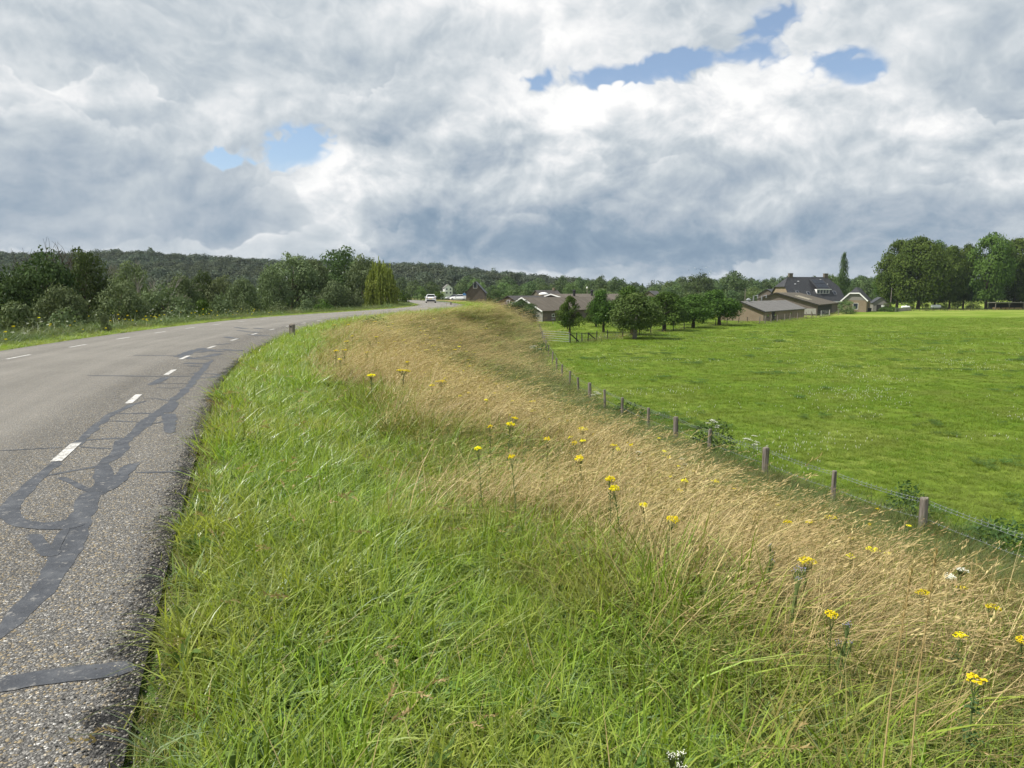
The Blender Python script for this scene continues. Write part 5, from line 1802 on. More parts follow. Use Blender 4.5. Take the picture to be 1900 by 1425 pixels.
# trees between the ridge and the farm
G_M = 'trees at the foot of the wooded ridge'
rr = np.random.default_rng(12)
for (u, v, wp, y, kd) in [(800, 522, 36, 330, 'far'), (770, 520, 40, 350, 'far'), (745, 515, 40, 360, 'far'), (860, 520, 40, 330, 'far'), (885, 516, 36, 320, 'far_pale'), (915, 530, 44, 260, 'far'),
                          (934, 524, 44, 280, 'far_pale'), (958, 528, 40, 270, 'far'), (985, 522, 44, 300, 'far'), (1008, 524, 36, 310, 'far'), (1035, 519, 40, 320, 'far'), (1060, 524, 36, 280, 'far_pale'),
                          (1075, 514, 30, 330, 'far'), (1100, 520, 36, 320, 'far'), (1116, 522, 36, 300, 'far'), (980, 536, 36, 230, 'far'), (900, 540, 40, 220, 'far'), (868, 512, 40, 400, 'far'), (940, 513, 46, 400, 'far'), (1000, 516, 40, 400, 'far')]:
    tree_px('tree', 'pale green broadleaf tree at the foot of the wooded ridge' if kd == 'far_pale' else 'mid green broadleaf tree at the foot of the wooded ridge', 'tree', u, v, wp, y, kd,
            G_M + (', pale ones' if kd == 'far_pale' else ''))
G_T = 'trees on the skyline behind the farm'
for (u, v, wp, y, kd, lab) in [(1043, 512, 26, 380, 'far', 'small rounded tree on the skyline above the old barns'), (1142, 514, 34, 340, 'far', 'dome shaped tree on the skyline left of the low gap'),
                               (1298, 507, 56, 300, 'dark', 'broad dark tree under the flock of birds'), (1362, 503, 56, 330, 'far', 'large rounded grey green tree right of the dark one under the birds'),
                               (1192, 526, 10, 400, 'poplar', 'small pointed tree in the low gap of the skyline'), (1182, 527, 10, 400, 'poplar', 'twin pointed tree left in the low gap of the skyline'),
                               (1240, 521, 34, 330, 'far_pale', 'pale silvery tree above the orchard'), (1255, 528, 36, 300, 'far_pale', 'second pale silvery tree above the orchard, lower'),
                               (1540, 509, 34, 330, 'far_pale', 'yellow green tree peeping over the farmhouse ridge')]:
    tree_px('tree', lab, 'tree', u, v, wp, y, kd, G_T)
for j, u in enumerate(np.arange(1085, 1700, 11)):
    v = np.interp(u, [1080, 1110, 1150, 1175, 1215, 1240, 1280, 1330, 1400, 1450, 1500, 1560, 1600, 1640, 1690], [520, 517, 519, 530, 530, 524, 516, 516, 517, 516, 517, 513, 511, 514, 524]) + rr.normal(0, 3)
    tree_px('tree', 'mid green tree in the even skyline row behind the farm', 'tree', u + rr.uniform(-4, 4), v, rr.uniform(26, 40), rr.uniform(330, 430), 'far', G_T + ', even row')
for j, u in enumerate(np.arange(1100, 1480, 23)):
    tree_px('tree', 'lower green tree between the orchard and the skyline row', 'tree', u + rr.uniform(-6, 6), rr.uniform(531, 542), rr.uniform(30, 44), rr.uniform(230, 290), 'far_pale' if j % 4 == 1 else 'far', G_T + ', lower row')
# a far-off belt of trees closes the horizon on both sides
bx = np.concatenate([RNG.uniform(-300, 1500, 520)])
by = RNG.uniform(520, 700, len(bx))
ok = (950 + F_PX * bx / by) > 1040
bx, by = bx[ok], by[ok]
n = len(bx)
hh = RNG.uniform(11, 17, n)
gn_scatter('far_tree_belt', P_hill, np.stack([bx, by, np.full(n, Z_LOW - 0.3)], 1), np.stack([0 * bx, 0 * bx, RNG.uniform(0, 6.3, n)], 1), np.stack([hh, hh, hh], 1), RNG.integers(0, 4, n),
           'far-off belt of trees closing the horizon')

for q in bpy.data.objects:
    lb = q.get('label', '')
    if q.get('category') != 'tree' or not q.get('group'):
        continue
    u = 950 + F_PX * q.location.x / q.location.y
    if lb == 'mid green tree in the even skyline row behind the farm':
        w_ = [(1215, 'above the old ribbed barns'), (1380, 'above the orchard'), (1470, 'above the corrugated barn'), (1590, 'behind the farmhouse'), (9999, 'left of the chestnuts')]
        t_ = next(t for lim, t in w_ if u < lim)
        q['label'], q['group'] = 'mid green tree in the even skyline row ' + t_, G_T + ', row ' + t_
    elif lb == 'mid green broadleaf tree at the foot of the wooded ridge':
        t_ = 'left of the white house' if u < 835 else 'behind the brick shed' if u < 930 else 'above the old ribbed barns'
        q['label'], q['group'] = 'mid green broadleaf tree below the wooded ridge, ' + t_, G_M + ', ' + t_
    elif lb == 'lower green tree between the orchard and the skyline row':
        t_ = 'right above the old barn roofs' if u < 1190 else 'just over the orchard crowns' if u < 1370 else 'just over the corrugated barn'
        q['label'], q['group'] = 'lower green tree before the skyline row, ' + t_, G_T + ', lower row ' + t_
# orchard
G_O = 'fruit trees of the orchard'
for (u, vb, vt, wp, kd, lab) in [
    (1057, 619.5, 549, 46, 'cone', 'slim cone shaped fruit tree, first on the left of the orchard'),
    (1120, 617.5, 539, 50, 'orchard', 'upright dark fruit tree second from the left in the orchard'),
    (1106, 607, 560, 40, 'orchard', 'fruit tree half hidden behind the upright dark one'),
    (1177, 629, 544, 84, 'cherry', 'broad olive leaved fruit tree at the orchard fence, nearest one'),
    (1172, 622, 532, 66, 'orchard', 'tall dark fruit tree just behind the olive leaved one'),
    (1232, 614, 542, 72, 'orchard', 'wide fruit tree in the middle of the orchard, right of the olive leaved one'),
    (1286, 609, 546, 64, 'orchard', 'fruit tree with a thick trunk second from the right in the orchard'),
    (1335, 604, 538, 72, 'orchard', 'rounded glossy fruit tree at the right end of the orchard'),
    (1053, 611, 575, 22, 'orchard', 'small fruit tree half hidden behind the slim cone shaped one'),
    (1250, 603, 556, 44, 'orchard', 'back row fruit tree seen between the middle orchard trees'),
    (1305, 600, 552, 44, 'orchard', 'back row fruit tree seen left of the rounded glossy one'),
    (1202, 604, 550, 46, 'orchard', 'back row fruit tree seen right of the tall dark one')]:
    x, y = at(u, vb, Z_LOW)
    top = at_y(u, vt, y)
    tree('fruit_tree', lab, 'fruit tree', x, y, Z_LOW, top[2] - Z_LOW, wp / F_PX * y * 1.16, kd, G_O)
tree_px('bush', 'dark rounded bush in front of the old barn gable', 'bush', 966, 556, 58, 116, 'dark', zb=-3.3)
tree_px('bush', 'yellow flowering gorse bush beside the brick shed', 'bush', 907, 561, 15, 128, 'gorse', zb=-1.8)
for (u, v, wp, y, lab) in [(893, 560, 18, 130, 'small dark bush at the right foot of the brick shed'), (924, 563, 24, 130, 'grey green bush between the gorse and the dark barn gable'), (936, 567, 20, 126, 'low bush at the corner of the dark barn gable')]:
    tree_px('bush', lab, 'bush', u, v, wp, y, 'bush_grey', 'bushes beside the brick shed', zb=-2.2)

# chestnuts on the right with pale shrubs under them
G_C = 'tall chestnuts at the far side of the pasture'
for (u, vt, wp, y, lab) in [
    (1672, 446, 62, 240, 'leftmost chestnut of the tall row, thin topped and leaning left'), (1712, 441, 82, 232, 'widest domed chestnut of the tall row, in full leaf'),
    (1742, 448, 46, 244, 'chestnut behind the right shoulder of the widest domed one'), (1770, 457, 46, 236, 'narrow lower chestnut right of the widest domed one'),
    (1796, 454, 44, 238, 'narrow chestnut with loose crown left of the tallest one'), (1841, 434, 66, 232, 'tallest chestnut of the row with a rounded top'),
    (1893, 443, 62, 236, 'chestnut cut by the right edge of the view'), (1945, 440, 70, 236, 'chestnut outside the right edge of the view'),
    (1650, 500, 40, 246, 'low dark chestnut bough tree left of the tall row')]:
    tree_px('chestnut_tree', lab, 'chestnut tree', u, vt, wp, y, 'chestnut', G_C)
for (u, vt, wp, lab) in [(1713, 555, 22, 'pale green shrub under the widest chestnut'), (1745, 553, 30, 'pale green shrub right of the second white tank'), (1778, 554, 32, 'widest pale green shrub between two chestnut trunks'),
                         (1808, 552, 28, 'pale green shrub left of the tallest chestnut trunk'), (1836, 552, 24, 'pale green shrub right of the tallest chestnut trunk'), (1690, 558, 16, 'small pale shrub between the first chestnut trunks')]:
    tree_px('shrub', lab, 'shrub', u, vt, wp, 246, 'bush_pale', 'pale shrubs under the chestnuts')
tree_px('poplar', 'tall narrow poplar behind the farmhouse', 'poplar', 1567, 469, 23, 245, 'poplar')
for (u, vt, wp, y, kd, lab) in [(1572, 555, 36, 178, 'bush_pale', 'loose green shrub before the white gabled annexe'), (1648, 556, 18, 205, 'bush', 'yellow green bush right of the grey garden shed'),
                                (1612, 520, 44, 270, 'far', 'leafy tree between the annexe and the chestnuts'), (1600, 512, 50, 300, 'far', 'tree behind the annexe roof'), (1445, 552, 16, 185, 'far_pale', 'small pale tree behind the corrugated barn')]:
    tree_px('shrub' if 'shrub' in lab or 'bush' in lab else 'tree', lab, 'shrub' if 'shrub' in lab or 'bush' in lab else 'tree', u, vt, wp, y, kd, 'garden trees of the farmhouse')


# ----------------------------------------------------------------- buildings
def gable_building(name, label, cat, corner, dirL, wR, wL, length, zb, eave, ridge, wall, roof, over=0.35, eave2=None, trim=None, th=0.14, group=None):
    """ridge along local x from the corner; the gable at x=0 faces the viewer; y runs left across the gable.
    wR / wL are the roof's reach right and left of the ridge, heights are absolute"""
    L = length
    rz = math.atan2(dirL[1], dirL[0])
    o = empty(name, (corner[0], corner[1], zb), rz)
    e1, r = eave - zb, ridge - zb
    e2 = e1 if eave2 is None else eave2 - zb
    W = wR + wL
    mb = MB()
    for x, flip in ((0, False), (L, True)):
        pts = [(x, 0, 0), (x, W, 0), (x, W, e2), (x, wR, r), (x, 0, e1)]
        mb.quad(*(pts[::-1] if not flip else pts))
    mb.quad((0, 0, 0), (L, 0, 0), (L, 0, e1), (0, 0, e1))
    mb.quad((L, W, 0), (0, W, 0), (0, W, e2), (L, W, e2))
    mb.build('wall', M[wall], o)
    for side in (0, 1):
        mb = MB()
        ya, za, yb, zb_ = (0, e1, wR, r) if side == 0 else (W, e2, wR, r)
        k_ = over / max(abs(yb - ya), 0.1)
        y0, z0 = ya - (yb - ya) * k_, za - (zb_ - za) * k_
        lo = 0.03
        A = [(-over, y0, z0 + lo), (L + over, y0, z0 + lo), (L + over, yb, zb_ + lo), (-over, yb, zb_ + lo)]
        B = [(p[0], p[1], p[2] + th) for p in A]
        if side == 1:
            A, B = A[::-1], B[::-1]
        mb.quad(*B)
        mb.quad(*A[::-1])
        for q in range(4):
            r_ = (q + 1) % 4
            mb.quad(A[q], A[r_], B[r_], B[q])
        mb.build('roof', M[roof], o)
    if trim:
        for side in (0, 1):
            mb = MB()
            ya, za = (0, e1) if side == 0 else (W, e2)
            k_ = over / abs(wR - ya)
            y0, z0 = ya - (wR - ya) * k_, za - (r - za) * k_
            mb.bar((-over - 0.05, y0, z0 + 0.06), (-over - 0.05, wR, r + 0.06), 0.05, 0.24)
            mb.build('bargeboard', M[trim], o)
    tag(o, label, cat, group)
    return o


def window(o, p, n, w_, h, frame='white_paint', bars=0, name='window', depth=0.05):
    """a framed window on a wall of o: p its lower middle on the wall, n the wall's outward normal in o's frame"""
    n = Vector(n).normalized()
    t = Vector((-n.y, n.x, 0))
    rot = Matrix((t, n, Vector((0, 0, 1)))).transposed()
    c = Vector(p) + Vector((0, 0, h / 2))
    f = 0.07
    mb = MB()
    for (dx, dz, sx, sz) in ((0, h / 2 - f / 2, w_, f), (0, -h / 2 + f / 2, w_, f), (-w_ / 2 + f / 2, 0, f, h - 2 * f), (w_ / 2 - f / 2, 0, f, h - 2 * f)):
        mb.box(c + t * dx + Vector((0, 0, dz)) + n * depth / 2, (sx, depth, sz), mat=rot)
    for j in range(bars):
        dx = -w_ / 2 + w_ * (j + 1) / (bars + 1)
        mb.box(c + t * dx + n * depth / 2, (f * 0.8, depth * 0.9, h - 2 * f), mat=rot)
    fr = mb.build(name, M[frame], o)
    mb = MB()
    mb.box(c + n * 0.012, (w_ - 2 * f, 0.02, h - 2 * f), mat=rot)
    mb.build('pane', M['glass'], fr)
    return fr


def norm2(a, b_):
    q = math.hypot(a, b_)
    return a / q, b_ / q


# brick shed on the dike
p0 = at_y(899.5, 561, 150)
sh = gable_building('brick_shed', 'dark brown brick shed with steep gable and one white framed window on the dike', 'shed', (p0[0], 150), (0.05, 0.998), 1.96, 1.96, 4.5, -2.2,
                    at_y(900, 543, 150)[2], at_y(883, 523.5, 150)[2], 'brick_red', 'tiles', 0.22)
window(sh, (0, 2.0, at_y(0, 535, 150)[2] + 2.2), (-1, 0, 0), 0.85, 1.15)
mb = MB()
mb.box((-0.03, 1.96, at_y(0, 527, 150)[2] + 2.2 - 0.15), (0.06, 0.1, 0.9))
mb.build('hoist_beam', M['black'], sh)

# old barns on the left
dA_ = norm2(0.618, 0.787)
bA = gable_building('old_barn', 'long low brick barn with rusty brown ribbed roof and white bargeboards, behind the dike slope', 'barn', (5.33, 128), dA_, 4.25, 4.25, 30, Z_LOW - 0.2, -1.40, 0.80, 'brick_dark', 'roof_old', 0.4, trim='white_paint')
mb = MB()
mb.box((-0.02, 4.25, 2.6), (0.05, 6.6, 1.2))
for (x, w_, h, z) in ((3.6, 0.9, 0.55, 1.0), (9.5, 1.1, 0.6, 1.0), (15.5, 1.1, 0.6, 1.0)):
    window(bA, (x, 0, z), (0, -1, 0), w_, h, 'white_paint' if x < 5 else 'darkwood')
mb = MB()
mb.quad((-0.02, 0.05, 0), (-0.02, 0.05, 1.98), (-0.02, 8.45, 1.98), (-0.02, 8.45, 0))
mb.build('gable_render', M['concrete'], bA)
mb = MB()
mb.tube([(0.0, -0.08, 0.2), (0.0, -0.08, 2.0)], 0.05, 6)
mb.build('downpipe', M['white_paint'], bA)
p0 = at_y(968, 575, 150)
bB = gable_building('dark_barn', 'barn with dark tiled roof and small gable window, left of the ribbed roof barn', 'barn', (p0[0], 150), dA_, 3.6, 3.6, 14, Z_LOW - 0.2, at_y(0, 566, 150)[2], at_y(0, 551, 150)[2] + .1, 'brick_dark', 'tiles_brown', 0.3)
window(bB, (0, 3.6, at_y(0, 563, 150)[2] + 3.6), (-1, 0, 0), 0.7, 0.7)
p0 = at_y(1060, 560, 158)
bC = gable_building('grey_barn', 'second ribbed roof barn with small gable and vent pipes, behind the first one', 'barn', (p0[0], 158), dA_, 5.2, 5.2, 32, Z_LOW, at_y(0, 558, 158)[2], at_y(0, 546.5, 158)[2], 'brick_dark', 'roof_old', 0.4, trim='white_paint')
for (x, y) in ((6, 3.2), (14, 3.4)):
    mb = MB()
    mb.tube([(x, y, bC.location.z * 0 + 3.9), (x, y, 5.6)], 0.28, 8)
    mb.lathe([(0.42, 5.6), (0.42, 5.75), (0.1, 5.95)], 8, (x, y, 0))
    mb.build('vent_pipe', M['black'], bC)
# silo tank and house behind the barns
p0 = at_y(1008.5, 556, 165)
tk = empty('slurry_tank', (p0[0], 165, Z_LOW))
ht = at_y(0, 547, 165)[2] - Z_LOW
mb = MB()
mb.lathe([(1.1, 0), (1.1, ht)], 20)
mb.build('tank_body', M['tank_stave'], tk, True)
mb = MB()
mb.lathe([(1.16, ht), (1.1, ht + 0.22), (0.7, ht + 0.48), (0.2, ht + 0.58)], 20)
mb.build('tank_cover', M['white_paint'], tk, True)
tag(tk, 'round buff tank with white domed cover above the barn roof', 'tank')
p0 = at_y(1003, 556, 190)
hs = gable_building('brick_house', 'low brick house with dark roof behind the round white topped tank', 'house', (p0[0], 190), norm2(0.9, 0.35), 3.0, 3.0, 6.0, Z_LOW, at_y(0, 549, 190)[2], at_y(0, 539.5, 190)[2], 'brick_red', 'tiles_brown', 0.3)
mb = MB()
mb.box((5.2, 3.0, at_y(0, 538, 190)[2] - Z_LOW), (0.5, 0.6, 1.2))
mb.build('chimney', M['brick_tan'], hs)
p0 = at_y(1216, 545, 235)
gable_building('barn', 'brown gable roof peeping out over the orchard crowns', 'barn', (p0[0], 235), norm2(0.5, 0.86), 2.2, 2.2, 8, Z_LOW, at_y(0, 549, 235)[2], at_y(0, 540.5, 235)[2], 'brick_red', 'tiles_brown', 0.3)

# corrugated barn and the barn behind it
dC_ = norm2(0.567, 0.823)
b1 = gable_building('corrugated_barn', 'low tan brick barn with pale grey corrugated roof beside the orchard', 'barn', (45.4, 129), dC_, 4.14, 4.14, 32, Z_LOW - 0.2, -1.6, 0.05, 'brick_tan', 'roof_grey', 0.35, trim='darkwood')
for x in (3.0, 8.0, 20.0):
    window(b1, (x, 0, 0.9), (0, -1, 0), 1.2, 0.6, 'darkwood')
mb = MB()
mb.box((6.5, -0.03, 1.0), (2.0, 0.06, 1.9))
mb.build('door', M['darkwood'], b1)
mb = MB()
mb.lathe([(0.3, 3.2), (0.3, 3.9), (0.5, 3.95), (0.5, 4.1), (0.1, 4.4)], 8, (4.5, 4.1, 0))
mb.build('roof_vent', M['steel'], b1)
mb = MB()
for j in range(4):
    mb.quad(*[(x, y, 1.83 + 1.62 * y / 4.14 + 0.185) for x, y in ((9 + j * 5.2, 0.5), (10.6 + j * 5.2, 0.5), (10.6 + j * 5.2, 3.7), (9 + j * 5.2, 3.7))])
mb.build('roof_sheet', M['slate'] if False else M['roof_old'], b1)
b2 = gable_building('cattle_barn', 'wide brick barn with brown lichen roof and two pale rooflights, before the farmhouse', 'barn', (70.4, 165), norm2(0.507, 0.862), 9.1, 3.8, 40, Z_LOW - 0.2, at_y(0, 565.6, 165)[2], 1.75, 'brick_dark', 'roof_lichen', 0.4,
                    eave2=0.35, trim='darkwood')
zz = lambda y: (at_y(0, 565.6, 165)[2] - Z_LOW + 0.2) + (1.75 - at_y(0, 565.6, 165)[2]) * y / 9.1 + 0.19
for x in (9.0, 13.0):
    mb = MB()
    mb.quad((x, 3.2, zz(3.2)), (x + 1.6, 3.2, zz(3.2)), (x + 1.6, 6.4, zz(6.4)), (x, 6.4, zz(6.4)))
    mb.build('rooflight', M['cream_roof'], b2)
mb = MB()
mb.box((-0.03, 3.6, 1.15), (0.06, 6.8, 1.3))
mb.build('wall_panel', M['concrete'], b2)
mb = MB()
mb.box((14, -0.03, 1.25), (26, 0.06, 2.3))
mb.build('side_boarding', M['darkwood'], b2)
for (x, y) in ((-1.0, 11.0), (-0.2, 9.0)):
    pass
p0 = at_y(1398, 556, 158)
mb = MB()
duct = empty('vent_duct', (p0[0], 158, Z_LOW))
zt = at_y(0, 549, 158)[2] - Z_LOW
mb.tube([(0, 0, 0), (0, 0, zt), (0.9, 0, zt + 0.1), (0.9, 0, zt - 0.5)], 0.16, 8)
mb.tube([(1.9, 0.3, 0), (1.9, 0.3, zt), (2.9, 0.3, zt + 0.1), (2.9, 0.3, zt - 0.4)], 0.16, 8)
mb.build('pipe', M['steel'], duct)
tag(duct, 'pair of bent steel vent ducts between the two brick barns', 'vent duct')
p0 = at_y(1440, 556, 215)
gable_building('outhouse', 'small outhouse with dark pointed roof behind the wide barn', 'shed', (p0[0], 215), norm2(0.6, 0.8), 2.8, 2.8, 6, Z_LOW, at_y(0, 547.5, 215)[2], at_y(0, 537, 215)[2], 'brick_dark', 'tiles', 0.3)
p0 = at_y(1452, 546, 260)
gable_building('barn', 'far barn with grey blue roof between trees and farmhouse', 'barn', (p0[0], 260), norm2(0.95, 0.3), 4, 4, 14, Z_LOW, at_y(0, 542, 260)[2], at_y(0, 533, 260)[2], 'brick_dark', 'roof_grey', 0.3)

# farmhouse: long half-hipped roof with chimneys, dormer, solar panels and rooflights
YF = 200.0
fx = lambda u, v, y=YF: at_y(u, v, y)
fh = empty('farmhouse', (fx(1566, 575)[0], YF, Z_LOW), math.atan2(0.23, 0.973))
Lf, Wf = 16.6, 11.0
eF = fx(0, 557)[2] - Z_LOW
rF = fx(0, 517)[2] - Z_LOW + 0.4
# local x runs left to right along the ridge (ending at x=0 on the right), y away from the viewer
mb = MB()
hipz = fx(0, 533)[2] - Z_LOW
hy_ = Wf / 2 * (hipz - eF) / (rF - eF)         # where the half hip cuts the slope
X0, X1 = -Lf, 0.0
mb.quad((X0, 0, 0), (X1, 0, 0), (X1, 0, eF), (X0, 0, eF))
mb.quad((X1, Wf, 0), (X0, Wf, 0), (X0, Wf, eF), (X1, Wf, eF))
mb.quad((X1, 0, 0), (X1, Wf, 0), (X1, Wf, eF), (X1, Wf - hy_, hipz), (X1, hy_, hipz), (X1, 0, eF))
mb.quad((X0, Wf, 0), (X0, 0, 0), (X0, 0, eF), (X0, hy_, hipz), (X0, Wf - hy_, hipz), (X0, Wf, eF))
mb.build('wall', M['brick_tan'], fh)
hx_ = 2.1
ov = 0.35
sl = (rF - eF) / (Wf / 2)
mb = MB()
for sgn in (0, 1):
    f_ = (lambda y: y) if sgn == 0 else (lambda y: Wf - y)
    pts = [(X0 - ov, f_(-ov), eF - sl * ov + .05), (X1 + ov, f_(-ov), eF - sl * ov + .05), (X1 + ov, f_(hy_), hipz + .05), (X1 - hx_, f_(Wf / 2), rF + .05), (X0 + hx_, f_(Wf / 2), rF + .05), (X0 - ov, f_(hy_), hipz + .05)]
    mb.quad(*(pts if sgn == 0 else pts[::-1]))
mb.quad((X1 + ov, hy_, hipz + .05), (X1 + ov, Wf - hy_, hipz + .05), (X1 - hx_, Wf / 2, rF + .05))
mb.quad((X0 - ov, Wf - hy_, hipz + .05), (X0 - ov, hy_, hipz + .05), (X0 + hx_, Wf / 2, rF + .05))
rf_ = mb.build('roof', M['tiles'], fh)
md = rf_.modifiers.new('thick', 'SOLIDIFY')
md.thickness = 0.14
md.offset = 1
mb = MB()
mb.box((-Lf / 2, -ov - 0.06, eF - sl * ov), (Lf + 2 * ov, 0.12, 0.28))
mb.build('gutter_board', M['white_paint'], fh)
for x in (X0 + 2.9, X1 - 2.4):
    mb = MB()
    mb.box((x, Wf / 2, rF + 0.35), (1.15, 0.7, 1.5))
    ch = mb.build('chimney', M['brick_red'], rf_)
    mb = MB()
    mb.box((x, Wf / 2, rF + 1.13), (1.3, 0.85, 0.10))
    mb.build('chimney_cap', M['concrete'], fh)
# dormer with a row of white windows, panels on its roof
xd, wd = -6.0, 4.0
yd0 = 1.35
zd = eF + sl * yd0
hd_ = 1.5
mb = MB()
mb.box((xd, yd0 + 1.4, zd + hd_ / 2), (wd, 2.8, hd_))
dm = mb.build('dormer', M['white_paint'], fh)
mb = MB()
for j in range(4):
    mb.box((xd - wd / 2 + 0.55 + j * (wd - 0.2) / 4, yd0 - 0.012, zd + 0.80), (0.76, 0.03, 0.95))
mb.build('pane', M['glass'], dm)
mb = MB()
a0, a1 = (yd0 - 0.45, zd + hd_ + 0.02), (Wf / 2 - 0.7, rF - 0.45)
mb.quad((xd - wd / 2 - .25, a0[0], a0[1]), (xd + wd / 2 + .25, a0[0], a0[1]), (xd + wd / 2 + .25, a1[0], a1[1]), (xd - wd / 2 - .25, a1[0], a1[1]))
mb.quad((xd + wd / 2 + .25, a0[0], a0[1] - .22), (xd - wd / 2 - .25, a0[0], a0[1] - .22), (xd - wd / 2 - .25, a0[0], a0[1]), (xd + wd / 2 + .25, a0[0], a0[1]))
mb.build('dormer_roof', M['tiles'], dm)
mb = MB()
mb.box((xd, a0[0] - 0.04, a0[1] - 0.10), (wd + 0.6, 0.06, 0.22))
mb.build('dormer_fascia', M['white_paint'], dm)
for r_ in range(2):
    for j in range(4):
        f0, f1 = 0.12 + r_ * 0.42, 0.50 + r_ * 0.42
        xa = xd - 1.7 + j * 0.88
        mb = MB()
        P = lambda x, f: (x, a0[0] + (a1[0] - a0[0]) * f, a0[1] + (a1[1] - a0[1]) * f + 0.07)
        mb.quad(P(xa, f0), P(xa + 0.82, f0), P(xa + 0.82, f1), P(xa, f1))
        mb.build('solar_panel', M['panel'], fh)
for (x, f, w_, h) in ((-13.9, 0.32, 0.9, 1.1), (-10.6, 0.28, 0.95, 1.2), (-2.2, 0.30, 1.0, 1.3), (-12.0, 0.80, 0.6, 0.3), (-13.4, 0.68, 0.6, 0.3), (-4.6, 0.88, 0.7, 0.3), (-3.2, 0.68, 0.6, 0.3)):
    y = f * Wf / 2
    z = eF + sl * y
    nn = Vector((0, -sl, 1)).normalized()
    up = Vector((0, 1, sl)).normalized()
    rot = Matrix((Vector((1, 0, 0)), up, nn)).transposed()
    mb = MB()
    mb.box(Vector((x, y, z)) + nn * 0.22, (w_, h, 0.10), mat=rot)
    fr = mb.build('rooflight', M['steel'], fh)
    mb = MB()
    mb.box(Vector((x, y, z)) + nn * 0.275, (w_ - 0.2, max(0.12, h - 0.2), 0.02), mat=rot)
    mb.build('pane', M['panel'] if h > 1 else M['white_paint'], fr)
for x in (-1.4, -4.2):
    window(fh, (x, 0, 0.8), (0, -1, 0), 1.2, 1.6, bars=1)
tag(fh, 'large farmhouse with dark half hipped roof, two chimneys, white dormer and solar panels', 'farmhouse')

# white-edged annexe in front of the farmhouse's right end
YA = 196.0
q0 = at_y(1607, 575.5, YA)
wA = (q0[0] - at_y(1565.5, 575.5, YA)[0])
dN = norm2(0.55, 0.835)
wA = wA / (abs(-dN[1]) + 0.30 * abs(dN[0]))
an = empty('annexe', (q0[0], YA, Z_LOW), math.atan2(dN[1], dN[0]))
eA, kA, rA = (at_y(0, v, YA)[2] - Z_LOW for v in (557.0, 544.5, 534.0))
mb = MB()
yk = wA * 0.30
mb.quad((0, wA, 0), (0, wA, eA), (0, wA - yk, kA), (0, yk, kA), (0, 0, eA), (0, 0, 0))
mb.quad((8, 0, 0), (8, wA, 0), (8, wA, eA), (8, wA / 2, rA), (8, 0, eA))
mb.quad((0, 0, 0), (0, 0, eA), (8, 0, eA), (8, 0, 0))
mb.quad((0, wA, 0), (8, wA, 0), (8, wA, eA), (0, wA, eA))
mb.f = [f[::-1] if i == 0 else f for i, f in enumerate(mb.f)]
mb.build('wall', M['brick_tan'], an)
mb = MB()
mb.quad((-0.02, wA - 0.1, eA), (-0.02, wA - yk, kA - 0.05), (-0.02, yk, kA - 0.05), (-0.02, 0.1, eA))
mb.build('gable_boarding', M['greywood'], an)
mb = MB()
sA_ = (kA - eA) / yk
for s_ in (0, 1):
    g_ = (lambda y: y) if s_ == 0 else (lambda y: wA - y)
    pts = [(-.35, g_(-.35), eA - .35 * sA_ + .05), (8.3, g_(-.35), eA - .35 * sA_ + .05), (8.3, g_(wA / 2), rA + .05), (1.6, g_(wA / 2), rA + .05), (-.35, g_(yk), kA + .05)]
    mb.quad(*(pts if s_ == 0 else pts[::-1]))
mb.quad((-.35, yk, kA + .05), (1.6, wA / 2, rA + .05), (-.35, wA - yk, kA + .05))
r2 = mb.build('roof', M['tiles'], an)
md = r2.modifiers.new('thick', 'SOLIDIFY')
md.thickness = 0.14
md.offset = 1
for (ya, za, yb, zb_) in ((-.35, eA - .35 * sA_, yk, kA), (yk, kA, wA - yk, kA), (wA + .35, eA - .35 * sA_, wA - yk, kA)):
    mb = MB()
    mb.bar((-.42, ya, za + 0.06), (-.42, yb, zb_ + 0.06), 0.07, 0.32)
    mb.build('bargeboard', M['white_paint'], an)
mb = MB()
mb.quad((1.2, wA * .36, 0), (1.2, wA * .36, 0.1), (1.3, wA * .36, 0.1), (1.3, wA * .36, 0))
window(an, (0, wA * 0.44, 0.75), (-1, 0, 0), 1.3, 1.7)
window(an, (3.5, 0, 0.3), (0, -1, 0), 1.6, 2.2, 'darkwood')
tag(an, 'small brick annexe with white edged half hipped gable in front of the farmhouse', 'annexe')

# garden shed, bins, hedge, grey fence
p0 = at_y(1649, 574, 205)
gs = gable_building('garden_shed', 'grey boarded garden shed with pointed gable right of the annexe', 'shed', (p0[0], 205), norm2(0.25, 0.97), 2.1, 2.1, 5, Z_LOW, at_y(0, 562, 205)[2], at_y(0, 552.5, 205)[2], 'greywood', 'slate', 0.25)
mb = MB()
mb.box((-0.04, 2.6, 0.95), (0.05, 1.3, 1.9))
mb.build('door', M['darkwood'], gs)
mb = MB()
mb.box((-0.05, 1.6, 1.5), (0.05, 0.9, 0.55))
mb.build('white_board', M['white_paint'], gs)
for j, u in enumerate((1610, 1614)):
    p0 = at_y(u, 575, 199)
    bn = empty('wheelie_bin', (p0[0], 199, Z_LOW))
    mb = MB()
    mb.quad((-.25, -.3, .1), (.25, -.3, .1), (.3, -.36, 1.0), (-.3, -.36, 1.0))
    mb.quad((.25, .3, .1), (-.25, .3, .1), (-.3, .36, 1.0), (.3, .36, 1.0))
    mb.quad((.25, -.3, .1), (.25, .3, .1), (.3, .36, 1.0), (.3, -.36, 1.0))
    mb.quad((-.25, .3, .1), (-.25, -.3, .1), (-.3, -.36, 1.0), (-.3, .36, 1.0))
    mb.build('bin_body', M['black'], bn)
    mb = MB()
    mb.box((0, 0, 1.04), (0.64, 0.78, 0.07))
    mb.build('lid', M['black'], bn)
    tag(bn, ('black wheelie bin against the annexe side wall', 'black wheelie bin one further right from the annexe wall')[j], 'bin')
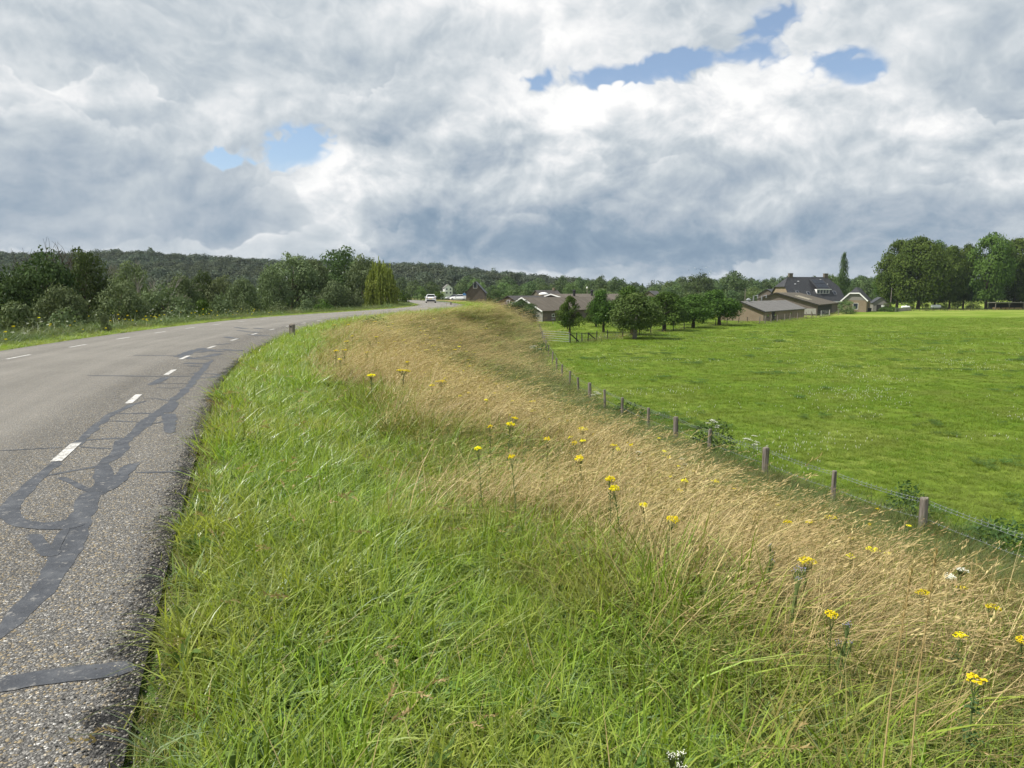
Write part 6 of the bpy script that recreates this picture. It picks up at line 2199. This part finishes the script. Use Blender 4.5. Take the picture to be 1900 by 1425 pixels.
for (u, w_, lab) in ((1642, 26, 'dense green clipped hedge before the grey garden shed'), (1658, 22, 'right end bush of the clipped hedge beside the grey picket fence')):
    tree_px('hedge', lab, 'hedge', u, 569, w_, 200, 'bush', 'clipped hedge')
g0, g1 = at_y(1661, 577, 198), at_y(1690, 577, 214)
pf = empty('picket_fence', (0, 0, 0))
n_ = 34
for j in range(n_):
    f = j / (n_ - 1)
    mb = MB()
    x, y = g0[0] + (g1[0] - g0[0]) * f, g0[1] + (g1[1] - g0[1]) * f
    mb.box((x, y, Z_LOW + 0.5), (0.12, 0.03, 1.0))
    mb.build('picket', M['greywood'], pf)
mb = MB()
for h in (0.3, 0.8):
    mb.bar((g0[0], g0[1] + 0.04, Z_LOW + h), (g1[0], g1[1] + 0.04, Z_LOW + h), 0.04, 0.08)
mb.build('rail', M['greywood'], pf)
tag(pf, 'short grey picket fence running off the clipped hedge', 'fence')

# white tanks under the chestnuts
for (ua, ub, vt, vb, lab) in ((1672, 1688, 567.5, 574, 'small white drinking water tank on legs by the first chestnut trunks'), (1726.5, 1745, 565.5, 574, 'larger white tank on legs under the widest chestnut')):
    a, b_ = at_y(ua, vb, 228), at_y(ub, vb, 228)
    L = b_[0] - a[0]
    t_ = empty('water_tank', ((a[0] + b_[0]) / 2, 228, Z_LOW))
    r_ = (at_y(0, vt, 228)[2] - at_y(0, vb - 1.5, 228)[2]) / 2
    zc_ = at_y(0, vt, 228)[2] - r_ - Z_LOW
    mb = MB()
    mb.lathe([(r_ * .35, -L / 2), (r_ * .85, -L / 2 + .12), (r_, -L / 2 + .35), (r_, L / 2 - .35), (r_ * .85, L / 2 - .12), (r_ * .35, L / 2)], 18, (0, 0, zc_), 'X')
    bd = mb.build('tank_body', M['car_white'], t_, True)
    mb = MB()
    mb.lathe([(0.22, zc_ + r_ - .05), (0.22, zc_ + r_ + .15), (0.05, zc_ + r_ + .2)], 10, (0.2, 0, 0))
    mb.build('filler_cap', M['white_paint'], t_)
    for x in (-L * .3, L * .3):
        for y in (-r_ * .6, r_ * .6):
            mb = MB()
            mb.bar((x, y, 0), (x, y, zc_ - r_ * .3), 0.08)
            mb.build('leg', M['steel'], t_)
    tag(t_, lab, 'tank')

# open log shelter at the right and a cream roofed hut behind it
YS = 226.0
a, b_ = at_y(1846, 575.5, YS), at_y(1925, 575.5, YS)
sl_ = empty('open_shelter', (a[0], YS, Z_LOW))
L = b_[0] - a[0]
hS = at_y(0, 562, YS)[2] - Z_LOW
mb = MB()
mb.box((L / 2, 1.6, hS + 0.08), (L + 0.5, 4.0, 0.16), mat=Matrix.Rotation(R(-3), 3, 'X'))
mb.build('roof', M['greywood'], sl_)
mb = MB()
mb.box((L / 2, 3.3, hS / 2), (L, 0.08, hS - .25))
mb.build('back_wall', M['darkwood'], sl_)
for x in (0.1, L * .33, L * .66, L - .1):
    mb = MB()
    mb.box((x, 0.0, hS / 2 - 0.02), (0.16, 0.16, hS - 0.04))
    if x == L * .33:
        mb.bar((x, 0, hS * .6), (x - .35, 0, hS - .1), 0.1)
        mb.bar((x, 0, hS * .6), (x + .35, 0, hS - .1), 0.1)
    mb.build('post', M['post'], sl_)
tag(sl_, 'low open fronted shelter of dark boards at the right edge of the pasture', 'shelter')
for j in range(14):
    x = a[0] + 0.5 + (j % 7) * 1.35 + random.uniform(-.2, .2)
    lg = empty('log', (x, YS + 0.9, Z_LOW + 0.16 + (j // 7) * 0.32), random.uniform(-0.15, 0.15))
    mb = MB()
    mb.lathe([(0.15, -0.55), (0.16, 0), (0.14, 0.55)], 8, axis='X')
    mb.build('log_body', M['log'], lg)
    tag(lg, 'short cut log lying in the dark open shelter', 'log', 'logs in the open shelter')
p0 = at_y(1884, 560, 236)
hu = empty('field_hut', (p0[0], 236, Z_LOW))
zt, ze = at_y(0, 543, 236)[2] - Z_LOW, at_y(0, 551.5, 236)[2] - Z_LOW
mb = MB()
mb.quad((-.2, 0, ze), (7.5, 0, ze), (7.5, 2.4, zt), (2.2, 2.4, zt))
mb.quad((-.2, 4.8, ze), (2.2, 2.4, zt), (7.5, 2.4, zt), (7.5, 4.8, ze))
r3 = mb.build('roof', M['cream_roof'], hu)
md = r3.modifiers.new('thick', 'SOLIDIFY')
md.thickness = 0.1
for (x, y) in ((2.0, .3), (2.0, 4.5), (7.2, .3), (7.2, 4.5)):
    mb = MB()
    mb.box((x, y, ze / 2), (0.2, 0.2, ze))
    mb.build('post', M['white_paint'], hu)
mb = MB()
mb.box((4.7, 2.4, ze / 2), (4.4, 3.4, ze - .1))
mb.build('wall', M['leaf_dark'] if False else M['darkwood'], hu)
tag(hu, 'cream roofed hut behind the open shelter, cut by the right edge', 'hut')

# white house far off among the trees
YW = 400.0
p0 = at_y(840, 549, YW)
wh = gable_building('white_house', 'tall white house with dark windows, far off among trees by the road end', 'house', (p0[0], YW), norm2(-0.25, 0.97), 2.3, 2.3, 7, Z_LOW, at_y(0, 534.5, YW)[2], at_y(0, 528, YW)[2], 'white_paint', 'roof_grey', 0.3)
for (y, v) in ((1.2, 538.5), (3.3, 538.5), (1.2, 545), (3.3, 545)):
    window(wh, (0, y, at_y(0, v, YW)[2] - Z_LOW), (-1, 0, 0), 0.9, 1.1, 'white_paint')
mb = MB()
mb.box((-1.2, 5.6, at_y(0, 541.5, YW)[2] - Z_LOW), (3.5, 3.0, 0.3))
mb.box((-0.2, 5.6, (at_y(0, 541.5, YW)[2] - Z_LOW) / 2), (1.2, 2.6, at_y(0, 541.5, YW)[2] - Z_LOW - .3))
mb.build('porch', M['white_paint'], wh)

# ----------------------------------------------------------------- fences
pf = empty('pasture_fence', (0, 0, 0))
FP = [(1980, 1012), (1715, 923), (1548, 873), (1421, 830), (1316, 796), (1255, 773), (1203, 756), (1155, 737), (1123, 723), (1095, 710), (1074, 700), (1057, 688), (1043, 676), (1033, 664), (1025, 652),
      (1018, 640), (1013, 631), (1009, 623), (1006, 616), (1004, 610), (1003, 605), (1001, 601), (998, 598)]
tops = []
for j, (u, v) in enumerate(FP):
    x, y = at(u, v, -2.48)
    big = j in (1, 3, 5, 9)
    r_ = 0.085 if big else 0.055
    zt = -2.48
    mb = MB()
    ang = random.uniform(0, 1.5)
    tl = Vector((random.gauss(0, .02), random.gauss(0, .02), 0))
    pts = [Vector((x, y, Z_LOW - 0.1)), Vector((x, y, Z_LOW + 0.4)) + tl * .4, Vector((x, y, zt - .03)) + tl, Vector((x, y, zt)) + tl]
    mb.tube(pts, [r_ * 1.02, r_, r_ * 0.97, r_ * 0.86], 9)
    rg = np.random.default_rng(j)
    mb.v = [(vx + rg.normal(0, r_ * .05), vy + rg.normal(0, r_ * .05), vz + rg.normal(0, 0.006)) for vx, vy, vz in mb.v]
    mb.build('post', M['post'], pf)
    tops.append(Vector((x, y, zt)) + tl)
for dz in (-0.06, -0.12, -0.45):
    mb = MB()
    for a, b_ in zip(tops[:-1], tops[1:]):
        off = Vector((0.07, 0.03, dz))
        n_ = max(4, int((b_ - a).length / 0.25))
        pts = []
        for q in range(n_ + 1):
            f = q / n_
            pts.append(a.lerp(b_, f) + off - Vector((0, 0, 0.05 * 4 * f * (1 - f) + random.gauss(0, .004))))
        mb.tube(pts, 0.0032, 4, False)
        if a.y < 30:
            for q in range(n_ * 2):
                p = a.lerp(b_, (q + .5) / (n_ * 2)) + off - Vector((0, 0, 0.03))
                mb.bar(p - Vector((.018, .01, .018)), p + Vector((.018, .01, .018)), 0.005)
    mb.build('wire', M['wire'], pf)
tag(pf, 'weathered post and barbed wire fence along the foot of the dike', 'fence')

A0, A1 = np.array(at(1060, 637, Z_LOW)), np.array(at(1430, 592, Z_LOW))


def on_line(u, P=A0, Q=A1):
    m_ = (u - 950) / F_PX
    d = Q - P
    t = (m_ * P[1] - P[0]) / (d[0] - m_ * d[1])
    return P + d * t


def post_fence(name, us, P, Q, h, label, braces=(), r_=0.05, mat='post', wires=(0.3, 0.6, 0.85)):
    o = empty(name, (0, 0, 0))
    pts = [on_line(u, P, Q) for u in us]
    for j, (x, y) in enumerate(pts):
        mb = MB()
        hh = h * random.uniform(0.9, 1.1)
        mb.tube([(x, y, Z_LOW - .1), (x + random.gauss(0, .03), y, Z_LOW + hh)], [r_ * 1.05, r_], 7)
        mb.build('post', M[mat], o)
        if j in braces:
            mb = MB()
            mb.bar((x, y, Z_LOW + hh), (x + 1.0, y + 1.0 * (Q - P)[1] / (Q - P)[0], Z_LOW + 0.1), 0.09)
            mb.build('brace', M[mat], o)
    mb = MB()
    for z in wires:
        for a, b_ in zip(pts[:-1], pts[1:]):
            mb.tube([(a[0], a[1], Z_LOW + h * z), (b_[0], b_[1], Z_LOW + h * z)], 0.006, 3, False)
    mb.build('wire', M['wire'], o)
    tag(o, label, 'fence')
    return o


post_fence('orchard_fence', [1058, 1070, 1080, 1091, 1107, 1127, 1155, 1186, 1207, 1229, 1249, 1269, 1288, 1327, 1348, 1369, 1385, 1398], A0, A1, 0.95, 'dark post and wire fence between orchard and pasture', (0, 3), 0.055, 'darkwood')
B0, B1 = np.array(at(1400, 602, Z_LOW)), np.array(at(1565, 583, Z_LOW))
post_fence('barnyard_fence', [1408, 1418, 1429, 1441, 1454, 1464, 1478, 1493, 1503, 1512, 1537, 1553, 1566], B0, B1, 1.35, 'rough wooden post fence in front of the barns', (2, 8), 0.08)
C0, C1 = np.array(at(1690, 577, Z_LOW)), np.array(at(1846, 575.5, Z_LOW))
post_fence('field_fence', [1692, 1703, 1714, 1727, 1740, 1754, 1768, 1783, 1796, 1812, 1828, 1843], C0, C1, 1.0, 'thin dark post fence under the chestnuts', (), 0.05, 'darkwood')


def bar_gate(name, a, b_, h, mat, label, nb=5):
    o = empty(name, (0, 0, 0))
    a, b_ = Vector((*a, Z_LOW)), Vector((*b_, Z_LOW))
    mb = MB()
    for p in (a, b_):
        mb.tube([p + Vector((0, 0, .15)), p + Vector((0, 0, h))], 0.03, 6)
    mb.build('end_frame', M[mat], o)
    for j in range(nb):
        z = 0.2 + (h - .22) * j / (nb - 1)
        mb = MB()
        mb.tube([a + Vector((0, 0, z)), b_ + Vector((0, 0, z))], 0.016, 6)
        mb.build('bar', M[mat], o)
    tag(o, label, 'gate')
    return o


g1 = on_line(1056)
bar_gate('field_gate', at(1007, 634, Z_LOW), g1, 1.15, 'steel', 'galvanised bar gate between the slope and the orchard fence')
bar_gate('field_gate', on_line(1521, B0, B1), on_line(1536, B0, B1), 1.35, 'white_paint', 'white barred gate in front of the wide barn')
o = empty('feed_trough', (*at(1026, 602, Z_LOW), Z_LOW))
mb = MB()
mb.tube([(0, 0, 0), (0, 0, 0.8)], 0.07, 7)
mb.build('post', M['post'], o)
mb = MB()
mb.box((0.0, 0, 0.85), (0.45, 0.3, 0.14))
mb.build('trough', M['steel'], o)
tag(o, 'short wooden post with a small trough on the orchard grass', 'trough')

# buff grass tufts under the far fences, straw heaps by the barn
cl = [on_line(u) for u in np.arange(1062, 1400, 3.0)] + [on_line(u, B0, B1) for u in np.arange(1405, 1570, 1.6)] + [on_line(u, C0, C1) for u in np.arange(1680, 1900, 2.0)]
cl = np.array(cl) + RNG.normal(0, 0.5, (len(cl), 2))
n = len(cl)
dens = np.where((cl[:, 0] > 8) & (cl[:, 0] < 14), 1.6, 0.9) * np.where(cl[:, 0] > 50, 1.6, 1)
gn_scatter('fence_foot_grass', P_russet + P_straw[:3] + P_rough[:2], np.stack([cl[:, 0], cl[:, 1], np.full(n, Z_LOW - .03)], 1), np.stack([np.zeros(n), np.zeros(n), RNG.uniform(0, 6.3, n)], 1),
           np.stack([4.5 + 0 * dens, 4.5 + 0 * dens, dens * RNG.uniform(0.7, 1.2, n)], 1), RNG.integers(0, 9, n), 'dry grass standing along the far fences')

for (u, vb, vt, y, lab) in ((1652, 572, 534, 208, 'wooden utility pole right of the grey garden shed'), (1382, 560, 536, 190, 'wooden utility pole behind the corrugated barn'),
                            (1089, 560, 536, 200, 'thin pole with a small white lamp above the old barns')):
    a, b_ = at_y(u, vb, y), at_y(u, vt, y)
    o = empty('utility_pole', (a[0], y, Z_LOW))
    mb = MB()
    mb.tube([(0, 0, 0), (0.03, 0, b_[2] - Z_LOW)], [0.13, 0.09], 8)
    mb.build('pole', M['post'], o)
    if 'lamp' in lab:
        mb = MB()
        mb.lathe([(0.05, b_[2] - Z_LOW), (0.25, b_[2] - Z_LOW + .15), (0.25, b_[2] - Z_LOW + .5), (0.05, b_[2] - Z_LOW + .6)], 8)
        mb.build('lamp_head', M['white_paint'], o)
    else:
        mb = MB()
        mb.box((0, 0, b_[2] - Z_LOW - .35), (0.9, 0.09, 0.09))
        for x in (-.38, .38):
            mb.lathe([(0.03, b_[2] - Z_LOW - .3), (0.05, b_[2] - Z_LOW - .15)], 6, (x, 0, 0))
        mb.build('cross_arm', M['darkwood'], o)
    tag(o, lab, 'pole')

# ----------------------------------------------------------------- roadside bollards, sign, cars
def bollard(u, vb, vt, wpx, label):
    x, y = at(u, vb, -0.05)
    top = at_y(u, vt, y)[2]
    o = empty('bollard', (x, y, -0.1), -0.3)
    w_ = wpx / F_PX * y
    mb = MB()
    h = top + 0.1
    mb.box((0, 0, h / 2 - .02), (w_, w_, h - .04))
    mb.quad((-w_ / 2, -w_ / 2, h - .04), (w_ / 2, -w_ / 2, h - .04), (w_ * .42, w_ * .42, h), (-w_ * .42, w_ * .42, h))
    me = mb.mesh('bollard_post', M['post'])
    b_ = link('bollard_post', me, o)
    bv = b_.modifiers.new('edge', 'BEVEL')
    bv.width = 0.012
    mb = MB()
    mb.box((0, -w_ / 2 - .004, h * .80), (w_ * .5, 0.008, 0.05))
    mb.build('reflector', M['black'], o)
    tag(o, label, 'bollard')


bollard(542.5, 627, 600, 8.5, 'dark square wooden bollard on the grass verge beside the road bend')
bollard(836.5, 566, 560, 2.4, 'small distant bollard on the crest right of the white car')


def make_car(name, loc, rz, label, paint='car_white', group=None):
    o = empty(name, loc, rz)                     # local +y is forwards
    W, L, H = 1.85, 4.5, 1.48
    # side outline: (y, z lower, z upper, half width low, half width up)
    st = [(-2.22, .42, .78, .74, .76), (-2.15, .30, .98, .84, .82), (-1.95, .24, 1.06, .90, .84), (-1.2, .22, 1.02, .925, .86), (0, .22, .98, .925, .87), (1.1, .22, .94, .92, .85), (1.75, .24, .82, .88, .80), (2.15, .30, .70, .78, .70), (2.24, .42, .6, .68, .62)]
    mb = MB()
    ring = lambda y, a, b_, wl, wu: [(-wl, y, a), (-wl * 1.0, y, (a + b_) / 2), (-wu, y, b_), (wu, y, b_), (wl * 1.0, y, (a + b_) / 2), (wl, y, a)]
    V = [p for s_ in st for p in ring(*s_)]
    mb.v = V
    for i in range(len(st) - 1):
        for q in range(6):
            r_ = (q + 1) % 6
            mb.f.append((i * 6 + q, i * 6 + r_, (i + 1) * 6 + r_, (i + 1) * 6 + q))
    mb.f.append((0, 1, 2, 3, 4, 5))
    mb.f.append(tuple(range((len(st) - 1) * 6, len(st) * 6))[::-1])
    b_ = mb.build('body', M[paint], o, True)
    md = b_.modifiers.new('round', 'BEVEL')
    md.width, md.segments, md.limit_method = 0.05, 2, 'ANGLE'
    # cabin: glass house with pillars and roof
    mb = MB()
    lo = [(-.80, -1.95, 1.03), (.80, -1.95, 1.03), (.80, 1.0, .95), (-.80, 1.0, .95)]
    hi = [(-.60, -1.45, 1.44), (.60, -1.45, 1.44), (.60, .15, 1.46), (-.60, .15, 1.46)]
    names = ['rear_window', 'side_window', 'windscreen', 'side_window']
    for q in range(4):
        r_ = (q + 1) % 4
        g = MB()
        g.quad(lo[q], lo[r_], hi[r_], hi[q])
        g.build(names[q], M['glass'], o)
    mb = MB()
    rp = [(-.64, -1.62, 1.43), (.64, -1.62, 1.43), (.64, .25, 1.45), (-.64, .25, 1.45)]
    up = [(-.55, -1.55, 1.49), (.55, -1.55, 1.49), (.55, .15, 1.50), (-.55, .15, 1.50)]
    mb.quad(*up)
    mb.quad(*rp[::-1])
    for q in range(4):
        r_ = (q + 1) % 4
        mb.quad(rp[q], rp[r_], up[r_], up[q])
    for q in range(4):
        mb.bar(lo[q], hi[q], 0.09, 0.06)
    mb.build('roof', M[paint], o)
    mb = MB()
    mb.box((0, -1.72, 1.42), (1.22, 0.26, 0.04))
    mb.build('spoiler', M[paint], o)
    mb = MB()
    mb.box((0, -2.20, .40), (1.46, 0.14, 0.22))
    mb.build('bumper', M['black'], o)
    mb = MB()
    mb.box((0, -2.25, .72), (0.52, 0.03, 0.11))
    mb.build('number_plate', M['plate'], o)
    for x in (-.66, .66):
        mb = MB()
        mb.box((x, -2.17, .88), (0.34, 0.10, 0.13))
        mb.build('tail_light', M['red'], o)
        mb = MB()
        mb.box((x * 1.48, .75, 1.02), (0.2, 0.14, 0.13))
        mb.build('mirror', M[paint], o)
        for y in (-1.35, 1.38):
            mb = MB()
            sx = 1 if x > 0 else -1
            mb.lathe([(0.20, -.11), (0.33, -.11), (0.345, -.05), (0.345, .05), (0.33, .11), (0.20, .11)], 20, (sx * .80, 0, 0), 'X')
            wl = mb.build('wheel', M['tyre'], o, True)
            wl.location = (0, y, 0.345)
            mb = MB()
            mb.lathe([(0.21, .10), (0.19, .118), (0.05, .125)], 14, (0, 0, 0), 'X')
            rm = mb.build('rim', M['steel'], wl)
            rm.location = (sx * .80, 0, 0)
            rm.rotation_euler = (0, 0, 0 if sx > 0 else math.pi)
    tag(o, label, 'car', group)
    return o


sC = float(np.interp(128, EL[:, 1], SL))
pc, nc = along(np.array([sC]))
pc = pc[0] + nc[0] * -3.9
tgc = np.array([-nc[0][1], nc[0][0]])
make_car('parked_car', (pc[0], pc[1], 0.0), math.atan2(tgc[1], tgc[0]) - math.pi / 2 - 0.06, 'white hatchback driving away along the dike road')
for q in bpy.data.objects:
    if q.name == 'parked_car':
        q.name = 'car'
for (u, y, rz, paint, lab) in ((851, 186, 1.4, 'car_white', 'white car parked by the road end left of the brick shed'), (842, 190, 1.5, 'steel', 'silver car parked by the road end under the white house')):
    p = at_y(u, 556, y)
    make_car('parked_car', (p[0], y, float(HT(p[0], y)[0])), rz, lab, paint)
p = at_y(862, 556, 170)
o = empty('road_sign', (p[0], 170, float(HT(p[0], 170)[0])))
h = at_y(0, 541, 170)[2] - o.location.z
mb = MB()
mb.tube([(0, 0, 0), (0, 0, h)], 0.04, 6)
mb.build('pole', M['steel'], o)
mb = MB()
mb.box((0, -.05, h - .65), (0.75, 0.04, 0.55))
mb.build('sign_panel', M['blue_sign'], o)
mb = MB()
mb.box((0, -.05, h - 1.15), (0.75, 0.04, 0.3))
mb.build('lower_panel', M['white_paint'], o)
tag(o, 'small blue and white road sign left of the brick shed', 'road sign')

hz = MB()
hz.box((0, 2200, 23), (5200, 5000, 58))
M['haze'] = bpy.data.materials.new('haze')
M['haze'].use_nodes = True
# thin summer haze: only the far ridge pales in it
kk_ = NT(M['haze'].node_tree)
vol = kk_.n('ShaderNodeVolumePrincipled', {'Color': (0.75, 0.85, 1.0), 'Density': 0.00008})
kk_.n('ShaderNodeOutputMaterial', {'Volume': vol.outputs[0]})
tag(hz.build('haze', M['haze']), kind='stuff')

# ----------------------------------------------------------------- birds over the farm trees
rb = np.random.default_rng(77)
for j, (u, v, wh_) in enumerate([(1278, 501, 0), (1289, 497, 1), (1292, 499.5, 0), (1297, 498, 0), (1300, 501, 0), (1303, 494.5, 0), (1306, 497, 1), (1310, 496, 1), (1315, 504, 1), (1319, 503, 1), (1317, 508, 1), (1304, 501, 0)]):
    y = 210 + rb.uniform(-15, 15)
    p = at_y(u, v, y)
    o = empty('bird', p, rb.uniform(0, 6.28))
    mb = MB()
    mb.lathe([(0.01, -.2), (0.05, -.1), (0.065, 0), (0.045, .1), (0.03, .14), (0.01, .2)], 6, axis='X')
    fl = rb.uniform(-0.1, 0.35)
    for s_ in (-1, 1):
        mb.quad((-.06, s_ * .03, .02), (.07, s_ * .03, .02), (.08, s_ * .2, .03 + fl * .4), (-.03, s_ * .22, .03 + fl * .4))
        mb.quad((-.03, s_ * .22, .03 + fl * .4), (.08, s_ * .2, .03 + fl * .4), (.0, s_ * .42, .03 + fl), (-.02, s_ * .42, .03 + fl))
    mb.quad((-.17, -.02, 0), (-.17, .02, 0), (-.30, .05, .0), (-.30, -.05, .0))
    mb.build('bird_body', M['car_white'] if wh_ else M['black'], o)
    tag(o, 'white bird of the small flock over the dark farm tree' if wh_ else 'dark bird of the small flock over the dark farm tree', 'bird', 'flock of birds, white ones' if wh_ else 'flock of birds, dark ones')
